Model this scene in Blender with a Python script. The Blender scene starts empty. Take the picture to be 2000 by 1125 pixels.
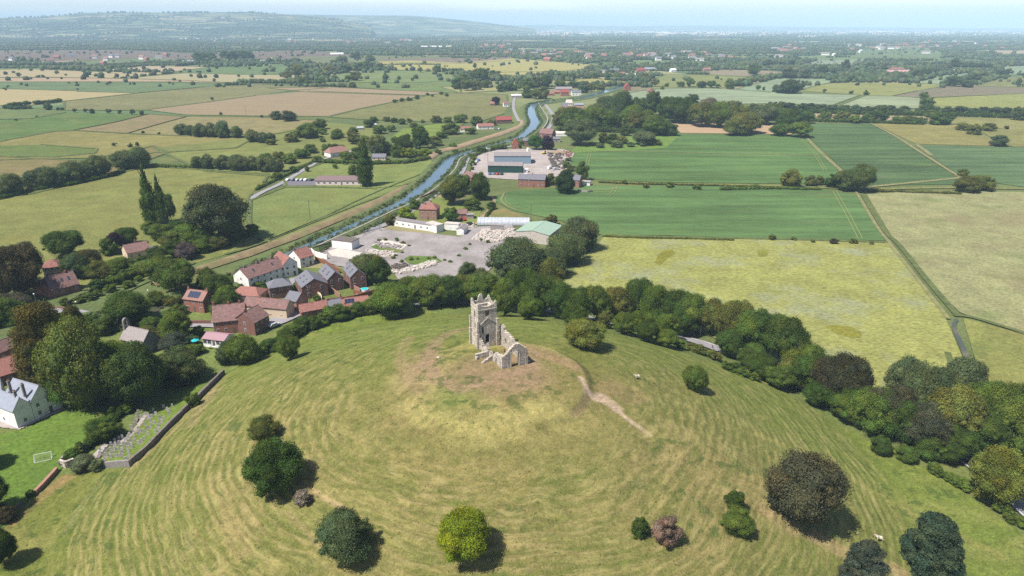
import bpy, math, random
import numpy as np
from mathutils import Vector, Matrix
R = math.radians
rnd = random.Random(7)
scene = bpy.context.scene
COL = scene.collection
# ---------------------------------------------------------------- camera
FPX, U0, V0, PITCH, CAMH = 1332.0, 1000.0, 562.5, R(20.97), 105.0
cam_d = bpy.data.cameras.new('camera'); cam = bpy.data.objects.new('camera', cam_d); COL.objects.link(cam)
cam.location = (0, 0, CAMH); cam.rotation_euler = (R(90)-PITCH, 0, 0)
cam_d.sensor_width = 36; cam_d.lens = 36*FPX/2000; cam_d.clip_start = 1; cam_d.clip_end = 90000
scene.camera = cam
# ---------------------------------------------------------------- light
SUN_EL, SUN_AZ = R(58), math.atan2(-.80, -.60)        # azimuth measured from +Y towards +X
w = bpy.data.worlds.new('World'); scene.world = w; w.use_nodes = True
nt = w.node_tree; bg = nt.nodes['Background']
sky = nt.nodes.new('ShaderNodeTexSky'); sky.sky_type = 'NISHITA'; sky.sun_disc = False
sky.sun_elevation = SUN_EL; sky.sun_rotation = SUN_AZ; sky.altitude = 100; sky.air_density = 1.0; sky.dust_density = 2.2; sky.ozone_density = 1.0
tcw = nt.nodes.new('ShaderNodeTexCoord'); sx = nt.nodes.new('ShaderNodeSeparateXYZ'); nt.links.new(tcw.outputs['Generated'], sx.inputs[0])
mr = nt.nodes.new('ShaderNodeMapRange'); mr.interpolation_type = 'SMOOTHSTEP'; [setattr(mr.inputs[i], 'default_value', q) for i, q in zip((1, 2, 3, 4), (0, .16, 4.2, 1))]; nt.links.new(sx.outputs[2], mr.inputs[0])
mpw = nt.nodes.new('ShaderNodeMapping'); mpw.inputs['Scale'].default_value = (1.5, 1.5, 26); nt.links.new(tcw.outputs['Generated'], mpw.inputs[0]); nw_ = nt.nodes.new('ShaderNodeTexNoise'); nw_.inputs['Scale'].default_value = 2.2; nw_.inputs['Detail'].default_value = 6; nt.links.new(mpw.outputs[0], nw_.inputs['Vector'])
cw = nt.nodes.new('ShaderNodeMapRange'); [setattr(cw.inputs[i], 'default_value', q) for i, q in zip((1, 2, 3, 4), (.45, .75, 1, 1.22))]; nt.links.new(nw_.outputs['Fac'], cw.inputs[0])
mu = nt.nodes.new('ShaderNodeMath'); mu.operation = 'MULTIPLY'; nt.links.new(mr.outputs[0], mu.inputs[0]); nt.links.new(cw.outputs[0], mu.inputs[1])
vm = nt.nodes.new('ShaderNodeVectorMath'); vm.operation = 'SCALE'; nt.links.new(sky.outputs[0], vm.inputs[0]); nt.links.new(mu.outputs[0], vm.inputs['Scale']); v2 = nt.nodes.new('ShaderNodeVectorMath'); v2.operation = 'MULTIPLY'; v2.inputs[1].default_value = (.97, .98, 1.07); nt.links.new(vm.outputs[0], v2.inputs[0])
nt.links.new(v2.outputs[0], bg.inputs[0]); bg.inputs[1].default_value = .06
sd = bpy.data.lights.new('sun', 'SUN'); sd.energy = 4.8; sd.angle = R(.5); sd.color = (1, .95, .87)
sun = bpy.data.objects.new('sun', sd); COL.objects.link(sun)
sv = Vector((math.sin(SUN_AZ)*math.cos(SUN_EL), math.cos(SUN_AZ)*math.cos(SUN_EL), math.sin(SUN_EL)))
sun.rotation_euler = sv.to_track_quat('Z', 'Y').to_euler(); sun.location = (-200, -100, 400)
vs = scene.view_settings; vs.view_transform = 'Standard'; vs.look = 'None'; vs.exposure = .8; vs.gamma = 1
scene.cycles.volume_bounces = 2; scene.cycles.max_bounces = 6; scene.cycles.diffuse_bounces = 2
scene.cycles.transmission_bounces = 3; scene.cycles.transparent_max_bounces = 4
HAZE = 9e-5; scene.cycles.use_denoising = False
# ---------------------------------------------------------------- terrain height and pixel -> ground
def sm(t): t = np.clip(t, 0, 1); return t*t*(3-2*t)
def hill_r(x, y):
    x = np.asarray(x, float); y = np.asarray(y, float)
    a = np.where(x > -3, 98., 104.); b = np.where(y > 152, 97., 104.)
    return np.sqrt(((x+3)/a)**2+((y-152)/b)**2)
def hz(x, y):
    r = hill_r(x, y)
    z = 22.6*np.clip(1-r*r, 0, 1)**1.28
    return z + 1.5*sm((.245-r)/.03)
def ray(u, v):
    a = (u-U0)/FPX; b = (v-V0)/FPX; c, s = math.cos(PITCH), math.sin(PITCH)
    return np.array([a, c-b*s, -s-b*c])
def G(u, v):
    d = ray(u, v)
    if d[2] > -.004: d[2] = -.004
    tf = -CAMH/d[2]
    t0 = -(CAMH-25)/d[2]
    ts = np.linspace(t0, tf, 260)
    P = d[None, :]*ts[:, None]; z = CAMH+P[:, 2]; below = z <= hz(P[:, 0], P[:, 1])+1e-6
    i = int(np.argmax(below)) if below.any() else len(ts)-1
    lo, hi = ts[max(i-1, 0)], ts[i]
    for _ in range(18):
        m = (lo+hi)/2; p = d*m
        if CAMH+p[2] <= hz(p[0], p[1]): hi = m
        else: lo = m
    p = d*hi
    return np.array([p[0], p[1], float(hz(p[0], p[1]))])
def depth(p): return p[1]*math.cos(PITCH)+(CAMH-p[2])*math.sin(PITCH)
def ppm(p): return FPX/depth(p)            # photo pixels per metre at a ground point
def pitch_at(p): return math.atan2(CAMH-p[2], math.hypot(p[0], p[1]))
def S(r, g, b, k=.50):                      # display colour of a sunlit surface -> albedo
    f = lambda c: (c/255/12.92 if c/255 <= .04045 else ((c/255+.055)/1.055)**2.4)
    return (f(r)*k, f(g)*k, f(b)*k)
# ---------------------------------------------------------------- numpy value noise
_NT = np.random.default_rng(3).random((256, 256))
def vn(x, y):
    x = np.asarray(x, float); y = np.asarray(y, float)
    xi = np.floor(x).astype(int); yi = np.floor(y).astype(int); fx = x-xi; fy = y-yi
    fx = fx*fx*(3-2*fx); fy = fy*fy*(3-2*fy)
    g = lambda a, b: _NT[a & 255, b & 255]
    return (g(xi, yi)*(1-fx)+g(xi+1, yi)*fx)*(1-fy)+(g(xi, yi+1)*(1-fx)+g(xi+1, yi+1)*fx)*fy
def fbm(x, y, o=4):
    s = 0; a = .5
    for i in range(o): s = s+a*vn(x*2**i+17*i, y*2**i+31*i); a /= 2
    return s/(1-.5**o)
# ---------------------------------------------------------------- object helpers
def tag(o, label=None, cat=None, group=None, kind=None):
    if label: o['label'] = label
    if cat: o['category'] = cat
    if group: o['group'] = group
    if kind: o['kind'] = kind
    return o
def link(name, me, mats=(), parent=None, color=None):
    o = bpy.data.objects.new(name, me); COL.objects.link(o)
    if me is not None:
        for m in mats:
            if m.name not in [x.name for x in me.materials if x]: me.materials.append(m)
    if parent: o.parent = parent
    if color is not None: o.color = (*color, 1)
    return o
def empty(name, loc, rz=0, label=None, cat=None, group=None):
    o = bpy.data.objects.new(name, None); COL.objects.link(o); o.location = loc; o.rotation_euler = (0, 0, rz)
    o.empty_display_size = 1
    return tag(o, label, cat, group)
def np_mesh(name, V, F, col=None, mi=None, smooth=False):
    """V (n,3); F (m,k) index array or list of such"""
    me = bpy.data.meshes.new(name); Fs = F if isinstance(F, list) else [F]; Fs = [f for f in Fs if len(f)]
    me.vertices.add(len(V)); me.vertices.foreach_set('co', np.asarray(V, np.float32).ravel())
    loops = np.concatenate([f.ravel() for f in Fs]).astype(np.int32)
    tot = np.concatenate([np.full(len(f), f.shape[1]) for f in Fs]).astype(np.int32)
    st = np.concatenate([[0], np.cumsum(tot)[:-1]]).astype(np.int32)
    me.loops.add(len(loops)); me.loops.foreach_set('vertex_index', loops)
    me.polygons.add(len(tot)); me.polygons.foreach_set('loop_start', st); me.polygons.foreach_set('loop_total', tot)
    if mi is not None: me.polygons.foreach_set('material_index', np.asarray(mi, np.int32))
    if smooth: me.polygons.foreach_set('use_smooth', np.ones(len(tot), bool))
    me.update(calc_edges=True); me.validate()
    if col is not None:
        a = me.color_attributes.new('col', 'FLOAT_COLOR', 'POINT')
        a.data.foreach_set('color', np.concatenate([col, np.ones((len(V), 1))], 1).astype(np.float32).ravel())
    return me
class MB:
    def __init__(s): s.v = []; s.f = []; s.m = []
    def poly(s, pts, m=0):
        n = len(s.v); s.v += [tuple(p) for p in pts]; s.f.append(tuple(range(n, n+len(pts)))); s.m.append(m)
    def box(s, x0, x1, y0, y1, z0, z1, m=0):
        n = len(s.v); s.v += [(x0,y0,z0),(x1,y0,z0),(x1,y1,z0),(x0,y1,z0),(x0,y0,z1),(x1,y0,z1),(x1,y1,z1),(x0,y1,z1)]
        for f in ((0,3,2,1),(4,5,6,7),(0,1,5,4),(1,2,6,5),(2,3,7,6),(3,0,4,7)): s.f.append(tuple(n+i for i in f)); s.m.append(m)
    def prism(s, pts, vec, m=0):          # polygon pts extruded by vec
        a = [Vector(p) for p in pts]; b = [p+Vector(vec) for p in a]; n = len(s.v); k = len(a)
        s.v += [tuple(p) for p in a+b]
        s.f.append(tuple(range(n+k-1, n-1, -1))); s.f.append(tuple(range(n+k, n+2*k))); s.m += [m, m]
        for i in range(k):
            j = (i+1) % k; s.f.append((n+i, n+j, n+k+j, n+k+i)); s.m.append(m)
    def tube(s, p, q, r0, r1=None, n=6, m=0):
        r1 = r0 if r1 is None else r1; p = Vector(p); q = Vector(q); d = (q-p).normalized()
        a = d.orthogonal().normalized(); b = d.cross(a); k = len(s.v)
        for c, r in ((p, r0), (q, r1)):
            for i in range(n):
                t = 2*math.pi*i/n; s.v.append(tuple(c+a*math.cos(t)*r+b*math.sin(t)*r))
        for i in range(n):
            j = (i+1) % n; s.f.append((k+i, k+j, k+n+j, k+n+i)); s.m.append(m)
        s.f.append(tuple(range(k+n-1, k-1, -1))); s.f.append(tuple(range(k+n, k+2*n))); s.m += [m, m]
    def ell(s, c, r, m=0, nu=8, nv=6):
        k = len(s.v)
        for j in range(1, nv):
            t = math.pi*j/nv
            for i in range(nu):
                p = 2*math.pi*i/nu; s.v.append((c[0]+r[0]*math.sin(t)*math.cos(p), c[1]+r[1]*math.sin(t)*math.sin(p), c[2]+r[2]*math.cos(t)))
        s.v += [(c[0], c[1], c[2]+r[2]), (c[0], c[1], c[2]-r[2])]; T = k+(nv-1)*nu
        for j in range(nv-2):
            for i in range(nu):
                a = k+j*nu+i; b = k+j*nu+(i+1) % nu; s.f.append((a, a+nu, b+nu, b)); s.m.append(m)
        for i in range(nu):
            s.f.append((T, k+i, k+(i+1) % nu)); s.f.append((T+1, k+(nv-2)*nu+(i+1) % nu, k+(nv-2)*nu+i)); s.m += [m, m]
    def build(s, name, mats, parent=None, color=None, smooth=False):
        me = bpy.data.meshes.new(name); me.from_pydata(s.v, [], s.f); me.polygons.foreach_set('material_index', s.m)
        if smooth: me.polygons.foreach_set('use_smooth', [True]*len(s.f))
        me.update(); mats = mats if isinstance(mats, (list, tuple)) else [mats]
        o = bpy.data.objects.new(name, me); COL.objects.link(o)
        for m in mats: me.materials.append(m)
        if parent: o.parent = parent
        if color is not None: o.color = (*color, 1)
        return o
# ---------------------------------------------------------------- materials
class NT:
    def __init__(s, name):
        s.m = bpy.data.materials.new(name); s.m.use_nodes = True; s.t = s.m.node_tree; s.n = s.t.nodes
        s.p = s.n['Principled BSDF']; s.co = s.n.new('ShaderNodeTexCoord').outputs['Object']
    def L(s, a, b): s.t.links.new(a, b)
    def noise(s, scale, detail=3, stretch=None, rough=.6, co=None):
        x = s.n.new('ShaderNodeTexNoise'); x.inputs['Scale'].default_value = scale; x.inputs['Detail'].default_value = detail; x.inputs['Roughness'].default_value = rough
        c = co or s.co
        if stretch:
            mp = s.n.new('ShaderNodeMapping'); mp.inputs['Scale'].default_value = stretch[:3]
            if len(stretch) > 3: mp.inputs['Rotation'].default_value = (0, 0, stretch[3])
            s.L(c, mp.inputs[0]); c = mp.outputs[0]
        s.L(c, x.inputs['Vector']); return x.outputs['Fac']
    def math(s, op, a, b=None, c=None, clamp=False):
        x = s.n.new('ShaderNodeMath'); x.operation = op; x.use_clamp = clamp
        for i, q in enumerate((a, b, c)):
            if q is None: continue
            if isinstance(q, (int, float)): x.inputs[i].default_value = q
            else: s.L(q, x.inputs[i])
        return x.outputs[0]
    def rng(s, f, a, b, c, d):
        x = s.n.new('ShaderNodeMapRange')
        for i, q in zip(range(1, 5), (a, b, c, d)): x.inputs[i].default_value = q
        s.L(f, x.inputs[0]); return x.outputs[0]
    def mix(s, fac, a, b, blend='MIX'):
        x = s.n.new('ShaderNodeMix'); x.data_type = 'RGBA'; x.blend_type = blend; x.clamp_factor = False
        for i, q in ((0, fac), (6, a), (7, b)):
            if isinstance(q, (int, float)): x.inputs[i].default_value = q
            elif isinstance(q, tuple): x.inputs[i].default_value = (*q[:3], 1)
            else: s.L(q, x.inputs[i])
        return x.outputs[2]
    def scale(s, col, f):                  # colour * scalar socket
        x = s.n.new('ShaderNodeVectorMath'); x.operation = 'SCALE'
        if isinstance(col, tuple): x.inputs[0].default_value = col[:3]
        else: s.L(col, x.inputs[0])
        if isinstance(f, (int, float)): x.inputs['Scale'].default_value = f
        else: s.L(f, x.inputs['Scale'])
        return x.outputs[0]
    def bump(s, f, strength=.5, dist=.1):
        x = s.n.new('ShaderNodeBump'); x.inputs['Strength'].default_value = strength; x.inputs['Distance'].default_value = dist
        s.L(f, x.inputs['Height']); s.L(x.outputs[0], s.p.inputs['Normal'])
    def done(s, col, rough=.9, spec=.2):
        if isinstance(col, tuple): s.p.inputs['Base Color'].default_value = (*col[:3], 1)
        else: s.L(col, s.p.inputs['Base Color'])
        s.p.inputs['Roughness'].default_value = rough; s.p.inputs['Specular IOR Level'].default_value = spec
        return s.m
    def objcol(s): return s.n.new('ShaderNodeObjectInfo').outputs['Color']
    def attr(s):
        a = s.n.new('ShaderNodeAttribute'); a.attribute_name = 'col'; return a.outputs['Color']
_mc = {}
def surf(name, col, var=.18, scale=1.5, rough=.85, bumpd=.03, spec=.25, fine=12, stretch=None, tint=None):
    if name in _mc: return _mc[name]
    t = NT(name); a = t.noise(scale, 4, stretch); b = t.noise(fine, 2, stretch)
    f = t.math('ADD', t.rng(a, .3, .7, 1-var, 1+var), t.rng(b, .3, .7, -var*.7, var*.7))
    c = t.scale(col, f)
    if tint: c = t.mix(t.rng(t.noise(scale*.6, 3), .5, .7, 0, .7), c, tint)
    if bumpd: t.bump(b, .6, bumpd)
    _mc[name] = t.done(c, rough, spec); return _mc[name]
def field_mat(name, kind):
    t = NT(name); oc = t.objcol()
    big = t.noise(.012, 3); mid = t.noise(.07, 4); fine = t.noise(.9, 3, rough=.75)
    if kind == 'crop':
        f = t.math('ADD', t.rng(t.noise(.05, 3, (.16, 1.6, 1, .02)), .35, .65, .76, 1.22), t.rng(t.noise(.5, 3, (.25, 1.6, 1, .03)), .3, .7, -.16, .16))
        f = t.math('MULTIPLY', f, t.rng(fine, .3, .7, .9, 1.1)); f = t.math('MULTIPLY', f, t.rng(big, .35, .65, .88, 1.12))
        c = t.scale(oc, f); y = t.rng(t.noise(.02, 3, (.5, 2.2, 1)), .58, .72, 0, .55)
        c = t.mix(y, c, S(132, 150, 78)); c = t.mix(t.rng(t.noise(.035, 3, (.35, 2, 1)), .62, .75, 0, .35), c, S(140, 125, 95))
    elif kind == 'meadow':
        tuft = t.noise(.55, 6, (1, 2.0, 1, .2), .8); f = t.rng(tuft, .34, .66, .5, 1.45); f = t.math('MULTIPLY', f, t.rng(mid, .3, .7, .8, 1.16))
        c = t.scale(oc, f); c = t.mix(t.rng(t.noise(.03, 4), .5, .66, 0, .55), c, t.scale((.86, .95, .74), t.rng(tuft, .3, .7, .12, .30)))
        c = t.mix(t.rng(t.noise(.022, 5), .64, .72, 0, .6), c, S(140, 135, 50))
    elif kind == 'rough':
        f = t.math('MULTIPLY', t.rng(fine, .3, .7, .6, 1.4), t.rng(mid, .3, .7, .82, 1.18)); c = t.scale(oc, f)
        c = t.mix(t.rng(t.noise(.025, 5), .5, .68, 0, .5), c, S(150, 130, 100)); c = t.mix(t.rng(t.noise(.04, 5), .55, .7, 0, .5), c, S(110, 130, 65))
        c = t.mix(t.rng(t.noise(.05, 6), .66, .74, 0, .5), c, S(118, 100, 80))
    elif kind == 'hay':
        st = t.noise(.12, 3, (.15, 1.3, 1, .12)); f = t.math('MULTIPLY', t.rng(st, .35, .65, .9, 1.1), t.rng(fine, .3, .7, .9, 1.1)); c = t.scale(oc, f)
    else:
        f = t.math('MULTIPLY', t.rng(fine, .3, .7, .62, 1.38), t.rng(mid, .3, .7, .85, 1.15)); f = t.math('MULTIPLY', f, t.rng(big, .35, .65, .9, 1.1))
        c = t.scale(oc, f); c = t.mix(t.rng(t.noise(.03, 5), .52, .7, 0, .45), c, S(150, 140, 80)); c = t.mix(t.rng(t.noise(.045, 5), .56, .7, 0, .4), c, S(95, 118, 60))
    t.bump(fine, .5, .25); return t.done(c, .95, .1)
FM = {k: field_mat('field_'+k, k) for k in ('crop', 'meadow', 'rough', 'hay', 'pasture')}
def foliage_mat(name, tr=.28):
    t = NT(name); c = t.mix(1, t.attr(), t.objcol(), 'MULTIPLY')
    t.done(c, .7, .08); x = t.n.new('ShaderNodeBsdfTranslucent'); t.L(t.mix(1, c, (1.15, 1.3, .55), 'MULTIPLY'), x.inputs[0])
    m = t.n.new('ShaderNodeMixShader'); m.inputs[0].default_value = tr; t.L(t.p.outputs[0], m.inputs[1]); t.L(x.outputs[0], m.inputs[2])
    t.L(m.outputs[0], t.n['Material Output'].inputs['Surface']); return t.m
LEAF = foliage_mat('leaves'); TWIG = foliage_mat('dead_leaves', .1)
BARK = surf('bark', (.10, .08, .06), .3, 3)
M = dict(
 dstone=surf('stone_dark', S(150, 138, 134), .3, 1.4, bumpd=.1),
 brick=surf('brick_red', S(188, 128, 110), .2, 1.2, tint=S(170, 118, 100)), brickd=surf('brick_brown', S(158, 116, 106), .2, 1.2), brickp=surf('brick_pink', S(195, 150, 130), .12, 1),
 white=surf('render_white', S(240, 238, 234, .8), .06, .8, tint=S(215, 212, 205, .7)), cream=surf('render_cream', S(228, 208, 180, .68), .08, .8),
 tile=surf('tile_red', S(174, 122, 112), .34, 1.1, stretch=(1, 1, 2)), tileb=surf('tile_brown', S(152, 120, 116), .34, 1.1, tint=S(176, 126, 112)), tilep=surf('tile_pink', S(178, 135, 125), .18, 1.4),
 pan=surf('tile_orange', S(182, 128, 116), .22, 2), slate=surf('slate', S(140, 140, 150), .14, 1.2), slateb=surf('slate_blue', S(175, 182, 198), .1, 1.0),
 asb=surf('cement_sheet', S(168, 160, 160), .14, .8), green=surf('sheet_pale_green', S(178, 205, 185), .06, .5), wgreen=surf('cladding_green', S(48, 92, 82), .1, .8),
 blue=surf('cladding_blue', S(160, 185, 205), .07, .6), stone=surf('stone_grey', S(172, 165, 160), .25, 1.6, bumpd=.08), glassw=surf('polythene_white', S(206, 212, 220, .56), .14, .7, .4),
 frame=surf('window_frame', S(235, 235, 235, .7), .03), dark=surf('dark_opening', (.02, .02, .022), .1), solar=surf('solar_cell', (.012, .02, .05), .1, rough=.2, spec=.6),
 wood=surf('fence_wood', S(165, 110, 85), .25, 2), wooddark=surf('wood_grey', S(130, 120, 112), .2, 2), conc=surf('concrete', S(190, 182, 178), .12, .5, fine=3),
 metal=surf('galvanised', S(170, 172, 175), .06, rough=.5), skin=surf('skin', (.45, .28, .2), .02), red=surf('cloth_red', (.35, .03, .04), .05), navy=surf('cloth_dark', (.03, .03, .05), .05),
 wool=surf('wool', S(225, 215, 190, .65), .1, 3), yellow=surf('paint_yellow', (.6, .42, .04), .05), tyre=surf('tyre', (.02, .02, .02), .05), teal=surf('cover_teal', (.02, .35, .38), .05),
 lead=surf('lead', S(150, 150, 158), .1), limew=surf('rubble_white', S(222, 212, 202, .58), .2, .9, bumpd=.15, fine=4))
def glass_mat():
    t = NT('window_glass'); t.done((.03, .04, .05), .12, .7); return t.m
GLASS = glass_mat()
# ================================================================ ground, hill, fields, water, roads
def base_ground_mat():
    t = NT('countryside')
    v = t.n.new('ShaderNodeTexVoronoi'); v.inputs['Scale'].default_value = 1/230
    mp = t.n.new('ShaderNodeMapping'); mp.inputs['Rotation'].default_value = (0, 0, .35); mp.inputs['Scale'].default_value = (.8, .62, 1); t.L(t.co, mp.inputs[0]); t.L(mp.outputs[0], v.inputs['Vector'])
    cr = t.n.new('ShaderNodeValToRGB'); cr.color_ramp.interpolation = 'CONSTANT'; sp = t.n.new('ShaderNodeSeparateColor'); t.L(v.outputs['Color'], sp.inputs[0]); t.L(sp.outputs[0], cr.inputs[0])
    cs = [(126, 142, 92), (146, 152, 102), (172, 164, 120), (112, 136, 92), (146, 136, 104), (122, 142, 86), (178, 164, 124), (100, 122, 78), (138, 154, 112), (128, 138, 82)]
    e = cr.color_ramp.elements; e[0].position = 0; e[0].color = (*S(*cs[0]), 1); e[1].position = .1; e[1].color = (*S(*cs[1]), 1)
    for i in range(2, 10): x = e.new(i/10); x.color = (*S(*cs[i]), 1)
    f = t.math('MULTIPLY', t.rng(t.noise(.9, 3), .3, .7, .82, 1.18), t.rng(t.noise(.04, 4), .3, .7, .85, 1.15))
    return t.done(t.scale(cr.outputs[0], f), .95, .1)
GM = base_ground_mat()
def hills_mat():
    t = NT('wooded_hillside'); v = t.n.new('ShaderNodeTexVoronoi'); v.inputs['Scale'].default_value = 1/300; mp = t.n.new('ShaderNodeMapping'); mp.inputs['Scale'].default_value = (.7, 1, 1); t.L(t.co, mp.inputs[0]); t.L(mp.outputs[0], v.inputs['Vector']); sp = t.n.new('ShaderNodeSeparateColor'); t.L(v.outputs['Color'], sp.inputs[0])
    c = t.mix(sp.outputs[0], S(92, 114, 70), S(176, 170, 128)); c = t.mix(t.rng(t.noise(.0028, 6, (1, 1.6, 1), rough=.7), .46, .54, 0, .9), c, S(58, 74, 44)); return t.done(c, .95, .05)
HM = hills_mat()
def grid(x0, x1, y0, y1, nx, ny, zf):
    X, Y = np.meshgrid(np.linspace(x0, x1, nx), np.linspace(y0, y1, ny)); V = np.stack([X.ravel(), Y.ravel(), zf(X.ravel(), Y.ravel())], 1)
    i = np.arange(nx*ny).reshape(ny, nx); F = np.stack([i[:-1, :-1].ravel(), i[:-1, 1:].ravel(), i[1:, 1:].ravel(), i[1:, :-1].ravel()], 1); return V, F
Vg, Fg = grid(-160, 160, -20, 300, 161, 161, lambda x, y: hz(x, y)*(hill_r(x, y) < 1)-.5*sm((.93-hill_r(x, y))/.1))
big = [(-30000, -2500, -160, 300), (160, -2500, 30000, 300), (-160, -2500, 160, -20), (-30000, 300, 30000, 29000)]
Vb = np.array([p for a, b, c, d in big for p in ((a, b, 0), (c, b, 0), (c, d, 0), (a, d, 0))], float)
Fb = np.arange(16).reshape(4, 4)+len(Vg)
tag(link('ground', np_mesh('ground', np.concatenate([Vg, Vb]), [Fg, Fb], mi=[1]*len(Fg)+[0]*4), [GM, FM['pasture']], color=S(122, 136, 74)), kind='structure')
# ---- fields: (material, colour, pixel polygon); later ones lie on top
def inpoly(x, y, P):
    r = np.zeros(np.shape(x), bool); n = len(P)
    for i in range(n):
        x1, y1 = P[i]; x2, y2 = P[(i+1) % n]
        if y1 == y2: continue
        r ^= ((y1 > y) != (y2 > y)) & (x < (x2-x1)*(y-y1)/(y2-y1)+x1)
    return r
_zl = [.05]
def draped(px, name, mat, color, z=.2, cell=.4):
    P = [tuple(G(u, v)[:2]) for u, v in px]; xs = [p[0] for p in P]; ys = [p[1] for p in P]
    V, F = grid(min(xs), max(xs), min(ys), max(ys), int((max(xs)-min(xs))/cell)+2, int((max(ys)-min(ys))/cell)+2, lambda x, y: hz(x, y)*(hill_r(x, y) < 1)+z)
    F = F[inpoly(V[F][:, :, 0].mean(1), V[F][:, :, 1].mean(1), P)]; used = np.unique(F); mp = np.zeros(len(V), int); mp[used] = np.arange(len(used))
    return tag(link(name, np_mesh(name, V[used], mp[F], smooth=True), [mat], color=color), kind='structure')
def flat(px, name, mat, color, dz=.006):
    _zl[0] += dz; P = [G(u, v) for u, v in px]
    mb = MB(); pts = [(p[0], p[1], _zl[0]) for p in P]
    a = sum(pts[i][0]*pts[(i+1) % len(pts)][1]-pts[(i+1) % len(pts)][0]*pts[i][1] for i in range(len(pts)))
    if a < 0: pts = pts[::-1]
    mb.poly(pts); return tag(mb.build(name, mat, color=color), kind='structure')
def strip(pts, wid, name, mat, color=None, z=.04, world=False, prof=None, n=None, wob=0):
    """ribbon draped on the ground; prof = [(offset fraction -1..1, height)]"""
    P = [np.array([*p[:2], 0.]) if world else G(*p[:2]) for p in pts]
    W = wid if isinstance(wid, (list, tuple)) else [wid]*len(P)
    Q = []; WW = []
    for i in range(len(P)-1):            # Catmull-Rom
        p0 = P[max(i-1, 0)]; p1 = P[i]; p2 = P[i+1]; p3 = P[min(i+2, len(P)-1)]
        k = n or max(3, int(min(24, np.linalg.norm(p2-p1)/8)))
        for j in range(k):
            t = j/k; Q.append(.5*(2*p1+(p2-p0)*t+(2*p0-5*p1+4*p2-p3)*t*t+(3*p1-p0-3*p2+p3)*t**3)); WW.append(W[i]*(1-t)+W[i+1]*t)
    Q.append(P[-1]); WW.append(W[-1]); Q = np.array(Q)[:, :2]
    T = np.gradient(Q, axis=0); T /= np.linalg.norm(T, axis=1)[:, None]+1e-9; N = np.stack([-T[:, 1], T[:, 0]], 1)
    prof = prof or [(-1, 0), (0, 0), (1, 0)]; V = []; m = len(prof)
    for i, q in enumerate(Q):
        for f, h in prof:
            o = f*WW[i]/2*(1+(wob*(vn(i*.7, f*3+5)-.5)*2 if wob else 0)); x, y = q+N[i]*o; V.append((x, y, max(0, float(hz(x, y)))*(1 if hill_r(x, y) < 1 else 0)+z+h*(1+(wob*(vn(i*.9, f*5)-.5)*2 if wob else 0))))
    V = np.array(V); i = np.arange(len(Q)*m).reshape(len(Q), m)
    F = np.stack([i[:-1, :-1].ravel(), i[1:, :-1].ravel(), i[1:, 1:].ravel(), i[:-1, 1:].ravel()], 1)
    if np.cross(V[F[0, 1]]-V[F[0, 0]], V[F[0, 2]]-V[F[0, 1]])[2] < 0: F = F[:, ::-1]
    return tag(link(name, np_mesh(name, V, F), [mat], color=color), kind='structure')
D = -500; E = 2500
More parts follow.
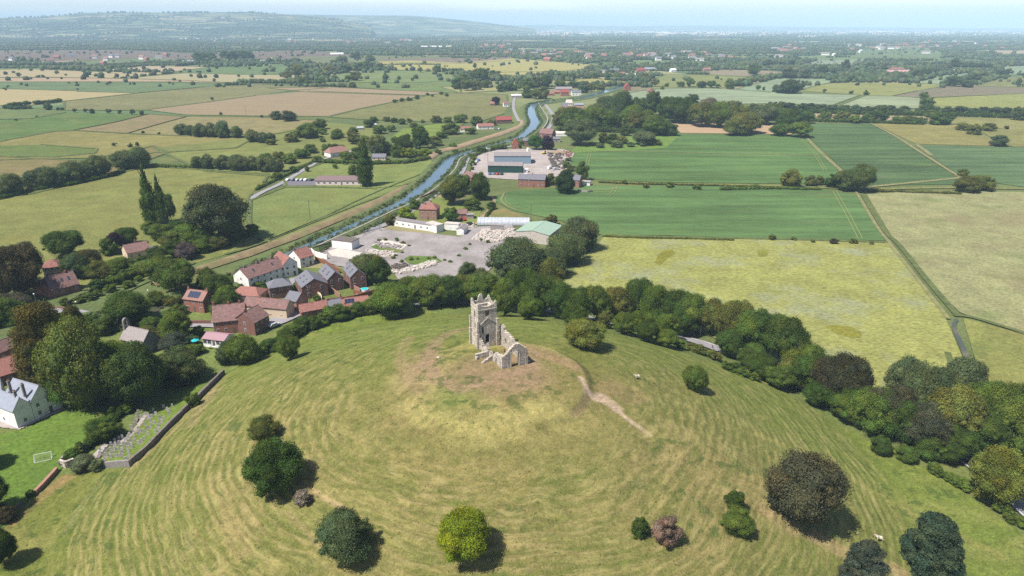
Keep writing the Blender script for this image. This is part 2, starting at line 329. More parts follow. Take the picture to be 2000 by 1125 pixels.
FIELDS = [
 ('pasture', (104, 124, 74), [(D, 262), (400, 235), (1000, 200), (1000, 330), (730, 420), (500, 530), (300, 620), (0, 690), (D, 800)]),
 ('pasture', (112, 128, 76), [(1020, 230), (1500, 170), (E, 170), (E, 1100), (1450, 700), (1000, 600), (800, 520), (950, 330)]),
 # far left bands
 ('rough', (128, 112, 98), [(D, 104), (230, 97), (400, 105), (600, 98), (700, 108), (560, 120), (200, 118), (D, 124)]),
 ('hay', (176, 148, 128), [(70, 122), (150, 116), (155, 122), (90, 127)]),
 ('pasture', (112, 134, 88), [(155, 119), (300, 113), (380, 120), (250, 126), (160, 126)]),
 ('pasture', (124, 132, 88), [(560, 112), (720, 108), (880, 112), (900, 122), (720, 124), (620, 128)]),
 ('rough', (140, 122, 105), [(740, 116), (1000, 112), (1010, 118), (900, 124), (760, 122)]),
 ('hay', (200, 178, 145), [(188, 138), (290, 129), (412, 131), (330, 141)]),
 ('pasture', (104, 136, 84), [(330, 142), (400, 132), (560, 128), (620, 138), (560, 146), (470, 146)]),
 ('hay', (192, 176, 134), [(D, 146), (60, 135), (180, 140), (345, 142), (240, 153), (100, 152), (D, 154)]),
 ('hay', (186, 176, 134), [(240, 153), (360, 143), (500, 146), (600, 148), (560, 158), (470, 163), (350, 157)]),
 ('hay', (196, 168, 138), [(D, 153), (100, 151), (250, 154), (360, 157), (470, 163), (330, 161), (100, 160), (D, 161)]),
 ('pasture', (106, 134, 92), [(D, 160), (100, 160), (330, 160), (470, 163), (400, 170), (270, 182), (150, 179), (D, 175)]),
 ('pasture', (138, 138, 94), [(125, 198), (270, 182), (400, 170), (520, 165), (640, 172), (560, 178), (500, 187), (282, 216), (125, 216)]),
 ('hay', (194, 178, 130), [(D, 180), (20, 174), (120, 177), (270, 182), (200, 190), (125, 198), (60, 206), (D, 212)]),
 ('pasture', (112, 136, 82), [(D, 214), (60, 212), (125, 216), (128, 220), (60, 232), (D, 245)]),
 ('pasture', (96, 128, 66), [(D, 262), (60, 232), (130, 220), (290, 223), (230, 238), (143, 255), (106, 257), (0, 276), (D, 310)]),
 ('rough', (152, 138, 100), [(143, 255), (230, 238), (290, 223), (365, 228), (310, 243), (248, 261)]),
 ('rough', (156, 146, 100), [(248, 261), (310, 243), (365, 228), (500, 229), (640, 236), (600, 250), (540, 262), (350, 266)]),
 ('hay', (170, 150, 118), [(285, 215), (395, 201), (500, 187), (600, 178), (820, 186), (790, 195), (700, 213), (640, 228), (500, 227), (365, 225)]),
 ('hay', (174, 152, 122), [(520, 172), (640, 170), (760, 176), (880, 181), (820, 187), (600, 180)]),
 ('pasture', (136, 138, 86), [(640, 229), (700, 214), (800, 193), (870, 181), (990, 185), (992, 205), (985, 222), (930, 240), (830, 238), (720, 234)]),
 ('pasture', (154, 148, 88), [(0, 277), (106, 257), (143, 256), (248, 262), (350, 266), (500, 268), (460, 290), (290, 300), (240, 310), (100, 310), (D, 330), (D, 312)]),
 ('pasture', (108, 132, 66), [(D, 300), (0, 285), (80, 283), (190, 291), (185, 300), (110, 307), (0, 305), (D, 312)]),
 ('rough', (142, 132, 86), [(D, 330), (0, 306), (110, 312), (170, 315), (230, 300), (300, 286), (330, 298), (200, 345), (60, 378), (D, 420)]),
 ('pasture', (136, 146, 80), [(300, 290), (480, 270), (640, 240), (760, 250), (700, 290), (620, 312), (530, 345), (400, 335)]),
 ('pasture', (140, 146, 80), [(D, 440), (60, 380), (200, 346), (290, 326), (380, 331), (525, 341), (515, 357), (490, 380), (470, 420), (505, 470), (470, 490), (380, 515), (250, 560), (D, 620)]),
 ('pasture', (132, 150, 84), [(490, 392), (555, 367), (620, 366), (735, 369), (790, 364), (740, 395), (640, 438), (530, 474), (495, 462), (488, 430)]),
 ('pasture', (134, 152, 82), [(555, 352), (600, 330), (640, 316), (700, 324), (845, 312), (850, 330), (838, 345), (790, 362), (735, 367), (615, 364), (560, 365)]),
 ('pasture', (130, 158, 68), [(765, 268), (790, 250), (850, 242), (905, 242), (880, 262), (840, 280), (780, 280)]),
 # centre, far
 ('hay', (186, 178, 104), [(724, 121), (800, 118), (900, 123), (1000, 114), (1200, 130), (1100, 139), (960, 142), (860, 137), (760, 137)]),
 ('hay', (190, 180, 106), [(955, 142), (1100, 139), (1185, 130), (1120, 140), (1020, 150), (940, 158)]),
 ('hay', (178, 172, 100), [(1120, 156), (1160, 153), (1196, 158), (1172, 167), (1120, 164)]),
 ('pasture', (126, 148, 88), [(640, 150), (700, 138), (870, 139), (900, 158), (760, 162), (640, 160)]),
 ('pasture', (118, 142, 84), [(600, 160), (760, 163), (900, 160), (900, 182), (760, 175), (640, 168)]),
 ('hay', (176, 172, 112), [(860, 170), (960, 168), (1000, 176), (900, 182)]),
 # right, far
 ('crop', (156, 170, 136), [(1185, 192), (1215, 183), (1290, 173), (1380, 172), (1500, 180), (1680, 186), (1625, 206), (1500, 203), (1350, 204), (1190, 206)]),
 ('pasture', (142, 152, 88), [(1270, 158), (1300, 145), (1400, 147), (1470, 150), (1430, 172), (1340, 171), (1270, 174)]),
 ('hay', (160, 146, 118), [(1360, 144), (1400, 136), (1500, 138), (1560, 145), (1480, 152)]),
 ('crop', (152, 168, 132), [(1438, 174), (1520, 153), (1655, 155), (1600, 166), (1560, 176), (1500, 181)]),
 ('pasture', (156, 162, 92), [(1560, 177), (1600, 166), (1660, 161), (1860, 165), (1790, 178), (1740, 188), (1680, 186)]),
 ('crop', (160, 170, 132), [(1640, 206), (1690, 187), (1740, 188), (1800, 192), (1796, 212), (1700, 212)]),
 ('rough', (140, 130, 106), [(1740, 188), (1790, 178), (1860, 166), (2010, 172), (E, 176), (E, 186), (2000, 183), (1810, 191)]),
 ('pasture', (160, 168, 94), [(1820, 192), (2000, 183), (E, 186), (E, 230), (2000, 213), (1820, 212)]),
 ('crop', (146, 162, 128), [(1785, 163), (1850, 146), (1905, 142), (1870, 156), (1850, 165)]),
 ('pasture', (138, 144, 88), [(1905, 168), (1960, 152), (2010, 148), (E, 150), (E, 172), (2000, 172)]),
 ('crop', (150, 164, 132), [(1960, 131), (2010, 128), (E, 130), (E, 147), (1960, 146)]),
 ('pasture', (112, 136, 88), [(1660, 113), (1690, 92), (1800, 92), (1840, 103), (1840, 117), (1740, 114)]),
 ('crop', (150, 160, 132), [(1600, 118), (1700, 116), (1660, 130), (1560, 128)]),
 ('hay', (188, 168, 138), [(1922, 98), (2000, 99), (E, 101), (E, 108), (1960, 106)]),
 # right, middle
 ('pasture', (156, 150, 88), [(1705, 242), (1860, 240), (1890, 252), (1930, 270), (1962, 286), (1790, 282)]),
 ('pasture', (152, 152, 92), [(1858, 229), (1980, 230), (E, 240), (E, 262), (1990, 255), (1860, 243)]),
 ('pasture', (146, 146, 84), [(1910, 254), (2000, 252), (E, 256), (E, 300), (1965, 286)]),
 ('hay', (208, 176, 142), [(1305, 238), (1370, 240), (1500, 243), (1565, 250), (1545, 263), (1330, 260)]),
 ('hay', (196, 172, 142), [(1590, 222), (1720, 226), (1850, 230), (1850, 238), (1600, 236)]),
 ('crop', (102, 132, 76), [(1112, 320), (1130, 290), (1280, 288), (1330, 262), (1565, 264), (1585, 276), (1638, 330), (1622, 360), (1480, 359), (1300, 357), (1170, 352), (1140, 345)]),
 ('crop', (94, 118, 74), [(1579, 241), (1703, 243), (1790, 296), (1872, 350), (1860, 361), (1700, 363), (1645, 330), (1578, 268)]),
 ('crop', (102, 126, 84), [(1788, 284), (1962, 288), (E, 296), (E, 372), (2000, 366), (1880, 349)]),
 ('crop', (102, 132, 78), [(955, 388), (1000, 374), (1150, 364), (1350, 364), (1600, 369), (1680, 382), (1728, 471), (1500, 466), (1300, 461), (1180, 460), (1130, 452), (1096, 432), (1000, 412)]),
 ('meadow', (168, 170, 98), [(1182, 462), (1500, 469), (1735, 476), (1790, 545), (1845, 620), (1890, 725), (1890, 780), (1700, 780), (1500, 700), (1200, 590), (1090, 560)]),
 ('rough', (164, 164, 116), [(1692, 380), (1800, 374), (2000, 376), (E, 390), (E, 760), (2000, 655), (1875, 612), (1800, 540), (1748, 474)]),
 ('pasture', (148, 154, 82), [(1880, 622), (2000, 656), (E, 780), (E, 960), (2000, 800), (1915, 740)]),
 ('pasture', (118, 160, 70), [(1130, 283), (1200, 268), (1330, 262), (1300, 290), (1110, 300)]),
]
FPOLY = []
for k, c, px in FIELDS:
    px = [(u, max(v, 80)) for u, v in px]
    if k == 'pasture': c = tuple(a*.80+b*.20 for a, b in zip(c, (142, 132, 88)))
    if k == 'hay': c = tuple(a*.85+b*.15 for a, b in zip(c, (150, 140, 110)))
    flat(px, 'field', FM[k], S(*c)); FPOLY.append([(p[0], p[1]) for p in (G(u, v) for u, v in px)])
# ---- the hill: one dense mesh inside its hedge and wall line
EDGE = [(-140, 1290), (-60, 1120), (0, 1040), (60, 982), (118, 928), (190, 920), (255, 914), (330, 840), (438, 732), (500, 700), (545, 680), (640, 636), (735, 612), (830, 606), (1000, 616), (1100, 632), (1180, 650), (1270, 672), (1400, 712), (1500, 750), (1620, 818), (1700, 862), (1800, 912), (1900, 975), (1990, 1040), (2120, 1130), (2260, 1260)]
EW = [tuple(G(*p)[:2]) for p in EDGE]+[(150, 20), (60, -10), (-150, -10)]
def seg_dist(x, y, P):
    d = np.full(x.shape, 1e9)
    for (x1, y1), (x2, y2) in zip(P[:-1], P[1:]):
        L = (x2-x1)**2+(y2-y1)**2+1e-9; t = np.clip(((x-x1)*(x2-x1)+(y-y1)*(y2-y1))/L, 0, 1)
        d = np.minimum(d, np.hypot(x-x1-t*(x2-x1), y-y1-t*(y2-y1)))
    return d
def hill_mesh():
    nx, ny = 660, 690; V, F = grid(-135, 130, 20, 275, nx, ny, lambda x, y: x*0)
    x, y = V[:, 0], V[:, 1]; r = hill_r(x, y); h = hz(x, y)*(r < 1)
    lev = hz(x, y)+1.5*fbm(x/26, y/26, 3)
    ph = 2*math.pi*lev/.60+4.2*fbm(x/10+40, y/10, 3)+1.2*fbm(x/2.5, y/2.5, 2)
    front = sm((200-y)/60)*sm((r-.3)/.12)*sm((.99-r)/.08); lefty = sm((30-x)/50)
    amp = front*(.55+.45*lefty)*np.clip(.25+1.3*fbm(x/30+9, y/30, 2), 0, 1.1)
    ter = .5+.5*np.sin(ph); z = h+amp*(ter-.5)*.30+.22*(fbm(x/3, y/3, 3)-.5)+.08*(fbm(x/.8, y/.8, 2)-.5)
    z = z+.6*sm((r-.20)/.02)*0
    n1 = fbm(x/18, y/18, 4); n2 = fbm(x/5+50, y/5, 4); n3 = fbm(x/1.3, y/1.3+20, 3); n4 = fbm(x/40+5, y/40+9, 3)
    th = np.arctan2(x+3, -(y-152)); arc = th*62; s1 = fbm(lev/.42+70, arc/7, 4); s2 = fbm(lev/.9+20, arc/16+9, 3); wst = sm((r-.26)/.12)
    c = lambda *a: np.array(S(*a))
    green = c(118, 132, 56); lush = c(130, 152, 62); dry = c(158, 140, 92); bare = c(168, 140, 112); straw = c(190, 178, 112)
    mx = lambda A, B, t: A*(1-t[:, None])+B*t[:, None]
    col = np.tile(green, (len(x), 1)); col = mx(col, c(132, 138, 66), sm((n1-.35)/.3))
    col = mx(col, lush, .8*sm((y-165)/45)*sm((n4-.3)/.3)+0*x); col = mx(col, lush, .45*sm((x-45)/30)*(1-sm((y-165)/45)))
    # dry centre and front
    dc = sm((.95-np.hypot((x-8)/100, (y-122)/66))/.6)*(.30+.8*n1); col = mx(col, dry, np.clip(dc, 0, .8))*.94
    dl = np.exp(-((x+60)/16)**2-((y-135)/34)**2)*.5*n2*2; col = mx(col, c(176, 158, 104), np.clip(dl, 0, .7))
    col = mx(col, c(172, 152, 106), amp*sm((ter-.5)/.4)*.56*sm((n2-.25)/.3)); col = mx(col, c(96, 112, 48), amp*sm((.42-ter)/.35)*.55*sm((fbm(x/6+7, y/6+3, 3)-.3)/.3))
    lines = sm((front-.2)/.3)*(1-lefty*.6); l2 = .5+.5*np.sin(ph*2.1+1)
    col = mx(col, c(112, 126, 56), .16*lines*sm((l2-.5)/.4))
    # worn summit
    dd = np.hypot(x+3, (y-152)*1.05); ring = np.exp(-((dd-21)/6)**2)*sm((20-x)/30)
    col = mx(col, straw, np.clip(ring*1.6*sm((n2-.3)/.3)*(.4+1.2*n3), 0, .5)); col = mx(col, bare, np.clip(sm((17-dd)/9)*(.35+.7*n2), 0, .85))
    lb = np.exp(-((x+24)/5)**2-((y-158)/13)**2); col = mx(col, bare, np.clip(lb*1.5*n2, 0, .8))
    lb = np.exp(-((x-6)/12)**2-((y-134)/5)**2); col = mx(col, straw, np.clip(lb*1.5*n2, 0, .45)); col = mx(col, c(118, 138, 62), np.clip(1.5*np.exp(-((x+13)/5)**2-((y-141)/6)**2)*n2, 0, .6))
    for P, wd, cc, k in PATHS:
        W = [tuple(G(*q)[:2]) for q in P]; d = seg_dist(x, y, W); d = d*(.7+.7*n3); t = (1-sm((d-wd*.5)/(wd*.7)))*k*np.clip(.45+n3*1.1, 0, 1); col = mx(col, c(*cc), t); z = z-.12*t
    t = sm((s1-.5)/.2)*.32*wst; col = mx(col, c(104, 116, 52), t); col = mx(col, c(182, 168, 108), sm((.48-s1)/.2)*.28*wst); col = mx(col, c(120, 130, 60), sm((s2-.5)/.2)*.3*wst)
    n6 = fbm(x/.55+3, y/.55+8, 2); col *= (.74+.52*n6)[:, None]; t = sm((n3-.52)/.2)*.3; col = mx(col, c(96, 108, 48), t)
    col *= (.93+.14*n2)[:, None]
    spot = sm((fbm(x/2.2+90, y/2.2, 3)-.64)/.05)*sm((n1-.4)/.2); col = mx(col, c(70, 98, 42), spot*.6)
    m = inpoly(x[F].mean(1), y[F].mean(1), EW); F2 = F[m]
    used = np.unique(F2); mp = np.zeros(len(x), int); mp[used] = np.arange(len(used)); V = np.stack([x, y, z+.18], 1)[used]
    me = np_mesh('hill', V, mp[F2], col=col[used], smooth=True); a = me.attributes.new('flow', 'FLOAT_VECTOR', 'POINT'); a.data.foreach_set('vector', np.stack([lev*3.4+2.2*n2, arc/8, wst*sm((.995-r)/.06)], 1)[used].astype(np.float32).ravel()); return me
PATHS = [([(1133, 738), (1145, 756), (1150, 772), (1180, 787), (1212, 808), (1242, 832), (1268, 850)], .8, (212, 186, 160), 1.), ([(1152, 770), (1170, 774), (1190, 786), (1205, 800)], 1.9, (206, 180, 156), .9),
 ([(1148, 775), (1140, 795), (1120, 812)], 1.0, (176, 154, 116), .7), ([(1030, 680), (1060, 690), (1100, 706), (1120, 715)], 3.2, (176, 146, 112), .85), ([(1200, 760), (1235, 775)], 5, (160, 132, 100), .5),
 ([(1490, 995), (1540, 1030), (1600, 1052), (1650, 1080), (1760, 1120)], 2.4, (186, 158, 118), .8), ([(590, 942), (620, 965), (665, 990)], .7, (196, 166, 128), .9), ([(560, 1000), (590, 1030), (625, 1065)], .7, (184, 158, 118), .7),
 ([(925, 640), (880, 650), (850, 670), (835, 700), (850, 740), (900, 760), (960, 740), (1030, 720), (1040, 690)], 2.6, (172, 144, 116), .75), ([(800, 660), (780, 690), (790, 730), (820, 765)], 2.2, (176, 152, 112), .6),
 ([(-40, 1060), (20, 1022), (55, 992), (100, 955), (135, 930)], 2.2, (176, 146, 100), .8), ([(255, 915), (330, 850), (390, 790), (438, 740)], 1.4, (176, 156, 110), .7), ([(370, 830), (400, 790), (420, 765)], 2.5, (188, 158, 124), .5),
 ([(200, 940), (160, 985), (130, 1040)], 1.2, (168, 160, 120), .4), ([(465, 960), (450, 1000), (480, 1060)], 4, (182, 156, 112), .45), ([(700, 890), (820, 920), (1000, 935)], 5, (160, 142, 90), .35), ([(1270, 850), (1320, 900), (1480, 985)], 3, (168, 152, 100), .4), ([(1450, 840), (1600, 900), (1800, 1010), (1960, 1090)], 1.2, (168, 158, 90), .4), ([(470, 930), (490, 880), (530, 840)], 2.2, (168, 152, 98), .4)]
def hill_mat():
    t = NT('hill_grass'); a = t.noise(2.6, 4, rough=.75); b = t.noise(.35, 4); f = t.math('MULTIPLY', t.rng(a, .3, .7, .6, 1.4), t.rng(b, .3, .7, .88, 1.12))
    fa = t.n.new('ShaderNodeAttribute'); fa.attribute_name = 'flow'; sx_ = t.n.new('ShaderNodeSeparateXYZ'); t.L(fa.outputs['Vector'], sx_.inputs[0]); mk = sx_.outputs[2]
    fl = t.noise(1.0, 5, (1, 1, 0), .72, co=fa.outputs['Vector']); f2 = t.noise(.35, 3, (1, 1, 0), .6, co=fa.outputs['Vector'])
    st = t.noise(4.5, 3, (1, .35, .5)); c = t.scale(t.attr(), f); c = t.mix(t.math('MULTIPLY', t.rng(fl, .50, .66, 0, .5), mk), c, S(198, 184, 124)); c = t.mix(t.math('MULTIPLY', t.rng(fl, .48, .34, 0, .55), mk), c, S(98, 112, 50)); c = t.mix(t.rng(st, .56, .7, 0, .35), c, S(196, 190, 128)); t.bump(a, .7, .12); return t.done(c, .95, .1)
tag(link('hill', hill_mesh(), [hill_mat()]), kind='structure')
# ---- yards, lawns and bare ground
CONC = surf('yard_concrete', S(178, 170, 168), .2, .10, bumpd=.01, fine=1.2, tint=S(148, 140, 132)); PINK = surf('yard_hardcore', S(200, 188, 182), .16, .1, bumpd=.02, fine=1, tint=S(172, 158, 146))
TAR = surf('asphalt', S(170, 166, 170, .55), .08, .3, bumpd=.01, fine=4); EARTH = surf('bare_earth', S(184, 158, 128), .14, .15, fine=2, tint=S(165, 140, 95)); GRASSV = surf('verge', S(110, 130, 66), .3, .4, fine=2.5, bumpd=.2, tint=S(150, 145, 85))
def patch(px, name, mat, color=(1, 1, 1)): return flat(px, name, mat, color)
patch([(612, 496), (650, 482), (690, 463), (745, 446), (770, 452), (850, 458), (900, 464), (905, 446), (1000, 440), (1012, 468), (975, 500), (960, 525), (940, 545), (780, 552), (762, 520), (735, 500), (700, 520), (660, 522), (640, 512)], 'yard', CONC)
patch([(918, 345), (924, 315), (935, 304), (960, 294), (1045, 290), (1100, 292), (1122, 300), (1108, 330), (1090, 345), (1060, 352), (1010, 352), (930, 347)], 'yard', PINK)
patch([(553, 358), (562, 350), (616, 350), (618, 364), (552, 364)], 'car_park', surf('tarmac_dark', S(135, 130, 140, .5), .1, .5))
patch([(735, 398), (790, 388), (850, 384), (900, 400), (940, 412), (930, 440), (860, 440), (780, 430), (735, 420)], 'lawn', FM['pasture'], S(136, 148, 76))
patch([(935, 418), (985, 408), (1040, 430), (1030, 440), (940, 436)], 'allotment', FM['rough'], S(150, 140, 90))
draped([(-300, 850), (0, 850), (60, 835), (125, 800), (182, 788), (190, 850), (120, 915), (60, 972), (0, 1030), (-150, 1150), (-300, 1200)], 'lawn', FM['pasture'], S(112, 140, 58))
draped([(186, 905), (230, 868), (295, 800), (340, 776), (420, 732), (430, 738), (330, 838), (258, 906), (200, 914)], 'churchyard', FM['pasture'], S(120, 142, 60))
draped([(-300, 900), (-100, 845), (0, 836), (38, 840), (128, 800), (118, 790), (20, 820), (-300, 760)], 'gravel_path', PINK, (1, 1, 1), .26)
for a in ([(232, 866), (262, 838), (284, 806), (290, 808), (268, 842), (238, 872)], [(172, 900), (205, 866), (212, 870), (182, 902)]): draped(a, 'path', PINK, (1, 1, 1), .25)
for a in ([(1292, 493), (1312, 488), (1318, 496), (1302, 508), (1288, 520), (1278, 514), (1284, 502)], [(1478, 492), (1500, 492), (1498, 502), (1482, 503)], [(1612, 640), (1630, 636), (1662, 640), (1684, 652), (1680, 662), (1655, 660), (1630, 652)]): patch(a, 'meadow_patch', FM['pasture'], S(150, 148, 62))
RUB = M['limew']
for a in ([(640, 492), (660, 487), (690, 492), (738, 500), (700, 512), (672, 522), (650, 505)], [(726, 481), (748, 470), (765, 472), (796, 480), (782, 490), (752, 487)], [(712, 490), (740, 488), (778, 495), (770, 502), (740, 503)], [(920, 468), (945, 448), (1000, 448), (1004, 466), (965, 474)]):
    patch(a, 'rubble_ground', RUB)
for a in ([(788, 508), (800, 501), (850, 503), (865, 512), (840, 520), (800, 518)], [(724, 484), (735, 478), (760, 486), (790, 490), (775, 496), (745, 492)]): patch(a, 'weedy_ground', FM['rough'], S(110, 138, 66))
# ---- river, banks, roads, ditches
for a in ([(500, 642), (540, 634), (562, 626), (592, 613), (588, 603), (562, 606), (520, 628), (495, 634)], [(560, 548), (586, 540), (600, 548), (584, 556), (560, 560)], [(584, 600), (606, 596), (640, 596), (640, 606), (600, 612)], [(700, 572), (735, 566), (735, 574), (690, 582)]): draped(a, 'yard', TAR, (1, 1, 1), .4)
patch([(640, 500), (680, 506), (700, 520), (740, 545), (735, 552), (690, 528), (640, 515)], 'lane', CONC)
t = NT('river_water'); n_ = t.noise(.35, 3, (1, .4, 1)); t.bump(n_, .25, .05); t.done(t.mix(t.rng(t.noise(.02, 2), .4, .6, 0, 1), (.075, .12, .165), (.09, .135, .17)), .1, .5); WATER = t.m
t = NT('river_shallow'); t.bump(t.noise(.6, 3), .3, .05); t.done(t.mix(t.rng(t.noise(.08, 3), .4, .6, 0, 1), (.055, .06, .035), (.12, .10, .06)), .2, .4); MUDW = t.m
RIV = [(1255, 154), (1190, 177), (1130, 193), (1075, 199), (1044, 205), (1037, 214), (1040, 228), (1046, 241), (1034, 257), (1016, 270), (970, 284), (915, 299), (880, 312), (866, 331), (846, 353), (815, 378), (780, 400), (745, 416), (700, 438), (660, 456), (610, 478), (560, 501), (480, 538), (420, 563), (360, 586), (290, 610), (220, 626), (120, 644), (40, 662), (-60, 690), (-300, 760)]
RW = [14]*4+[12, 11, 12, 13, 11, 10, 8, 8, 9, 11, 10.5, 9.5, 8, 6, 5.5, 5.5, 5.5, 6, 6, 6, 6, 7, 8, 8, 8, 8, 8]
tag(strip(RIV[:22], RW[:22], 'river', WATER, z=.56), kind='structure'); tag(strip(RIV[21:], RW[21:], 'river', MUDW, z=.56), kind='structure')
RIVW = [G(*p) for p in RIV]
def offs(P, d):
    A = np.array([p[:2] for p in P]); T = np.gradient(A, axis=0); T /= np.linalg.norm(T, axis=1)[:, None]; return A+np.stack([-T[:, 1], T[:, 0]], 1)*np.array(d).reshape(-1, 1)
BANKM = surf('bank_grass', S(104, 122, 68), .34, .25, fine=1.6, bumpd=.25, tint=S(132, 128, 80))
rw = np.array(RW, float)
for sg in (1, -1):
    strip(offs(RIVW, sg*(rw/2+4.2)), 9.5, 'river_bank', BANKM, world=True, z=.3, prof=[(-1, 0), (-.5, 1.3), (0, 1.7), (.5, 1.3), (1, 0)], wob=.12)
LEV = [(1020, 236), (1018, 246), (996, 256), (960, 268), (920, 280), (880, 292), (855, 298), (838, 312)]
strip(LEV, [5, 7, 10, 10, 10, 9, 9, 7], 'river_bank', EARTH, z=.3, prof=[(-1, 0), (-.7, 1.2), (0, 1.6), (.8, 1.1), (1, 0)], wob=.1)
strip([(795, 366), (760, 385), (720, 404), (660, 430), (600, 455), (540, 478), (480, 500), (430, 516), (370, 536), (300, 560)], [5, 7, 7.5, 7, 6.5, 7, 7, 6, 4.5, 4], 'river_bank', surf('dry_bank', S(158, 138, 104), .26, .14, fine=1.5, tint=S(122, 132, 74)), z=.3, prof=[(-1, 0), (-.6, 1.5), (.2, 1.7), (1, .2)], wob=.14)
strip([(235, 577), (285, 552), (330, 540)], 2.5, 'path', BANKM, z=.5)
# white footpath / flood wall beside the water
strip([(1052, 203), (1056, 212), (1069, 232), (1066, 246), (1056, 258)], 1.3, 'footpath', M['conc'], z=2.1)
strip(offs(RIVW, rw/2+4.6)[11:22], 1.0, 'footpath', M['conc'], world=True, z=2.08)
def road(pts, wd, name='road', mat=TAR, z=.54, n=None): return strip(pts, wd, name, mat, z=z, n=n)
road([(1062, 196), (1066, 206), (1078, 222), (1080, 236), (1072, 250), (1060, 264), (1040, 280), (1000, 286), (950, 296), (920, 303), (910, 316), (903, 335), (890, 350), (862, 372), (820, 402), (770, 432), (735, 446), (690, 456)], 4.5)
road([(1010, 182), (1004, 196), (1003, 212), (1008, 226), (1014, 238)], 4)
road([(720, 283), (680, 298), (634, 311), (606, 325), (580, 341), (548, 360), (515, 375), (488, 390)], 4)
road([(-200, 596), (0, 612), (58, 600), (100, 606), (150, 612), (210, 625), (270, 634), (330, 636), (378, 636), (420, 636), (470, 642), (530, 634), (552, 628), (590, 612), (640, 606), (720, 606)], 5)
RD = [(720, 606), (800, 594), (900, 590), (1000, 596), (1100, 612), (1200, 634), (1290, 655), (1350, 667), (1400, 684), (1450, 702), (1540, 742), (1640, 790), (1740, 836), (1840, 876), (1890, 898), (1950, 945), (2000, 990), (2080, 1060)]
road(RD, 6.5)
WHITE = surf('road_paint', S(240, 240, 238, .7), .08)
RDW = [G(*p) for p in RD]
def dashes(P, a, b, L=3, gap=4.5, wd=.16):
    mb = MB(); A = np.array([p[:2] for p in P]); s = np.concatenate([[0], np.cumsum(np.linalg.norm(np.diff(A, axis=0), axis=1))]); q = a
    while q < min(b, s[-1]-L):
        f = lambda t: np.array([np.interp(t, s, A[:, 0]), np.interp(t, s, A[:, 1])]); p0, p1 = f(q), f(q+L); d = (p1-p0)/np.linalg.norm(p1-p0); n = np.array([-d[1], d[0]])*wd/2
        mb.poly([(x, y, float(hz(x, y))*(hill_r(x, y) < 1)+.62) for x, y in (p0-n, p1-n, p1+n, p0+n)]); q += L+gap
    tag(mb.build('road_marking', WHITE), kind='structure')
dashes(RDW, 80, 400)
for o in (2.9, -2.9):
    A = offs(RDW, o); tag(strip(A, .14, 'road_marking', WHITE, world=True, z=.6), kind='structure')
# tan grass margins and tracks between fields
MARG = surf('dry_margin', S(154, 150, 100), .25, .3, fine=2, tint=S(120, 130, 70)); DIT = surf('ditch_grass', S(108, 120, 66), .3, .3, fine=2, bumpd=.2)
for P, wd, m_ in [([(1568, 262), (1600, 296), (1640, 332), (1668, 362)], 2.8, MARG), ([(1690, 236), (1740, 262), (1800, 300), (1876, 348)], 2.8, MARG), ([(1790, 283), (1820, 305)], 4, MARG), ([(1672, 376), (1710, 440), (1740, 480), (1790, 545), (1852, 625)], 1.8, MARG), ([(1684, 380), (1726, 450), (1756, 480), (1810, 548), (1868, 616)], 2.6, DIT), ([(1862, 618), (1900, 622), (2000, 652), (2300, 740)], 2.2, DIT),
   ([(1175, 356), (1300, 360), (1480, 363), (1680, 370), (1860, 368), (2100, 372)], 4.5, surf('headland', S(140, 142, 80), .35, .35, fine=2)), ([(1175, 461), (1300, 464), (1500, 468), (1728, 474)], 3, DIT), ([(1120, 295), (1300, 298), (1470, 302), (1620, 304)], 1.8, MARG), ([(1880, 348), (1700, 366)], 4, MARG),
   ([(1858, 240), (1905, 256), (1965, 285), (2100, 292)], 2.5, MARG), ([(1150, 372), (1192, 372), (1205, 366)], 1.2, MARG), ([(985, 378), (978, 392), (990, 404), (1010, 412)], 1, MARG), ([(930, 440), (965, 398), (960, 385)], 2, EARTH),
   ([(1560, 440), (1690, 476)], .01, MARG), ([(795, 366), (700, 400), (600, 440), (500, 480), (440, 498)], 2.2, DIT), ([(1850, 690), (1862, 730), (1872, 770)], 2, DIT), ([(525, 470), (620, 430), (735, 376), (850, 330)], 1.2, DIT)]:
    if wd > .1: strip(P, wd, 'field_margin', m_, z=.6)
def tramlines(P, c):
    W = np.array([G(*p)[:2] for p in P])
    for o in (-1.1, 1.1): strip(offs(W, o), .5, 'wheel_track', surf('wheel_track', S(150, 160, 96), .12, 1), world=True, z=.64)
for P in ([(1630, 375), (1655, 420), (1680, 468)], [(1560, 268), (1590, 300), (1612, 335)], [(1203, 364), (1197, 378), (1185, 386)], [(1152, 300), (1146, 325)], [(988, 382), (984, 394), (1000, 406), (1020, 410)]): tramlines(P, 0)
strip([(1868, 626), (1862, 640), (1872, 665), (1885, 695), (1896, 724)], [1.2, 1.5, 1.8, 2.0, 1.6], 'ditch_water', MUDW, z=.64)
# field edges: low grassy banks drawn as dark lines where fields meet (far and middle distance)
for k, (kk, c, px) in enumerate(FIELDS):
    if k < 2 or k > 46: continue
    P = FPOLY[k]
    for a, b in zip(P, P[1:]+P[:1]):
        L = math.dist(a, b); ym = (a[1]+b[1])/2
        if L > 15 and abs(a[0]) < ym*1.1+50 and rnd.random() < .8: strip([a, b], min(1.4+ym*.0022, 5), 'field_edge', DIT, world=True, z=.5, n=2, prof=[(-1, 0), (0, .5), (1, 0)])
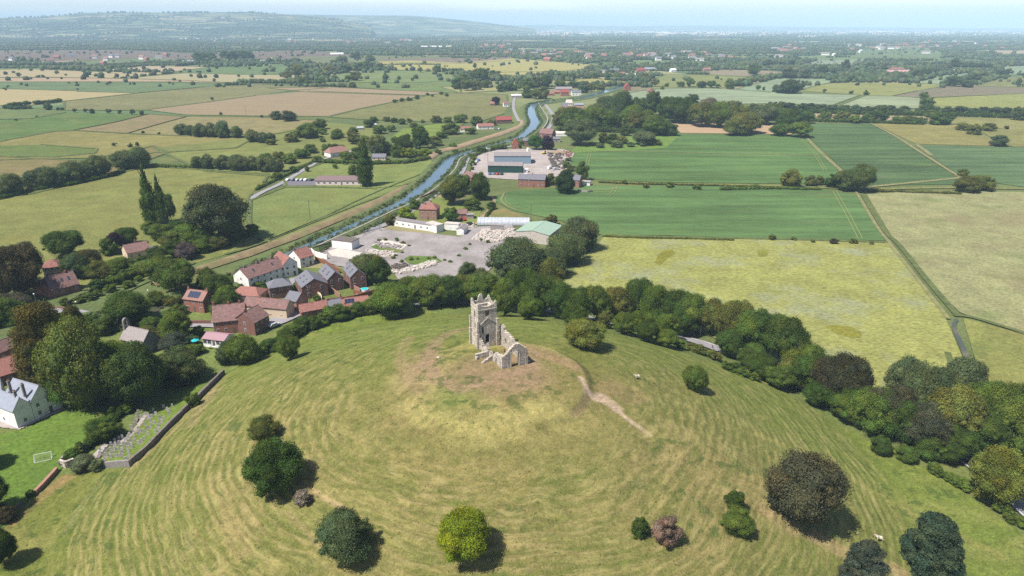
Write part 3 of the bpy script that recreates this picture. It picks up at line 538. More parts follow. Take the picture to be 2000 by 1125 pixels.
# ---- distant hills
def hills(name, u, v, y0, y1, col, seed, fz=.5):
    A = np.interp(np.linspace(u[0], u[-1], 160), u, v); U = np.linspace(u[0], u[-1], 160); ny = 26; V = []
    for j in range(ny):
        t = j/(ny-1); y = y0+(y1-y0)*t
        crest = CAMH+(52.0-A)/FPX*.90*(y0+.86*(y1-y0)); tt = sm(t/.86)*(1-.12*sm((t-.86)/.14)); x = (U-U0)/FPX/1.0*y*1.07
        z = crest*tt+(fbm(x/900+seed, y/900+seed, 4)-.5)*crest*.30*np.sin(min(t/.86, 1)*math.pi)-1
        V.append(np.stack([x, np.full_like(x, y), z], 1))
    V = np.concatenate(V); i = np.arange(160*ny).reshape(ny, 160); F = np.stack([i[:-1, :-1].ravel(), i[:-1, 1:].ravel(), i[1:, 1:].ravel(), i[1:, :-1].ravel()], 1)
    tag(link(name, np_mesh(name, V, F, smooth=True), [HM]), kind='structure'); return V
HV = hills('hills', [-700, -200, 0, 60, 100, 200, 250, 270, 350, 450, 560, 620, 700, 760], [44, 40, 38, 37, 36, 34, 30, 27, 25, 26, 24, 29, 36, 50], 6200, 10000, None, 3)
hills('hills', [300, 560, 640, 700, 790, 820, 850, 880, 920, 960, 1000, 1040], [30, 27, 29, 30, 31, 31, 33, 36, 40, 45, 50, 56], 9000, 14000, None, 11)
hills('hills', [900, 1010, 1060, 1110, 1180, 1260, 1320, 1400, 1520, 1700, 1900, 2100, 2700], [52, 49, 48, 50, 51, 50, 49.5, 51, 52.5, 54, 55, 55, 55], 17000, 21000, None, 20)
# ================================================================ vegetation
def _ico():
    t = (1+5**.5)/2; v = np.array([(-1,t,0),(1,t,0),(-1,-t,0),(1,-t,0),(0,-1,t),(0,1,t),(0,-1,-t),(0,1,-t),(t,0,-1),(t,0,1),(-t,0,-1),(-t,0,1)], float); v /= np.linalg.norm(v[0])
    f = np.array([(0,11,5),(0,5,1),(0,1,7),(0,7,10),(0,10,11),(1,5,9),(5,11,4),(11,10,2),(10,7,6),(7,1,8),(3,9,4),(3,4,2),(3,2,6),(3,6,8),(3,8,9),(4,9,5),(2,4,11),(6,2,10),(8,6,7),(9,8,1)])
    return v, f
IV, IF = _ico()
def sub_ico(v, f):
    v = list(map(tuple, v)); c = {}; nf = []
    def mid(a, b):
        k = (min(a, b), max(a, b))
        if k not in c: m = (np.array(v[a])+v[b])/2; m /= np.linalg.norm(m); v.append(tuple(m)); c[k] = len(v)-1
        return c[k]
    for a, b, d in f: ab, bd, da = mid(a, b), mid(b, d), mid(d, a); nf += [(a, ab, da), (b, bd, ab), (d, da, bd), (ab, bd, da)]
    return np.array(v), np.array(nf)
IV2, IF2 = sub_ico(IV, IF)
def rdir(g, n): d = g.normal(size=(n, 3)); return d/np.linalg.norm(d, axis=1)[:, None]
def leaves(g, C, RC, n, leaf, col, jit=.6, elong=1., droop=0, shell=(.74, .40)):
    """leaf quads around clump centres C (k,3), radii RC (k,3)"""
    wgt = RC.max(1)**2; ci = g.choice(len(C), n, p=wgt/wgt.sum()); d = rdir(g, n); d[:, 2] = np.where((d[:, 2] < -.3) & (g.random(n) < .6), -d[:, 2], d[:, 2])
    p = C[ci]+d*RC[ci]*(shell[0]+shell[1]*g.random((n, 1))**1.0)
    nn = d+jit*g.normal(size=(n, 3)); nn /= np.linalg.norm(nn, axis=1)[:, None]
    a = np.cross(nn, g.normal(size=(n, 3))); a /= np.linalg.norm(a, axis=1)[:, None]
    if droop: a = a*(1-droop)+np.array([0, 0, -1.])*droop; a /= np.linalg.norm(a, axis=1)[:, None]
    b = np.cross(nn, a); s = leaf*(.55+.8*g.random((n, 1)))
    V = np.stack([p-a*s*elong-b*s*.2, p-b*s*.75, p+a*s*elong+b*s*.15, p+b*s*.75], 1).reshape(-1, 3)
    F = np.arange(4*n).reshape(n, 4); cc = col[ci]*(1+.70*(g.random((n, 1))-.5)); cc = np.repeat(cc, 4, 0); return V, F, cc
def clumpcol(g, k, v=.62):
    b = 1+v*(g.random((k, 1))-.45); h = g.random((k, 1)); return b*np.concatenate([1+.30*(h-.4), 1+0*h, 1-.25*(h-.4)], 1)
SHP = dict(round=(.53, .47, .5, .5), oval=(.53, .47, .44, .5), bush=(.42, .56, .5, .5), poplar=(.52, .48, .5, .55), willow=(.50, .50, .5, .5), spiky=(.48, .54, .5, .55), low=(.5, .48, .5, .5), conifer=(.5, .5, .5, .6))
def crown_np(shape, seed, ncl, nl, leaf):
    g = np.random.default_rng(seed); zc, rz, rx, _ = SHP[shape]; C = []; RC = []
    if shape == 'poplar':
        for i in range(ncl):
            t = (i+.5)/ncl; rr = .30*math.sin(math.pi*min(1, .12+t*.95)**.75)+.08; a = g.random()*6.28; o = rr*.45*g.random()**.5; C.append((o*math.cos(a), o*math.sin(a), .04+.92*t)); RC.append((rr, rr, .09+.04*g.random()))
    elif shape in ('spiky', 'conifer'):
        for i in range(ncl):
            t = (i+.5)/ncl; R_ = (.40*(1-t)**.6+.03) if shape == 'conifer' else .44*(1-t**1.5)**.75*(.7+.3*min(1, t*4))+.02; a = i*2.4+g.random(); o = R_*(.3+.70*g.random()**.6); r = (.10+.06*g.random())*(1 if shape == 'conifer' else .72); C.append((o*math.cos(a), o*math.sin(a), .06+.86*t+.03*g.normal())); RC.append((r*1.3, r*1.3, r*.75))
    else:
        asym = rdir(g, 3)
        for i in range(ncl):
            d = rdir(g, 1)[0]; rad = .30+.74*g.random()**.40; lob = 1+.22*sum(max(0, float(np.dot(d, q)))**3 for q in asym)-.08; r = (.10+.13*g.random()**1.5)*(1.5 if ncl < 12 else 1.15)
            C.append((d[0]*rad*(rx-r*.8)*lob, d[1]*rad*(rx-r*.8)*lob, zc+d[2]*rad*(rz-r*.8)*lob)); RC.append((r, r, r*(1.25 if shape == 'willow' else .85)))
    if ncl > 40 and shape in ('round', 'willow', 'oval', 'bush', 'low'):      # stray branch ends beyond the main outline
        for i in range(16):
            d = rdir(g, 1)[0]; d[2] = abs(d[2])*.9-.2; r = .045+.035*g.random(); q = .97+.12*g.random(); C.append((d[0]*q*(rx-r), d[1]*q*(rx-r), zc+d[2]*q*(rz-r))); RC.append((r, r, r))
    C = np.array(C); RC = np.array(RC); C[:, 2] = np.maximum(C[:, 2], .05+RC[:, 2]*(.3 if shape in ('bush', 'low') else .65)); cl = clumpcol(g, len(C))
    V, F, cc = leaves(g, C, RC, nl, leaf, cl, jit=.55, elong=1.7 if shape in ('willow', 'spiky') else 1.1, droop=.45 if shape == 'willow' else 0)
    iv, if_ = (IV, IF); core = (C[:, None]+iv[None]*RC[:, None]*.74*(1+.2*g.random((len(C), len(iv), 1)))).reshape(-1, 3); cf = (np.arange(len(C))[:, None, None]*len(iv)+if_[None]).reshape(-1, 3)
    return np.concatenate([V, core]), [F, cf+len(V)], np.concatenate([cc, np.repeat(cl*.9, len(iv), 0)])
def trunk_mb(shape, seed):
    q = random.Random(seed); mb = MB(); top = .9 if shape in ('poplar', 'conifer') else .5; r = .05 if shape == 'poplar' else .028
    mb.tube((0, 0, -.05), (.01, 0, top*.5), r, r*.75, 7); mb.tube((.01, 0, top*.5), (0, .01, top), r*.75, r*.35, 6)
    for i in range(5):
        a = i*1.26+q.random(); z = top*(.4+.12*i); mb.tube((0, 0, z), (.26*math.cos(a), .26*math.sin(a), z+.17), r*.5, r*.15, 5)
    return mb
PROTO = {}
def protos(shape, lod, n):
    k = (shape, lod)
    if k not in PROTO:
        L = []; ncl, nl, leaf = {'near': (46, 36000, .0108), 'mid': (26, 4400, .0245), 'far': (9, 420, .062)}[lod]
        if shape == 'poplar': ncl = int(ncl*.9)
        if shape in ('spiky', 'conifer') and lod == 'near': ncl = 95 if shape == 'spiky' else 64
        for i in range(n):
            V, F, c = crown_np(shape, 100+i*7+sum(map(ord, shape+lod)), ncl, nl, leaf); nf = sum(len(f) for f in F)
            if lod == 'far': L.append((np_mesh('tree_far', V, F, c), None)); L[-1][0].materials.append(LEAF)
            else:
                me = np_mesh('crown', V, F, c); me.materials.append(LEAF); t_ = trunk_mb(shape, i).build('trunk', BARK); tm = t_.data; bpy.data.objects.remove(t_); L.append((me, tm))
        PROTO[k] = L
    return PROTO[k]
COLS = dict(D=(.050, .084, .014), M=(.084, .124, .020), O=(.106, .120, .027), W=(.092, .120, .048), Y=(.165, .215, .012), B=(.060, .052, .024), P=(.032, .014, .028), L=(.100, .140, .026), G=(.120, .092, .018), H=(.066, .088, .034), T=(.13, .11, .07), S=(.060, .088, .034))
NTREE = [0]; STUFF = []; TINY = True
def plant(name, shape, u, vb, wpx, hpx, col, label, cat, group=None, lod=None, rz=None, mat=None, at=None, dim=None):
    if at is None:
        P0 = G(u, max(vb-.2*wpx, 57)); ph = pitch_at(P0); rz_ = math.sqrt(max((hpx/2)**2-(wpx/2*math.sin(ph))**2, (.33*wpx)**2))
        P = G(u, max(vb-hpx/2+rz_*.94, 57)); k = FPX/depth(P); Wm = (.98 if wpx > 104 else 1.06)*wpx/k; Hm = 2.04*rz_/k/math.cos(ph)*math.cos(PITCH-ph)
    else: P = np.array([*at, float(hz(*at))]); k = FPX/depth(P); Wm, Hm = dim; wpx = Wm*k
    if shape == 'round' and wpx < 42 and cat == 'tree' and rnd.random() < .8: shape = 'bush'
    lod = lod or ('near' if wpx > 36 else 'mid' if wpx > 15 else 'far')
    n = {'near': 4, 'mid': 5, 'far': 5}[lod]
    if shape in ('poplar', 'conifer', 'low'): n = 2
    me, tm = protos(shape, lod, n)[rnd.randrange(n)]
    c = COLS[col] if isinstance(col, str) else col; j = rnd.uniform(.86, 1.16); c = (c[0]*j*rnd.uniform(.93, 1.07), c[1]*j, c[2]*j*rnd.uniform(.9, 1.1))
    if lod == 'far' and cat == 'tree' and wpx < 99 and (at is None) and (depth(P) > 1150 or wpx < 12) and TINY:
        STUFF.append((P, Wm, Hm, c, me)); return None
    rz = rnd.uniform(0, 6.28) if rz is None else rz; zz = P[2]*(hill_r(P[0], P[1]) < 1)-.02*Hm+.1
    if lod == 'far':
        o = link(name, me, color=c); tag(o, label, cat, group); o.location = (P[0], P[1], zz)
    else:
        o = empty(name, (P[0], P[1], zz), 0, label, cat, group); cr = link('crown', me, parent=o, color=c); link('trunk', tm, parent=o)
    if name in ('willow_tree', 'poplar_tree'): o['category'] = name[:-5]
    o.rotation_euler = (0, 0, rz); o.scale = (Wm, Wm, Hm) if shape != 'poplar' else (Wm*1.25, Wm*1.25, Hm)
    NTREE[0] += name.endswith('tree'); return o
def T(u, v, w_, h, col, label, shape='round', cat='tree', name=None, group=None): return plant(name or ('bush' if cat == 'bush' else 'tree'), shape, u, v, w_, h, col, label, cat, group)
def row(items, label, group, shape='round', cat='tree', name=None, col=None):
    for it in items:
        u, v, w_, h = it[:4]; c = it[4] if len(it) > 4 else (col or rnd.choice('DMMO')); s = it[5] if len(it) > 5 else shape
        plant(name or ('bush' if cat == 'bush' else 'tree'), s, u, v, w_, h, c, label, cat, group)
# ---- single trees on the hill and near it
T(540, 975, 118, 116, 'D', 'glossy dark green round tree on the hill slope beside the pale dead shrub')
T(516, 868, 58, 52, 'O', 'small olive tree on the hill just above the glossy dark green tree')
T(675, 1104, 116, 112, 'S', 'soft grey-green tree low on the hill between the dead shrub and the bright yellow-green tree')
T(908, 1106, 100, 116, 'Y', 'bright yellow-green tree standing alone low on the hill')
T(1247, 1050, 36, 42, 'D', 'very small dark green bush beside the brown withered bush', 'bush', 'bush')
T(1438, 1045, 62, 52, 'M', 'low dark green bush with an upright bush growing out behind it', 'bush', 'bush')
T(1433, 1000, 38, 42, 'D', 'narrow dark bush rising behind the low dark green bush on the hill', 'bush', 'bush')
T(1565, 1036, 148, 158, (.064, .060, .032), 'largest tree on the open hillside with a bronze-green dome crown')
T(1680, 1162, 90, 110, (.045, .062, .045), 'spiky dark green tree cut by the lower edge of the photo', 'spiky')
T(1810, 1128, 126, 132, (.042, .068, .040), 'spiky grey-green tree with ragged branch tips on the hill near the road', 'spiky')
T(1355, 767, 47, 54, 'M', 'small round neat tree alone on the hill to the east of the ruin')
T(1143, 684, 80, 62, 'O', 'wide low olive tree with thin foliage between the ruin and the road', 'low')
T(567, 706, 42, 54, 'M', 'small tree on the hill beside the hedge behind the brick houses')
T(766, 624, 84, 72, 'M', 'tree with visible trunk at the back edge of the hill by the hedge end')
T(986, 622, 56, 78, 'M', 'tree directly behind the ruined church tower')
T(1942, 992, 118, 120, (.105, .125, .022), 'yellowish green tree overhanging the road at the edge of the belt')
T(10, 1110, 56, 80, 'D', 'dark tree cut by the lower corner beside the garden hedge')
T(-14, 1010, 70, 90, 'D', 'dark garden tree cut by the edge beside the football goal lawn')
T(-30, 920, 60, 70, 'D', 'garden tree at the lawn edge casting a shadow toward the goal')
# trees round the chapel and white house
T(104, 760, 128, 168, (.078, .074, .018), 'golden brown cypress beside the red barn roof', 'conifer')
T(160, 700, 56, 100, (.080, .076, .020), 'thin golden cypress top behind the golden brown cypress', 'conifer')
T(170, 810, 130, 190, 'O', 'tall olive broadleaf tree between the golden cypress and the chapel tree')
T(232, 780, 90, 120, 'M', 'dense olive green tree standing before the chapel roof')
T(276, 800, 112, 132, (.055, .085, .02), 'bright topped dark tree beside the churchyard wall')
T(252, 640, 82, 72, 'D', 'dark tree rising behind the chapel bellcote')
T(352, 752, 96, 70, (.075, .10, .028), 'low spreading olive bush along the top of the churchyard', 'bush', 'bush')
T(347, 668, 56, 62, 'M', 'tree between the chapel and the road junction')
T(342, 692, 52, 44, (.06, .075, .05), 'grey-green bush beside the chapel gable', 'bush', 'bush')
T(205, 862, 62, 52, 'M', 'bush between the lawn and the churchyard path', 'bush', 'bush')
T(165, 790, 40, 36, 'B', 'purple flowering shrub beside the white house terrace', 'bush', 'bush')
T(150, 795, 80, 100, 'M', 'tree beside the white gate pier by the white house')
T(165, 922, 44, 36, (.12, .14, .07), 'white flowering elder at the churchyard corner', 'bush', 'bush')
T(193, 922, 28, 26, (.10, .12, .05), 'small flowering shrub by the churchyard end wall', 'bush', 'bush')
T(380, 795, 28, 30, 'M', 'small bush at the top corner of the churchyard wall', 'bush', 'bush')
T(60, 972, 18, 16, 'D', 'tiny dark bush on the garden wall below the goal', 'bush', 'bush')
T(12, 1018, 40, 26, 'B', 'mauve flowering shrub at the garden boundary', 'bush', 'bush')
T(-2, 640, 80, 60, 'M', 'tree by the lane cut by the photo edge')
T(30, 620, 66, 50, (.07, .07, .045), 'grey brown tree beside the lane bridge')
T(32, 590, 92, 112, 'B', 'tall coppery brown tree behind the red brick house')
T(62, 560, 50, 90, (.07, .07, .035), 'narrower coppery tree touching the red brick house')
T(5, 560, 60, 80, 'O', 'olive tree at the photo edge behind the coppery tree')
T(128, 505, 66, 56, 'D', 'round dark tree at the field edge above the cream house')
T(152, 545, 50, 52, 'S', 'blue-green tree between the two red roofed houses and the field')
T(180, 535, 48, 50, (.085, .085, .025), 'golden tinged tree beyond the river houses')
T(216, 500, 34, 38, 'M', 'small tree beside the purple tree at the field edge')
T(250, 482, 46, 40, 'D', 'dark round tree behind the brown roofed bungalow')
T(229, 490, 34, 38, 'P', 'deep purple leaved tree behind the brown roofed bungalow')
T(345, 575, 72, 70, 'M', 'tree on the river bank above the lane')
T(310, 545, 56, 46, 'M', 'tree between the bungalow and the pale river path')
T(365, 508, 40, 34, (.10, .075, .07), 'dusky pink flowering tree near the river path')
# field trees on the far bank
T(432, 480, 124, 122, (.070, .084, .034), 'huge grey-green spreading tree in the pasture beside the two poplars', 'round')
T(298, 442, 26, 112, 'D', 'tallest slim poplar standing in the pasture', 'poplar', name='poplar_tree')
T(320, 440, 22, 92, 'D', 'shorter slim poplar beside the tallest poplar in the pasture', 'poplar', name='poplar_tree')
T(336, 438, 26, 60, 'D', 'stubby dark tree leaning on the shorter poplar', 'oval')
T(716, 366, 30, 92, 'D', 'broad dark columnar poplar beside the long low school building', 'poplar', name='poplar_tree')
row([(372, 488, 70, 54), (400, 486, 50, 44), (455, 470, 50, 40), (345, 462, 40, 32), (312, 470, 40, 34), (335, 492, 44, 34), (295, 458, 36, 26)], 'shrubby tree at the foot of the huge grey-green tree', 'shrubby trees under the huge field tree', 'bush')
row([(22, 382, 48, 42), (60, 368, 34, 28), (84, 366, 62, 38), (112, 364, 46, 36), (140, 358, 52, 40), (168, 352, 44, 36), (196, 346, 48, 40), (5, 386, 24, 24)], 'grey-green willow in the hedgerow along the top of the big pasture', 'willows along the pasture hedgerow', 'willow', col='W', name='willow_tree')
row([(248, 332, 50, 38), (274, 330, 42, 42)], 'rounded willow of the close pair beyond the gap in the pasture hedgerow', 'pair of round willows at the pasture corner', 'willow', col='W', name='willow_tree')
row([(388, 331, 26, 26), (410, 331, 30, 28), (438, 332, 36, 28), (466, 334, 38, 30), (495, 334, 34, 28), (520, 336, 36, 32), (542, 337, 28, 28)], 'bushy willow in the row at the far end of the big pasture', 'willows beyond the big pasture', 'willow', col='W', name='willow_tree')
row([(354, 265, 26, 22), (372, 266, 24, 20), (392, 268, 30, 26), (414, 269, 30, 28), (438, 270, 32, 32), (462, 270, 26, 24), (492, 278, 30, 24), (512, 280, 26, 22), (528, 276, 22, 16)], 'willow in the clump between the brown field and the tan fields', 'willows in the middle clump', 'willow', col='W', name='willow_tree')
row([(95, 215, 16, 16), (114, 216, 8, 7), (122, 216, 8, 7), (147, 220, 9, 9), (168, 220, 9, 9), (181, 222, 12, 11), (212, 222, 11, 10), (235, 223, 10, 9), (259, 224, 12, 11), (278, 225, 11, 10)], 'small round tree in the dotted line between green and tan fields', 'dotted line of small trees', col='H')
row([(10, 176, 9, 5), (38, 150, 12, 9), (75, 152, 9, 6), (86, 152, 6, 6), (265, 140, 10, 8), (215, 164, 8, 6), (135, 163, 6, 4), (152, 176, 6, 4), (16, 172, 8, 6), (415, 196, 8, 7), (432, 225, 7, 8), (280, 262, 8, 7), (311, 264, 6, 7), (224, 286, 10, 8), (254, 288, 10, 10), (268, 286, 9, 9), (72, 229, 5, 4), (31, 236, 6, 4)], 'lone small bush dotted in the open moor fields', 'lone bushes in the moor fields', cat='bush', col='H', shape='bush')
row([(388, 119, 22, 18), (402, 119, 22, 18), (415, 119, 18, 17), (440, 118, 22, 19), (458, 118, 22, 20), (475, 118, 24, 20), (488, 118, 18, 18), (392, 123, 18, 12)], 'tall dark tree in the two clumps beyond the cream fields', 'tall clumps beyond the cream fields', col='D')
row([(592, 167, 16, 18), (601, 169, 14, 15), (628, 165, 18, 13), (655, 160, 16, 13), (680, 158, 16, 12), (694, 158, 22, 19), (690, 172, 16, 13), (754, 156, 14, 16), (780, 156, 10, 8), (820, 142, 12, 10), (836, 140, 10, 7), (854, 141, 18, 14), (868, 142, 14, 11), (888, 145, 18, 12), (580, 147, 26, 22), (562, 150, 22, 8), (644, 144, 26, 18), (676, 140, 26, 12), (700, 137, 26, 14), (718, 136, 24, 18), (742, 137, 16, 15), (697, 117, 18, 18), (668, 124, 26, 16), (652, 126, 14, 10), (724, 118, 20, 9), (928, 133, 10, 10)], 'hedgerow tree between the small green fields left of the river houses', 'hedgerow trees in the middle distance', name='tree')
row([(893, 175, 24, 22), (912, 178, 26, 24), (930, 176, 24, 20), (948, 172, 22, 18), (905, 160, 22, 18), (925, 160, 26, 20), (943, 160, 22, 28), (930, 148, 22, 14), (965, 152, 24, 16), (978, 180, 20, 16), (995, 178, 24, 18)], 'tree in the dark spinney before the yellow fields', 'dark spinney before the yellow fields', col=None)
row([(1030, 178, 24, 26), (1048, 176, 26, 28), (1066, 174, 28, 28), (1030, 192, 26, 18), (1047, 194, 24, 20), (1060, 194, 26, 26), (1102, 158, 18, 16), (1116, 158, 18, 17), (1093, 172, 22, 16), (1120, 172, 22, 14), (1140, 182, 22, 16), (1155, 180, 22, 18), (1148, 154, 14, 11), (1164, 154, 18, 12), (1190, 156, 20, 14), (1206, 156, 18, 14), (1010, 178, 20, 14), (1172, 131, 12, 10), (1194, 129, 10, 12), (1210, 156, 14, 10), (1173, 178, 18, 14)], 'tree in the copse above the river bend', 'copse above the river bend')
row([(1259, 158, 16, 16), (1279, 170, 18, 17), (1302, 170, 10, 9), (1330, 170, 16, 12), (1348, 170, 18, 17), (1370, 172, 22, 14), (1390, 172, 20, 15), (1402, 173, 14, 10), (1425, 174, 20, 20), (1447, 166, 18, 15), (1466, 164, 8, 12), (1480, 177, 10, 12), (1492, 178, 7, 9), (1472, 146, 26, 22), (1294, 175, 9, 9)], 'hedgerow tree along the edge of the pale green field', 'hedgerow trees by the pale green field')
# ---- big wood across the middle right
row([(q[0], q[1]+4, q[2]*1.22, q[3]*1.30, *q[4:]) for q in [(1100, 250, 40, 34), (1120, 256, 46, 40), (1150, 252, 40, 36), (1170, 250, 40, 34), (1190, 250, 36, 30), (1235, 252, 44, 40), (1262, 254, 34, 34), (1212, 246, 50, 56, 'S'), (1185, 222, 40, 30, 'H'), (1165, 232, 36, 26, 'O'), (1250, 224, 30, 30, 'D'), (1276, 224, 26, 40, 'D', 'oval'), (1320, 238, 44, 42, 'D'), (1342, 238, 34, 40, 'D'), (1300, 236, 30, 40, 'D'), (1240, 254, 40, 34), (1282, 262, 44, 32), (1370, 245, 44, 38, 'O'), (1400, 247, 42, 40), (1384, 220, 34, 26, 'T'), (1435, 240, 40, 30, 'O'), (1418, 212, 22, 16), (1350, 196, 24, 12), (1436, 214, 24, 18), (1470, 234, 34, 26, 'W'), (1490, 240, 44, 30, 'W'), (1455, 258, 46, 34, 'O'), (1438, 262, 40, 28), (1520, 262, 30, 18), (1530, 255, 34, 28), (1510, 232, 34, 26), (1545, 250, 40, 32), (1562, 266, 36, 26, 'L'), (1575, 238, 24, 20), (1220, 262, 20, 16), (1135, 282, 50, 42, 'W'), (1180, 276, 20, 18, 'O'), (1195, 278, 22, 16), (1212, 278, 20, 14, 'O'), (1258, 280, 36, 22, 'W'), (1310, 262, 26, 20)]], 'tree in the broad wood between the river and the pale green field', 'broad wood north of the crop fields')
row([(1508, 214, 24, 16), (1525, 216, 24, 18), (1545, 217, 24, 18), (1565, 218, 26, 18), (1585, 220, 26, 20), (1605, 221, 26, 18), (1625, 222, 26, 18), (1648, 222, 28, 18), (1672, 223, 28, 18), (1695, 224, 24, 18), (1720, 224, 26, 20), (1742, 224, 26, 20), (1765, 224, 24, 18), (1800, 224, 26, 18), (1825, 226, 24, 20), (1850, 226, 26, 18), (1873, 226, 26, 20), (1895, 227, 26, 18), (1920, 227, 26, 20), (1945, 226, 26, 18), (1968, 230, 26, 22), (1990, 236, 30, 30)], 'willow-like tree in the long straight row behind the dark crop field', 'long straight row of trees', col='S')
row([(1612, 235, 26, 18), (1645, 238, 32, 22), (1668, 240, 26, 16), (1694, 240, 26, 20), (1718, 240, 28, 26, 'D'), (1750, 242, 24, 16), (1768, 242, 26, 18), (1786, 242, 22, 14), (1800, 242, 20, 14), (1830, 245, 34, 28), (1846, 244, 26, 22), (1811, 208, 26, 18), (1803, 194, 18, 16), (1812, 216, 22, 16), (1815, 230, 22, 16)], 'tree in the broken hedge just behind the dark green crop', 'broken hedge behind the dark crop', 'bush')
row([(1542, 178, 44, 18, 'S', 'bush'), (1520, 178, 26, 12, 'H', 'bush'), (1563, 176, 16, 14), (1692, 187, 12, 13, 'D'), (1662, 184, 9, 8), (1610, 182, 8, 9), (1540, 153, 32, 20), (1572, 154, 20, 17), (1606, 148, 20, 22), (1625, 148, 14, 16), (1650, 142, 18, 26), (1664, 160, 20, 14), (1635, 156, 10, 8), (1728, 160, 12, 9), (1741, 160, 12, 9), (1764, 157, 16, 12), (1860, 168, 34, 20, 'S', 'bush'), (1900, 162, 30, 16, 'S', 'bush'), (1890, 170, 22, 12, 'H', 'bush'), (1922, 156, 18, 15), (1950, 148, 16, 13), (1965, 147, 14, 15), (1988, 170, 14, 18), (1790, 155, 22, 22), (1806, 150, 22, 16), (1818, 147, 16, 16), (1863, 137, 22, 22), (1887, 136, 26, 16), (1912, 137, 22, 16), (1932, 137, 18, 14), (1725, 137, 14, 14), (1700, 135, 20, 14), (1686, 138, 14, 10), (1567, 124, 12, 9), (1580, 124, 12, 8), (1526, 132, 20, 14), (1500, 132, 26, 14), (1545, 130, 16, 14)], 'tree standing in the pale fields far to the east', 'field trees in the eastern distance', col='H')
row([(1542, 366, 38, 38, 'O'), (1582, 364, 24, 22, 'O', 'bush'), (1600, 362, 18, 20, 'O'), (1622, 368, 26, 30), (1650, 374, 42, 44, (.07, .098, .028)), (1676, 376, 56, 56, (.07, .098, .028)), (1640, 366, 30, 30), (1695, 346, 26, 24)], 'tree in the clump at the junction of the dark crop fields', 'clump at the crop field junction')
row([(1886, 376, 46, 30, 'O', 'bush'), (1925, 374, 34, 34, 'O', 'bush'), (1880, 345, 22, 16, 'O', 'bush'), (1908, 372, 40, 32, 'O', 'bush')], 'olive thicket bush beside the pale bare patch at the field edge', 'thicket at the field edge', cat='bush')
row([(1950, 285, 34, 20, 'S', 'bush'), (1900, 264, 30, 24, 'O', 'bush'), (1878, 252, 26, 10, 'O', 'bush'), (1930, 252, 26, 8, 'O', 'bush'), (1964, 252, 12, 6, 'B', 'bush')], 'bushes in the tan fields to the east', 'bushes in the eastern tan fields', cat='bush')
# ---- middle: farm, river houses
row([(886, 402, 54, 60, 'O'), (903, 380, 36, 40), (937, 392, 40, 52, 'D'), (922, 412, 36, 28), (960, 410, 20, 16)], 'garden tree between the brick cottage and the square brick house', 'garden trees by the square brick house')
T(1103, 380, 38, 46, (.038, .07, .02), 'dark round tree in front of the brick terrace at the crop edge')
T(1137, 354, 26, 38, 'M', 'small tree at the corner of the crop beside the terrace end')
T(1072, 362, 26, 26, 'O', 'bushy tree hiding the middle of the brick terrace')
T(792, 430, 34, 26, 'Y', 'yellow-green round shrub by the white single storey block', 'bush', 'bush')
T(764, 440, 24, 24, (.10, .10, .02), 'ochre shrub at the yard gate by the river', 'bush', 'bush')
T(882, 436, 32, 32, 'D', 'dark round tree in front of the square brick house')
T(1075, 440, 28, 22, (.085, .09, .025), 'low orange-tinged tree beside the pale green roofed shed')
T(810, 410, 22, 20, 'M', 'small bush between the river and the square brick house', 'bush', 'bush')
T(1047, 294, 30, 30, (.035, .085, .015), 'vivid green tree beside the purple tree behind the blue sheds')
T(1070, 294, 26, 32, 'P', 'purple leaved tree behind the blue sheds')
T(1018, 292, 14, 18, 'D', 'dark little tree beside the orange gable')
T(968, 206, 20, 18, 'P', 'dark purple tree by the far white house on the river road')
row([(660, 270, 26, 18), (695, 282, 30, 22), (712, 290, 30, 26), (735, 306, 36, 40, (.11, .125, .04), 'willow'), (755, 304, 26, 30), (775, 308, 26, 26), (790, 300, 40, 36, 'D'), (820, 292, 36, 48, 'D'), (700, 310, 34, 24), (675, 314, 24, 20), (655, 300, 30, 20), (640, 304, 24, 26), (630, 278, 14, 10), (655, 272, 20, 12), (690, 262, 20, 14), (740, 262, 26, 20), (722, 250, 20, 18), (765, 258, 20, 14), (850, 285, 30, 20), (880, 262, 36, 22), (862, 270, 22, 14), (920, 262, 22, 14), (808, 250, 18, 12)], 'garden tree in the village across the river near the school', 'village garden trees across the river')
row([(795, 308, 30, 20), (815, 306, 18, 14), (833, 302, 24, 12)], 'yellow conifer bush by the end of the pale levee path', 'yellow conifers by the levee', 'bush', 'bush', col='Y')
row([(730, 240, 16, 14), (756, 238, 16, 11), (770, 240, 16, 11), (785, 242, 18, 10), (800, 240, 12, 10), (826, 240, 10, 8), (852, 241, 22, 16), (876, 241, 20, 14), (896, 241, 24, 18), (930, 246, 24, 20), (961, 246, 20, 14), (906, 232, 16, 8)], 'tree in the hedge at the near side of the brown-green pasture', 'hedge trees by the greenish pasture', 'bush')
row([(626, 355, 0, 0)][:0]+[(600, 262, 46, 16, 'M', 'bush'), (622, 252, 34, 20, 'M', 'bush'), (572, 275, 30, 14), (530, 282, 20, 10), (512, 230, 8, 6), (540, 230, 26, 9, 'H', 'bush'), (565, 231, 32, 9, 'H', 'bush'), (608, 300, 26, 20), (590, 310, 30, 22), (565, 320, 30, 22), (545, 312, 26, 18), (520, 318, 30, 18), (620, 318, 20, 14), (574, 338, 16, 14), (600, 336, 12, 12), (542, 352, 22, 16), (506, 368, 12, 8), (688, 342, 20, 22, 'M', 'bush'), (655, 330, 12, 10, 'M', 'bush'), (675, 322, 14, 12, 'M', 'bush')], 'scrubby tree beside the lane to the school', 'scrub beside the school lane')
row([(772, 200, 12, 5), (786, 198, 12, 6), (800, 196, 14, 7), (815, 193, 14, 7), (835, 187, 8, 6), (845, 189, 8, 5), (862, 185, 10, 6), (690, 172, 14, 12), (872, 188, 10, 5)], 'dark bush in the broken hedge across the brown field', 'broken hedge across the brown field', 'bush', 'bush', col='D')
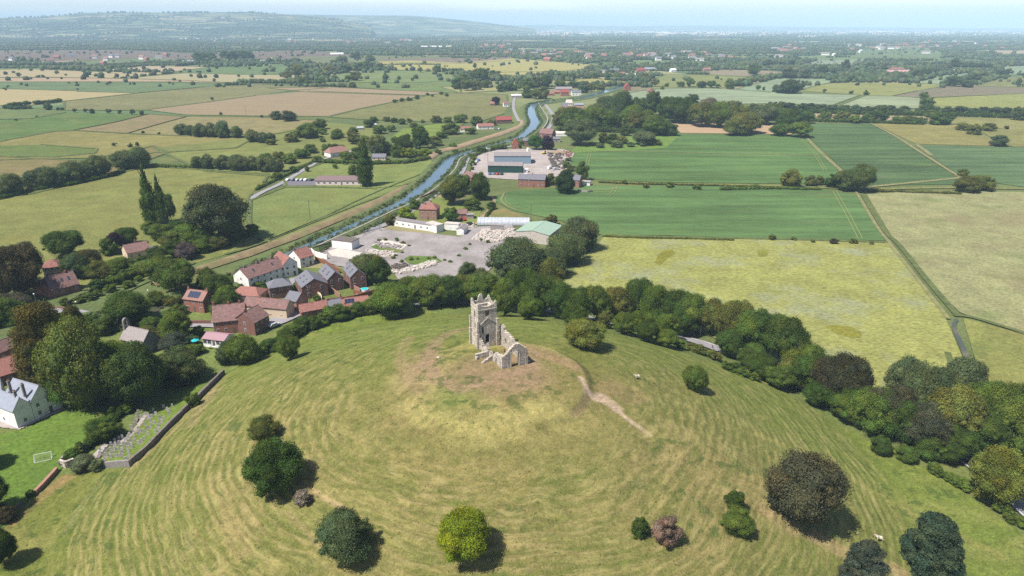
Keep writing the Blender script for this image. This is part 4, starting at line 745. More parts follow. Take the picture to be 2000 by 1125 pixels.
# ---- belt behind and beside the hill
T(1012, 570, 130, 108, (.060, .080, .034), 'large olive tree between the concrete yard and the belt behind the ruin')
T(1068, 580, 60, 74, 'O', 'olive tree joining the large olive tree to the silver willows')
row([(1130, 492, 72, 64), (1102, 520, 74, 66), (1078, 545, 60, 60), (1112, 478, 44, 40)], 'silver-green willow in the clump beside the pale green roofed shed', 'silver willows by the shed', 'willow', col='W', name='willow_tree')
row([(742, 560, 46, 58, 'D'), (712, 552, 54, 54, 'W'), (730, 540, 44, 44, 'O'), (693, 540, 34, 34, 'W')], 'tree in the small clump between the dark gabled terrace and the yard', 'clump between the terrace and yard')
row([(800, 592, 56, 52), (838, 600, 70, 64), (880, 598, 66, 60, 'D'), (915, 560, 40, 46, 'S'), (938, 580, 50, 56, (.09, .115, .03)), (950, 605, 60, 70), (905, 585, 50, 50), (1010, 615, 70, 90, 'D'), (1052, 620, 68, 86), (1095, 625, 62, 72), (1130, 630, 60, 66, 'D'), (1165, 632, 60, 76), (1075, 600, 60, 60), (925, 600, 46, 54, 'M')], 'tree in the dark belt directly behind the hill and ruin', 'belt behind the ruin')
row([(1205, 632, 60, 74, 'O'), (1240, 628, 66, 82), (1275, 640, 66, 84), (1318, 650, 70, 84), (1300, 665, 50, 54, 'M'), (1345, 652, 66, 82), (1385, 655, 64, 72), (1425, 675, 70, 88), (1460, 690, 66, 84), (1500, 700, 76, 92, 'D'), (1535, 720, 78, 104, 'D'), (1248, 660, 46, 54), (1212, 648, 32, 36), (1180, 640, 36, 36, 'O'), (1422, 700, 54, 58), (1468, 724, 58, 54, 'M'), (1490, 738, 50, 48, 'D')], 'roadside tree in the belt between the lamp post and the yellow meadow', 'roadside belt by the lamp post')
row([(1545, 760, 60, 60), (1580, 772, 76, 84, 'D'), (1560, 735, 80, 76, 'M'), (1610, 790, 70, 96, 'B'), (1640, 800, 90, 110, (.048, .052, .022)), (1660, 820, 60, 70, 'D'), (1600, 770, 70, 80, 'M')], 'darker bronze tree where the road belt narrows beside the meadow', 'bronze trees in the road belt')
row([(1700, 850, 84, 96), (1672, 838, 50, 60, 'L'), (1735, 850, 90, 100, (.07, .07, .035)), (1765, 800, 80, 96, 'W', 'willow'), (1810, 830, 100, 110, 'W', 'willow'), (1760, 870, 76, 90, 'D'), (1800, 885, 90, 96, (.06, .07, .035)), (1850, 870, 100, 120, 'O'), (1870, 790, 90, 90, 'W', 'willow'), (1900, 850, 90, 100, 'M'), (1860, 898, 76, 70, 'D'), (1945, 850, 100, 110, 'M'), (1990, 890, 100, 120, 'M'), (2010, 840, 90, 90, 'O'), (1920, 880, 80, 80, 'D'), (1820, 870, 80, 84, 'M'), (2040, 930, 90, 110, 'M'), (1720, 890, 40, 40, 'D'), (1770, 905, 40, 36, 'M')], 'tree in the thick end of the belt beside the road and the ditch', 'thick end of the road belt')
row([(1225, 655, 50, 46, 'M'), (1262, 668, 46, 44, 'D'), (1300, 678, 44, 36, 'M'), (1335, 660, 50, 56, 'D'), (1480, 742, 50, 46, 'D'), (1520, 762, 54, 50, 'M'), (1600, 800, 60, 56, 'D'), (1650, 826, 60, 60, 'M'), (1850, 905, 56, 50, 'D'), (1815, 900, 60, 56, 'M'), (1120, 640, 50, 44, 'D'), (1035, 628, 50, 50, 'M')], 'low edge tree filling the belt between the hill and the road', 'edge trees filling the belt')
# hedge bushes along the far foot of the hill
def along(P, n, w_, h, cols, label, group, cat='bush', shape='bush', jit=4):
    A = np.array(P, float); s = np.concatenate([[0], np.cumsum(np.linalg.norm(np.diff(A, axis=0), axis=1))])
    for i in range(n):
        q = s[-1]*(i+.5)/n; u = np.interp(q, s, A[:, 0])+rnd.uniform(-jit, jit); v = np.interp(q, s, A[:, 1])+rnd.uniform(-jit, jit)*.4; k = rnd.uniform(.8, 1.25)
        plant('bush' if cat == 'bush' else 'tree', shape, u, v, w_*k, h*k, rnd.choice(cols), label, cat, group)
along([(505, 702), (525, 690), (560, 668), (600, 646), (640, 632), (700, 618), (725, 612)], 17, 34, 26, 'DMM', 'bush in the thick hedge between the hill and the red roofed houses', 'hedge bushes below the houses')
T(478, 716, 62, 64, 'M', 'leafy tree at the end of the hedge by the pink roofed garden room')
T(446, 712, 44, 46, (.07, .10, .04), 'pale leaved bush beside the garden room terrace', 'bush', 'bush')
along([(1405, 720), (1440, 730), (1480, 748)], 4, 24, 18, 'MD', 'low hedge bush between the open road stretch and the hill', 'low bushes by the open road')
along([(1325, 676), (1350, 684), (1385, 696), (1410, 708)], 6, 20, 14, 'MO', 'trimmed hedge bush below the lamp post road stretch', 'bushes below the lamp post')
along([(1812, 920), (1850, 940), (1890, 962)], 5, 26, 18, 'MO', 'bush in the verge hedge between the hill and the lower road', 'verge bushes by the lower road')
along([(1945, 996), (1970, 1014), (2000, 1036)], 4, 28, 20, 'MO', 'bush in the hedge beside the lowest stretch of road', 'verge bushes by the lowest road')
along([(120, 912), (150, 895), (175, 872), (200, 845), (225, 822), (260, 795)], 12, 24, 20, 'DM', 'dark bush in the hedge between the lawn and the churchyard', 'churchyard hedge bushes')
along([(150, 540), (200, 545), (260, 530), (300, 520), (330, 505), (380, 500), (450, 480)], 18, 36, 28, 'MDOM', 'garden shrub along the far bank of the river', 'far bank garden shrubs')
along([(110, 600), (160, 590), (230, 568), (280, 545), (330, 530)], 9, 22, 14, 'ML', 'low green shrub on the river embankment', 'embankment shrubs', jit=6)
along([(385, 572), (410, 562), (430, 580), (445, 600), (436, 622), (425, 570)], 7, 36, 38, 'DMM', 'tree among the brick house with solar panel and the white terrace', 'trees by the solar panel house', cat='tree', shape='round', jit=8)
along([(300, 640), (290, 655), (310, 680), (330, 640)], 5, 34, 26, 'MO', 'shrub behind the chapel near the lane', 'shrubs behind the chapel')
along([(430, 545), (520, 568), (515, 600), (620, 545), (640, 590), (480, 560)], 8, 20, 15, 'MLD', 'small garden shrub among the brick houses', 'garden shrubs among the houses')
along([(395, 650), (375, 668), (385, 690), (365, 700)], 5, 26, 20, 'MDS', 'shrub in the garden of the pink roofed garden room', 'garden room shrubs')
along([(560, 270), (650, 262), (760, 280), (840, 268)], 10, 16, 12, 'MO', 'allotment bush among the far bank gardens', 'allotment bushes')
along([(900, 285), (850, 300), (940, 300), (900, 310)], 5, 14, 8, 'M', 'low bush on the overgrown river edge', 'river edge bushes')
along([(928, 300), (960, 294), (990, 290)], 5, 18, 10, 'DM', 'bush along the back of the farm yard', 'farm yard bushes')
along([(915, 345), (922, 325), (928, 312)], 4, 12, 10, 'M', 'hedge bush between the river road and the farm yard', 'river road hedge bushes')
along([(1120, 330), (1112, 345), (1105, 310)], 4, 16, 12, 'OM', 'scrubby bush at the farm yard edge by the crop', 'farm edge scrub')
along([(1490, 466), (1560, 470), (1640, 474), (1720, 477)], 6, 14, 4, 'OB', 'low dark tuft on the ditch between crop and yellow meadow', 'ditch tufts')
along([(1185, 358), (1260, 362), (1350, 364), (1500, 366)], 6, 16, 4, 'OML', 'low rough bush on the bank between the two crop fields', 'bank bushes between the crops', jit=9)
along([(1160, 290), (1240, 286), (1300, 284)], 5, 20, 12, 'WO', 'orchard tree behind the first crop field', 'orchard trees', cat='tree', shape='round')
along([(20, 700), (60, 660), (110, 640), (180, 640), (215, 660)], 9, 34, 30, 'MOD', 'bush between the lane and the golden cypress', 'bushes behind the golden cypress')
along([(180, 570), (230, 555), (290, 535), (330, 520)], 10, 30, 24, 'MDL', 'shrub between the bungalow and the river embankment', 'shrubs by the embankment')
along([(395, 470), (430, 478), (470, 465), (505, 455)], 6, 26, 20, (('L', 'M')), 'light green elder bush along the pasture foot', 'elder bushes by the pasture')
along([(30, 620), (80, 640), (10, 640)], 5, 40, 34, 'DM', 'tree-like bush at the near bank by the lane bridge', 'bushes by the lane bridge')
along([(728, 474), (760, 468), (800, 478), (796, 492), (760, 505), (780, 512), (860, 505), (875, 518), (930, 470), (960, 478)], 20, 9, 5, 'OML', 'small weed bush sprouting from the concrete yard', 'weeds in the yard')
along([(320, 650), (350, 610), (330, 600), (300, 600)], 6, 34, 28, 'MO', 'garden bush between the chapel tree and the solar panel house', 'bushes west of the solar panel house')
def tufts():
    q = np.random.default_rng(8); n = 26000; x = q.uniform(-125, 120, n); y = q.uniform(60, 250, n); r = hill_r(x, y); d = fbm(x/7, y/7, 3); keep = inpoly(x, y, EW) & (r > .12) & (q.random(n) < .12+.9*sm((d-.42)/.25)*.6); x, y, d = x[keep], y[keep], d[keep]; n = len(x)
    C = np.stack([x, y, hz(x, y)+.22], 1); s = q.uniform(.07, .18, (n, 1)); RC = np.concatenate([s*1.3, s*1.3, s*.8], 1); green = np.array(S(122, 136, 64)); straw = np.array(S(186, 174, 116)); t_ = (q.random((n, 1)) < .45); cl = np.where(t_, straw, green)*q.uniform(.8, 1.15, (n, 1))
    k = 4; ci = np.repeat(np.arange(n), k); dd = rdir(q, n*k); dd[:, 2] = abs(dd[:, 2]); p = C[ci]+dd*RC[ci]*.8; a = rdir(q, n*k)*np.array([1, 1, .5]); b = np.array([0, 0, 1.])+.5*rdir(q, n*k); sz = RC[ci][:, :1]*.9
    V = np.stack([p-a*sz*.6, p+a*sz*.6, p+a*sz*.25+b*sz*.7, p-a*sz*.25+b*sz*.7], 1).reshape(-1, 3); tag(link('grass_tufts', np_mesh('grass_tufts', V, np.arange(len(V)).reshape(-1, 4), np.repeat(cl[ci], 4, 0)), [LEAF]), kind='stuff')
tufts()
# ---- hedges as continuous things
def hedge(px, wd, ht, col, label, group=None, name='hedge'):
    W = [G(*p)[:2] for p in px]; A = np.array(W); s = np.concatenate([[0], np.cumsum(np.linalg.norm(np.diff(A, axis=0), axis=1))]); L = s[-1]; g = np.random.default_rng(int(abs(px[0][0]*7+px[0][1])))
    k = ppm(np.array([*A[len(A)//2], 0])); n = max(4, int(L/(wd*.55))); q = np.linspace(0, L, n); C = np.stack([np.interp(q, s, A[:, 0]), np.interp(q, s, A[:, 1]), np.full(n, ht*.5)], 1); C[:, :2] += g.normal(size=(n, 2))*wd*.10
    C[:, 2] += hz(C[:, 0], C[:, 1])*(hill_r(C[:, 0], C[:, 1]) < 1)+.3; RC = np.stack([np.full(n, wd*.52), np.full(n, wd*.52), np.full(n, ht*.55)], 1)*(.75+.5*g.random((n, 1)))
    leaf = max(.10, .9/k); nl = int(min(14000, L*(wd+2*ht)/(leaf*leaf)*.9)); cl = clumpcol(g, n); V, F, cc = leaves(g, C, RC, nl, leaf, cl)
    core = (C[:, None]+IV[None]*RC[:, None]*.85).reshape(-1, 3); cf = (np.arange(n)[:, None, None]*12+IF[None]).reshape(-1, 3)
    tag(link(name, np_mesh(name, np.concatenate([V, core]), [F, cf+len(V)], np.concatenate([cc, np.repeat(cl*.9, 12, 0)])), [LEAF], color=COLS[col]), label, 'hedge', group)
hedge([(1170, 357), (1240, 360), (1330, 362), (1410, 364), (1500, 367)], 2.2, 1.0, 'O', 'ragged grassy hedge bank between the two crop fields')
hedge([(617, 318), (660, 320), (720, 322), (790, 320), (838, 312)], 3.5, 3, 'M', 'clipped hedge behind the school meadow below the bungalow')
hedge([(10, 212), (45, 206), (80, 204), (116, 200)], 7, 5, 'D', 'dark hedge on the tan field edge in the far pastures')
hedge([(8, 212), (30, 214), (58, 213)], 6, 4, 'S', 'short grey hedge joining the dark far hedge')
hedge([(255, 330), (300, 327), (380, 330)], 3, 2.5, 'M', 'low hedge between the willow pair and the willow row')
hedge([(0, 390), (60, 376), (140, 362), (215, 346), (240, 337)], 4, 2.5, 'D', 'rough hedge under the grey willows of the pasture')
hedge([(500, 372), (545, 350), (580, 334), (612, 318)], 2.2, 1.6, 'M', 'low hedge along the school lane')
hedge([(640, 615), (690, 606), (728, 602)], 3, 3, 'M', 'garden hedge behind the solar panelled red roofs')
hedge([(962, 408), (950, 425), (945, 440)], 1.5, 1.8, 'M', 'short hedge by the allotment track')
hedge([(1180, 464), (1260, 467), (1340, 468), (1430, 471)], 1.6, .9, 'O', 'rough grassy hedge line above the yellow meadow')
hedge([(1410, 372), (1500, 370), (1600, 372)], 3, 1.8, 'M', 'rough hedge between upper and lower crop by the clump')
hedge([(1700, 374), (1780, 377), (1870, 380)], 3, 1.5, 'O', 'rough hedge east of the crop field clump')
hedge([(1500, 236), (1590, 238), (1700, 241), (1800, 244)], 5, 3.5, 'D', 'undergrowth hedge behind the dark crop field')
hedge([(1500, 219), (1600, 222), (1700, 225), (1800, 226), (1900, 229), (1980, 232)], 5, 5, 'D', 'dense hedge under the long straight tree row')
hedge([(1090, 256), (1180, 258), (1270, 262), (1310, 264)], 8, 5, 'D', 'undergrowth along the near edge of the broad wood')
hedge([(735, 128), (800, 126), (860, 127)], 6, 3, 'M', 'thin hedge under the yellow field')
# reeds along the water
def reeds(idx, off, wd, ht, col):
    Wp = offs(RIVW, off)[idx[0]:idx[1]]; A = Wp; s = np.concatenate([[0], np.cumsum(np.linalg.norm(np.diff(A, axis=0), axis=1))]); g = np.random.default_rng(int(90+idx[0]+off[0])); n = int(s[-1]/2.2); q = np.linspace(0, s[-1], n)
    C = np.stack([np.interp(q, s, A[:, 0]), np.interp(q, s, A[:, 1]), np.full(n, 1.2)], 1); C[:, :2] += g.normal(size=(n, 2))*wd*.22; RC = np.stack([np.full(n, wd*.4)]*2+[np.full(n, ht*.5)], 1)*(.5+.9*g.random((n, 1))); cl = clumpcol(g, n, .7)
    V, F, cc = leaves(g, C, RC, n*26, .42, cl, elong=1.6, droop=.4); return V, F, cc
RR = [reeds((2, 29), sg*(rw/2+1.6), 3.2, 2.2, 'M') for sg in (1, -1)]+[reeds((8, 29), (rw/2+8.5), 3, 1.6, 'M')]
o_ = 0; Fs = []
for V, F, c in RR: Fs.append(F+o_); o_ += len(V)
tag(link('reeds', np_mesh('reeds', np.concatenate([r[0] for r in RR]), [np.concatenate(Fs)], np.concatenate([r[2] for r in RR])), [LEAF], color=(.085, .115, .045)), kind='stuff')
# dead shrubs: twiggy
def twigs(u, v, W_, H_, col, label, n, seed):
    P = G(u, v); g = random.Random(seed); o = empty('dead_shrub', (P[0], P[1], P[2]+.1), 0, label, 'shrub'); mb = MB()
    for i in range(n):
        a = g.uniform(0, 6.28); el = g.uniform(.15, 1.4); L = g.uniform(.5, 1)*1; d = Vector((math.cos(a)*math.cos(el)*W_/2, math.sin(a)*math.cos(el)*W_/2, math.sin(el)*H_)); p = Vector((g.uniform(-.3, .3), g.uniform(-.3, .3), 0)); m_ = p+d*L*.55; mb.tube(p, m_, .06, .04, 4)
        for k in range(4): e = m_+Vector((g.uniform(-.5, .5), g.uniform(-.5, .5), g.uniform(-.1, .5)))*W_*.28; mb.tube(m_, e, .04, .015, 3); [mb.tube(e, e+Vector((g.uniform(-.5, .5), g.uniform(-.5, .5), g.uniform(-.2, .4)))*W_*.13, .025, .01, 3) for _ in range(2)]
    mb.build('branches', surf('twig_'+str(seed), col, .2, 3), o); return o
o = twigs(592, 985, 4.6, 4.2, (.42, .38, .33), 'pale leafless shrub with bare twigs beside the glossy dark tree', 70, 1)
V, F, c = crown_np('bush', 991, 26, 2200, .03); x = link('crown', np_mesh('crown', V*np.array([4, 4, 3.2]), F, c), [TWIG], o, (.13, .12, .10))
o = twigs(1298, 1062, 5.6, 5.2, (.30, .20, .16), 'withered brown bush with dry reddish foliage beside a tiny green bush', 60, 2)
V, F, c = crown_np('bush', 993, 30, 6000, .016); x = link('crown', np_mesh('crown', V*np.array([5.6, 5.6, 6.]), F, c), [TWIG], o, (.155, .10, .07))
# ---- distant woodland: far beyond counting
def far_wood():
    g = np.random.default_rng(42); P = []; PC = []
    def line(x, y, a, L, sp, s): 
        k = int(L/sp); t = (np.arange(k)+.5)*sp; return np.stack([x+t*math.cos(a)+g.normal(size=k)*sp*.2, y+t*math.sin(a)+g.normal(size=k)*sp*.25, np.full(k, s)], 1)
    occ = lambda x, y: any(inpoly(np.array([x]), np.array([y]), q)[0] for q in FPOLY[2:])
    for i in range(900):        # hedgerow lines
        y = 1300*(6.2)**g.random(); x = g.uniform(-.85, .85)*y; a = g.choice([.05, .14, -.08, .22, 1.35])+g.normal()*.06; L = g.uniform(100, 520)*(1+y/4000); s = g.uniform(3.5, 8)*(1+y/9000); P.append(line(x, y, a, L, s*g.uniform(.8, 1.6), s))
    for i in range(110):         # copses and orchards
        y = 1500*(5.5)**g.random(); x = g.uniform(-.85, .85)*y; k = g.integers(12, 50); sx = g.uniform(60, 300)*(y/3000+.3); sy = g.uniform(10, 35)*(y/3000+.3); P.append(np.stack([x+g.normal(size=k)*sx, y+g.normal(size=k)*sy, g.uniform(7, 13, k)], 1))
    for i in range(800):
        y = 6500*(2.5)**g.random(); x = g.uniform(-.85, .85)*y; k = 9; P.append(np.stack([x+np.arange(k)*g.uniform(16, 40), y+g.normal(size=k)*40, g.uniform(12, 20, k)], 1))
    P = np.concatenate(P); keep = np.ones(len(P), bool)
    for q in FPOLY[2:]:
        if len(q) > 3: keep &= ~(inpoly(P[:, 0], P[:, 1], q) & (g.random(len(P)) < .965))
    d = np.sqrt(P[:, 0]**2+P[:, 1]**2); keep &= (P[:, 1] > 1180); P = P[keep]
    # lift onto the nearer hills
    zz = np.zeros(len(P)); Y = HV[:, 1].reshape(26, 160)[:, 0]; Z = HV[:, 2].reshape(26, 160); X = HV[:, 0].reshape(26, 160)
    for k in np.where((P[:, 1] > Y[0]) & (P[:, 1] < Y[-1]))[0]:
        j = int(np.searchsorted(Y, P[k, 1]))-1; j = min(max(j, 0), 24)
        if X[j, 0] < P[k, 0] < X[j, -1]:
            f = (P[k, 1]-Y[j])/(Y[j+1]-Y[j]); z0 = np.interp(P[k, 0], X[j], Z[j]); z1 = np.interp(P[k, 0], X[j+1], Z[j+1]); zz[k] = max(0, z0*(1-f)+z1*f)
    n = len(P); big = P[:, 1] < 3200; out = []
    for sel, (iv, if_) in ((big, (IV2, IF2)), (~big, (IV, IF))):
        Q = P[sel]; zq = zz[sel]; m = len(Q); nv = len(iv); jit = 1+.5*(g.random((m, nv, 1))-.5); sc = np.stack([Q[:, 2]*.62, Q[:, 2]*.62, Q[:, 2]*.58], 1)*g.uniform(.7, 1.3, (m, 1))
        V = iv[None]*sc[:, None]*jit; V[:, :, 0] += Q[:, 0:1]; V[:, :, 1] += Q[:, 1:2]; V[:, :, 2] += (Q[:, 2]*.45+zq)[:, None]
        F = np.arange(m)[:, None, None]*nv+if_[None]; c = np.array([.060, .084, .032])*g.uniform(.6, 1.6, (m, 1))*np.stack([g.uniform(.8, 1.3, m), np.ones(m), g.uniform(.8, 1.3, m)], 1); cc = np.repeat(c, nv, 0).reshape(m, nv, 3)*(1+.3*(g.random((m, nv, 1))-.5)); out.append((V.reshape(-1, 3), F.reshape(-1, 3), cc.reshape(-1, 3)))
    V = np.concatenate([o[0] for o in out]); F = np.concatenate([out[0][1], out[1][1]+len(out[0][0])]); c = np.concatenate([o[2] for o in out])
    VV = [V]; FF = [F]; CC = [c]; QF = []; off = len(V)
    for Pp, Wm, Hm, cl, me in STUFF:       # the mid-distance trees too small to be told apart
        nv = len(me.vertices); co = np.empty(nv*3, np.float32); me.vertices.foreach_get('co', co); co = co.reshape(-1, 3)*np.array([Wm, Wm, Hm])+np.array([Pp[0], Pp[1], 0]); ca = np.empty(nv*4, np.float32); me.color_attributes['col'].data.foreach_get('color', ca)
        nq = 420; nt_ = len(me.polygons)-nq; li = np.empty(len(me.loops), np.int32); me.loops.foreach_get('vertex_index', li); QF.append(li[:nq*4].reshape(-1, 4)+off); FF.append(li[nq*4:].reshape(-1, 3)+off); VV.append(co); CC.append(ca.reshape(-1, 4)[:, :3]*np.array(cl)); off += nv
    V = np.concatenate(VV); F = [np.concatenate(FF)]+([np.concatenate(QF)] if QF else []); c = np.concatenate(CC)
    tag(link('distant_woodland', np_mesh('distant_woodland', V, F, c), [LEAF]), kind='stuff'); print('far wood', n, len(STUFF))
far_wood(); from collections import Counter; print('CNT', Counter(o.get('category') for o in bpy.data.objects if o.get('category')).most_common(4))
# ================================================================ buildings
WINM = [M['frame'], GLASS]
def window(p, nx, ny, w_, h_, parent, name='window', arch=False, mats=None):
    """window at local point p (bottom centre) on a wall with outward normal (nx, ny)"""
    mb = MB(); tx, ty = -ny, nx
    def q(a, z, o): return (p[0]+tx*a+nx*o, p[1]+ty*a+ny*o, p[2]+z)
    mb.prism([q(-w_/2, 0, -.03), q(w_/2, 0, -.03), q(w_/2, h_, -.03), q(-w_/2, h_, -.03)], (nx*.08, ny*.08, 0), 0)
    e = .09; m_ = .03 if w_ > .8 else 0
    for a0, a1 in (((-w_/2+e, -m_), (m_, w_/2-e)) if m_ else ((-w_/2+e, w_/2-e),)):
        mb.prism([q(a0, e, .02), q(a1, e, .02), q(a1, h_-e, .02), q(a0, h_-e, .02)], (nx*.04, ny*.04, 0), 1)
    return mb.build(name, mats or WINM, parent)
def door(p, nx, ny, w_, h_, parent, mat):
    mb = MB(); tx, ty = -ny, nx; q = lambda a, z, o: (p[0]+tx*a+nx*o, p[1]+ty*a+ny*o, p[2]+z)
    mb.prism([q(-w_/2, 0, -.03), q(w_/2, 0, -.03), q(w_/2, h_, -.03), q(-w_/2, h_, -.03)], (nx*.09, ny*.09, 0)); return mb.build('door', mat, parent)
def chimney(x, y, z0, z1, parent, mat, w_=.7, d_=.5, pots=2):
    mb = MB(); mb.box(x-w_/2, x+w_/2, y-d_/2, y+d_/2, z0, z1); mb.box(x-w_/2-.06, x+w_/2+.06, y-d_/2-.06, y+d_/2+.06, z1, z1+.12)
    for i in range(pots): mb.tube((x+(i-(pots-1)/2)*.3, y, z1+.1), (x+(i-(pots-1)/2)*.3, y, z1+.55), .12, .10, 7, 1)
    return mb.build('chimney', [mat, M['pan']], parent)
def house(label, p1, p2, dep, eh, rh, wall, roof, nw=3, fl=2, chim=(), hip=0, ridge='long', cat='house', group=None, name='house', wm=None, endw=1, dr=True, over=.35, solar=None, sky_=0, flatroof=False, back=1, gable_wall=None, world=False, zadd=0, door_mat=None, ww=1.0, wh=1.2, backw=True):
    """p1 -> p2: ground pixels of the wall that faces the camera; body runs back by dep metres. ridge long (along p1-p2) or cross"""
    A = G(*p1) if not world else np.array([*p1, float(hz(*p1))*(hill_r(*p1) < 1)]); B = G(*p2) if not world else np.array([*p2, float(hz(*p2))*(hill_r(*p2) < 1)])
    d = B[:2]-A[:2]; L = float(np.hypot(*d)); az = math.atan2(d[1], d[0]); z0 = float(min(A[2]*(hill_r(A[0], A[1]) < 1), B[2]*(hill_r(B[0], B[1]) < 1)))+.25+zadd
    o = empty(name, (A[0], A[1], z0), az, label, cat, group); W_ = M[wall] if isinstance(wall, str) else wall; R_ = M[roof] if isinstance(roof, str) else roof
    mb = MB(); D_ = dep; b = -1.2
    if flatroof:
        mb.box(0, L, 0, D_, b, eh); mb.build('wall', W_, o); rb = MB(); rb.box(-.15, L+.15, -.15, D_+.15, eh, eh+.22); rb.box(.1, L-.1, .1, D_-.1, eh+.22, eh+.27); ro = rb.build('roof', R_, o)
    elif ridge == 'long':
        if hip: mb.box(0, L, 0, D_, b, eh)
        else: mb.prism([(0, 0, b), (0, D_, b), (0, D_, eh), (0, D_/2, eh+rh), (0, 0, eh)], (L, 0, 0))
        mb.build('wall', W_, o); rb = MB(); s = rh/(D_/2); v = over; t = .16; hx = D_/2*hip
        if hip:
            r0, r1 = hx, L-hx; E_ = [(-v, -v), (L+v, -v), (L+v, D_+v), (-v, D_+v)]; ze = eh-v*s*.3+.03
            b_ = [(x, y, ze) for x, y in E_]; T1 = (r0, D_/2, eh+rh+.1); T2 = (r1, D_/2, eh+rh+.1); rb.poly([b_[0], b_[1], T2, T1]); rb.poly([b_[1], b_[2], T2]); rb.poly([b_[2], b_[3], T1, T2]); rb.poly([b_[3], b_[0], T1]); rb.poly([(x, y, ze-.12) for x, y in E_][::-1])
            for k in range(4): p, q = E_[k], E_[(k+1) % 4]; rb.poly([(p[0], p[1], ze-.12), (q[0], q[1], ze-.12), (q[0], q[1], ze), (p[0], p[1], ze)])
        else:
            for sg in (0, 1):
                y0, y1 = (-v, D_/2) if sg == 0 else (D_+v, D_/2); za = eh-v*s+.02; zb = eh+rh+.02; pts = [(-v*.6, y0, za), (-v*.6, y1, zb), (-v*.6, y1, zb+t), (-v*.6, y0, za+t)]; rb.prism(pts if sg == 0 else pts[::-1], (L+v*1.2, 0, 0))
            rb.tube((-v*.6, D_/2, eh+rh+t), (L+v*.6, D_/2, eh+rh+t), .14, .14, 6)
        ro = rb.build('roof', R_, o)
    else:
        mb.prism([(0, 0, b), (L, 0, b), (L, 0, eh), (L/2, 0, eh+rh), (0, 0, eh)][::-1], (0, D_, 0)); mb.build('wall', W_, o)
        rb = MB(); s = rh/(L/2); v = over; t = .16
        for sg in (0, 1):
            x0, x1 = (-v, L/2) if sg == 0 else (L+v, L/2); za = eh-v*s+.02; zb = eh+rh+.02; pts = [(x0, -v*.5, za), (x1, -v*.5, zb), (x1, -v*.5, zb+t), (x0, -v*.5, za+t)]; rb.prism(pts, (0, D_+v, 0))
        rb.tube((L/2, -v*.5, eh+rh+t), (L/2, D_+v*.5, eh+rh+t), .14, .14, 6); ro = rb.build('roof', R_, o)
        if gable_wall:
            for sx in (0, L/2): pass
    for cx, cy, h_ in chim: chimney(cx*L, cy*D_, eh+rh*.3, eh+rh+h_, ro, M['brick'] if wall not in ('stone', 'white') else M['stone'])
    if solar:
        x0, x1, y0, y1 = solar; s = rh/(D_/2); z = lambda y: eh+y*s+.24
        sb = MB(); sb.prism([(x0*L, y0*D_, z(y0*D_)), (x1*L, y0*D_, z(y0*D_)), (x1*L, y1*D_, z(y1*D_)), (x0*L, y1*D_, z(y1*D_))], (0, 0, .06)); 
        n = max(2, int((x1-x0)*L/1.1))
        for k in range(n+1): xx = (x0+(x1-x0)*k/n)*L; sb.prism([(xx-.02, y0*D_, z(y0*D_)+.065), (xx+.02, y0*D_, z(y0*D_)+.065), (xx+.02, y1*D_, z(y1*D_)+.065), (xx-.02, y1*D_, z(y1*D_)+.065)], (0, 0, .01), 1)
        sb.build('solar_panel', [M['solar'], M['metal']], ro)
    for k in range(sky_):
        x = L*(.25+.5*k/max(1, sky_-1)) if ridge == 'long' else None
        if ridge == 'long': s = rh/(D_/2); y0, y1 = D_*.18, D_*.32; pts = [(x-.4, y0, eh+y0*s+.22), (x+.4, y0, eh+y0*s+.22), (x+.4, y1, eh+y1*s+.22), (x-.4, y1, eh+y1*s+.22)]
        else: s = rh/(L/2); y = D_*(.3+.4*(k//2)); dx = L*(.16+.14*(k % 2)); pts = [(dx-.35, y-.35, eh+(dx-.35)*s+.22), (dx+.35, y-.35, eh+(dx+.35)*s+.22), (dx+.35, y+.35, eh+(dx+.35)*s+.22), (dx-.35, y+.35, eh+(dx-.35)*s+.22)]
        sb = MB(); sb.prism(pts, (0, 0, .07)); sb.build('skylight', GLASS, ro)
    dd = door_mat or M['wooddark']
    if nw:
        for f in range(fl):
            z = .95+f*2.5
            if z+wh > eh+.05: z = max(.3, eh-wh-.25)
            for i in range(nw):
                x = L*(i+.5)/nw
                if f == 0 and dr and i == nw//2: door((x, 0, 0), 0, -1, .95, 2.05, o, dd); continue
                window((x, 0, z), 0, -1, ww, wh, o)
            if backw and nw > 1:
                for i in range(0, nw, 2): window((L*(i+.5)/nw, D_, z), 0, 1, ww, wh, o)
    if endw:
        for sx, nx in ((0, -1), (L, 1)):
            for f in range(fl): window((sx, D_*.5, .95+f*2.5 if .95+f*2.5+wh < eh+rh*.4 else .9), nx, 0, .9, min(wh, 1.1), o)
    return o
H = house
# ---- village at the foot of the hill
H('red brick house with blue solar panels on its tiled roof by the lane', (362, 607), (400, 612), 7, 5, 2.6, 'brick', 'tilep', 3, 2, [(.02, .5, .9), (.97, .5, .9)], solar=(.18, .74, .08, .40))
H('long white terrace with brown tiled roof and three ridge chimneys', (488, 567), (560, 541), 10, 5, 3.4, 'white', 'tileb', 6, 2, [(.12, .5, .8), (.45, .5, 1), (.84, .5, 1)], cat='terrace', name='terraced_house', sky_=2)
H('white gabled wing at the end of the long white terrace', (557, 543), (583, 537), 12, 6, 2.8, 'white', 'tile', 2, 2, (), ridge='cross')
H('white house with brown red roof nearest the fenced lane by the yard', (588, 524), (614, 516), 9, 4.4, 3.2, 'white', 'tile', 2, 2, [(.05, .5, .5)])
H('brown brick house with grey hipped roof behind the white terrace', (529, 586), (572, 579), 7, 5, 2.2, 'brickd', 'slate', 3, 2, (), hip=.8)
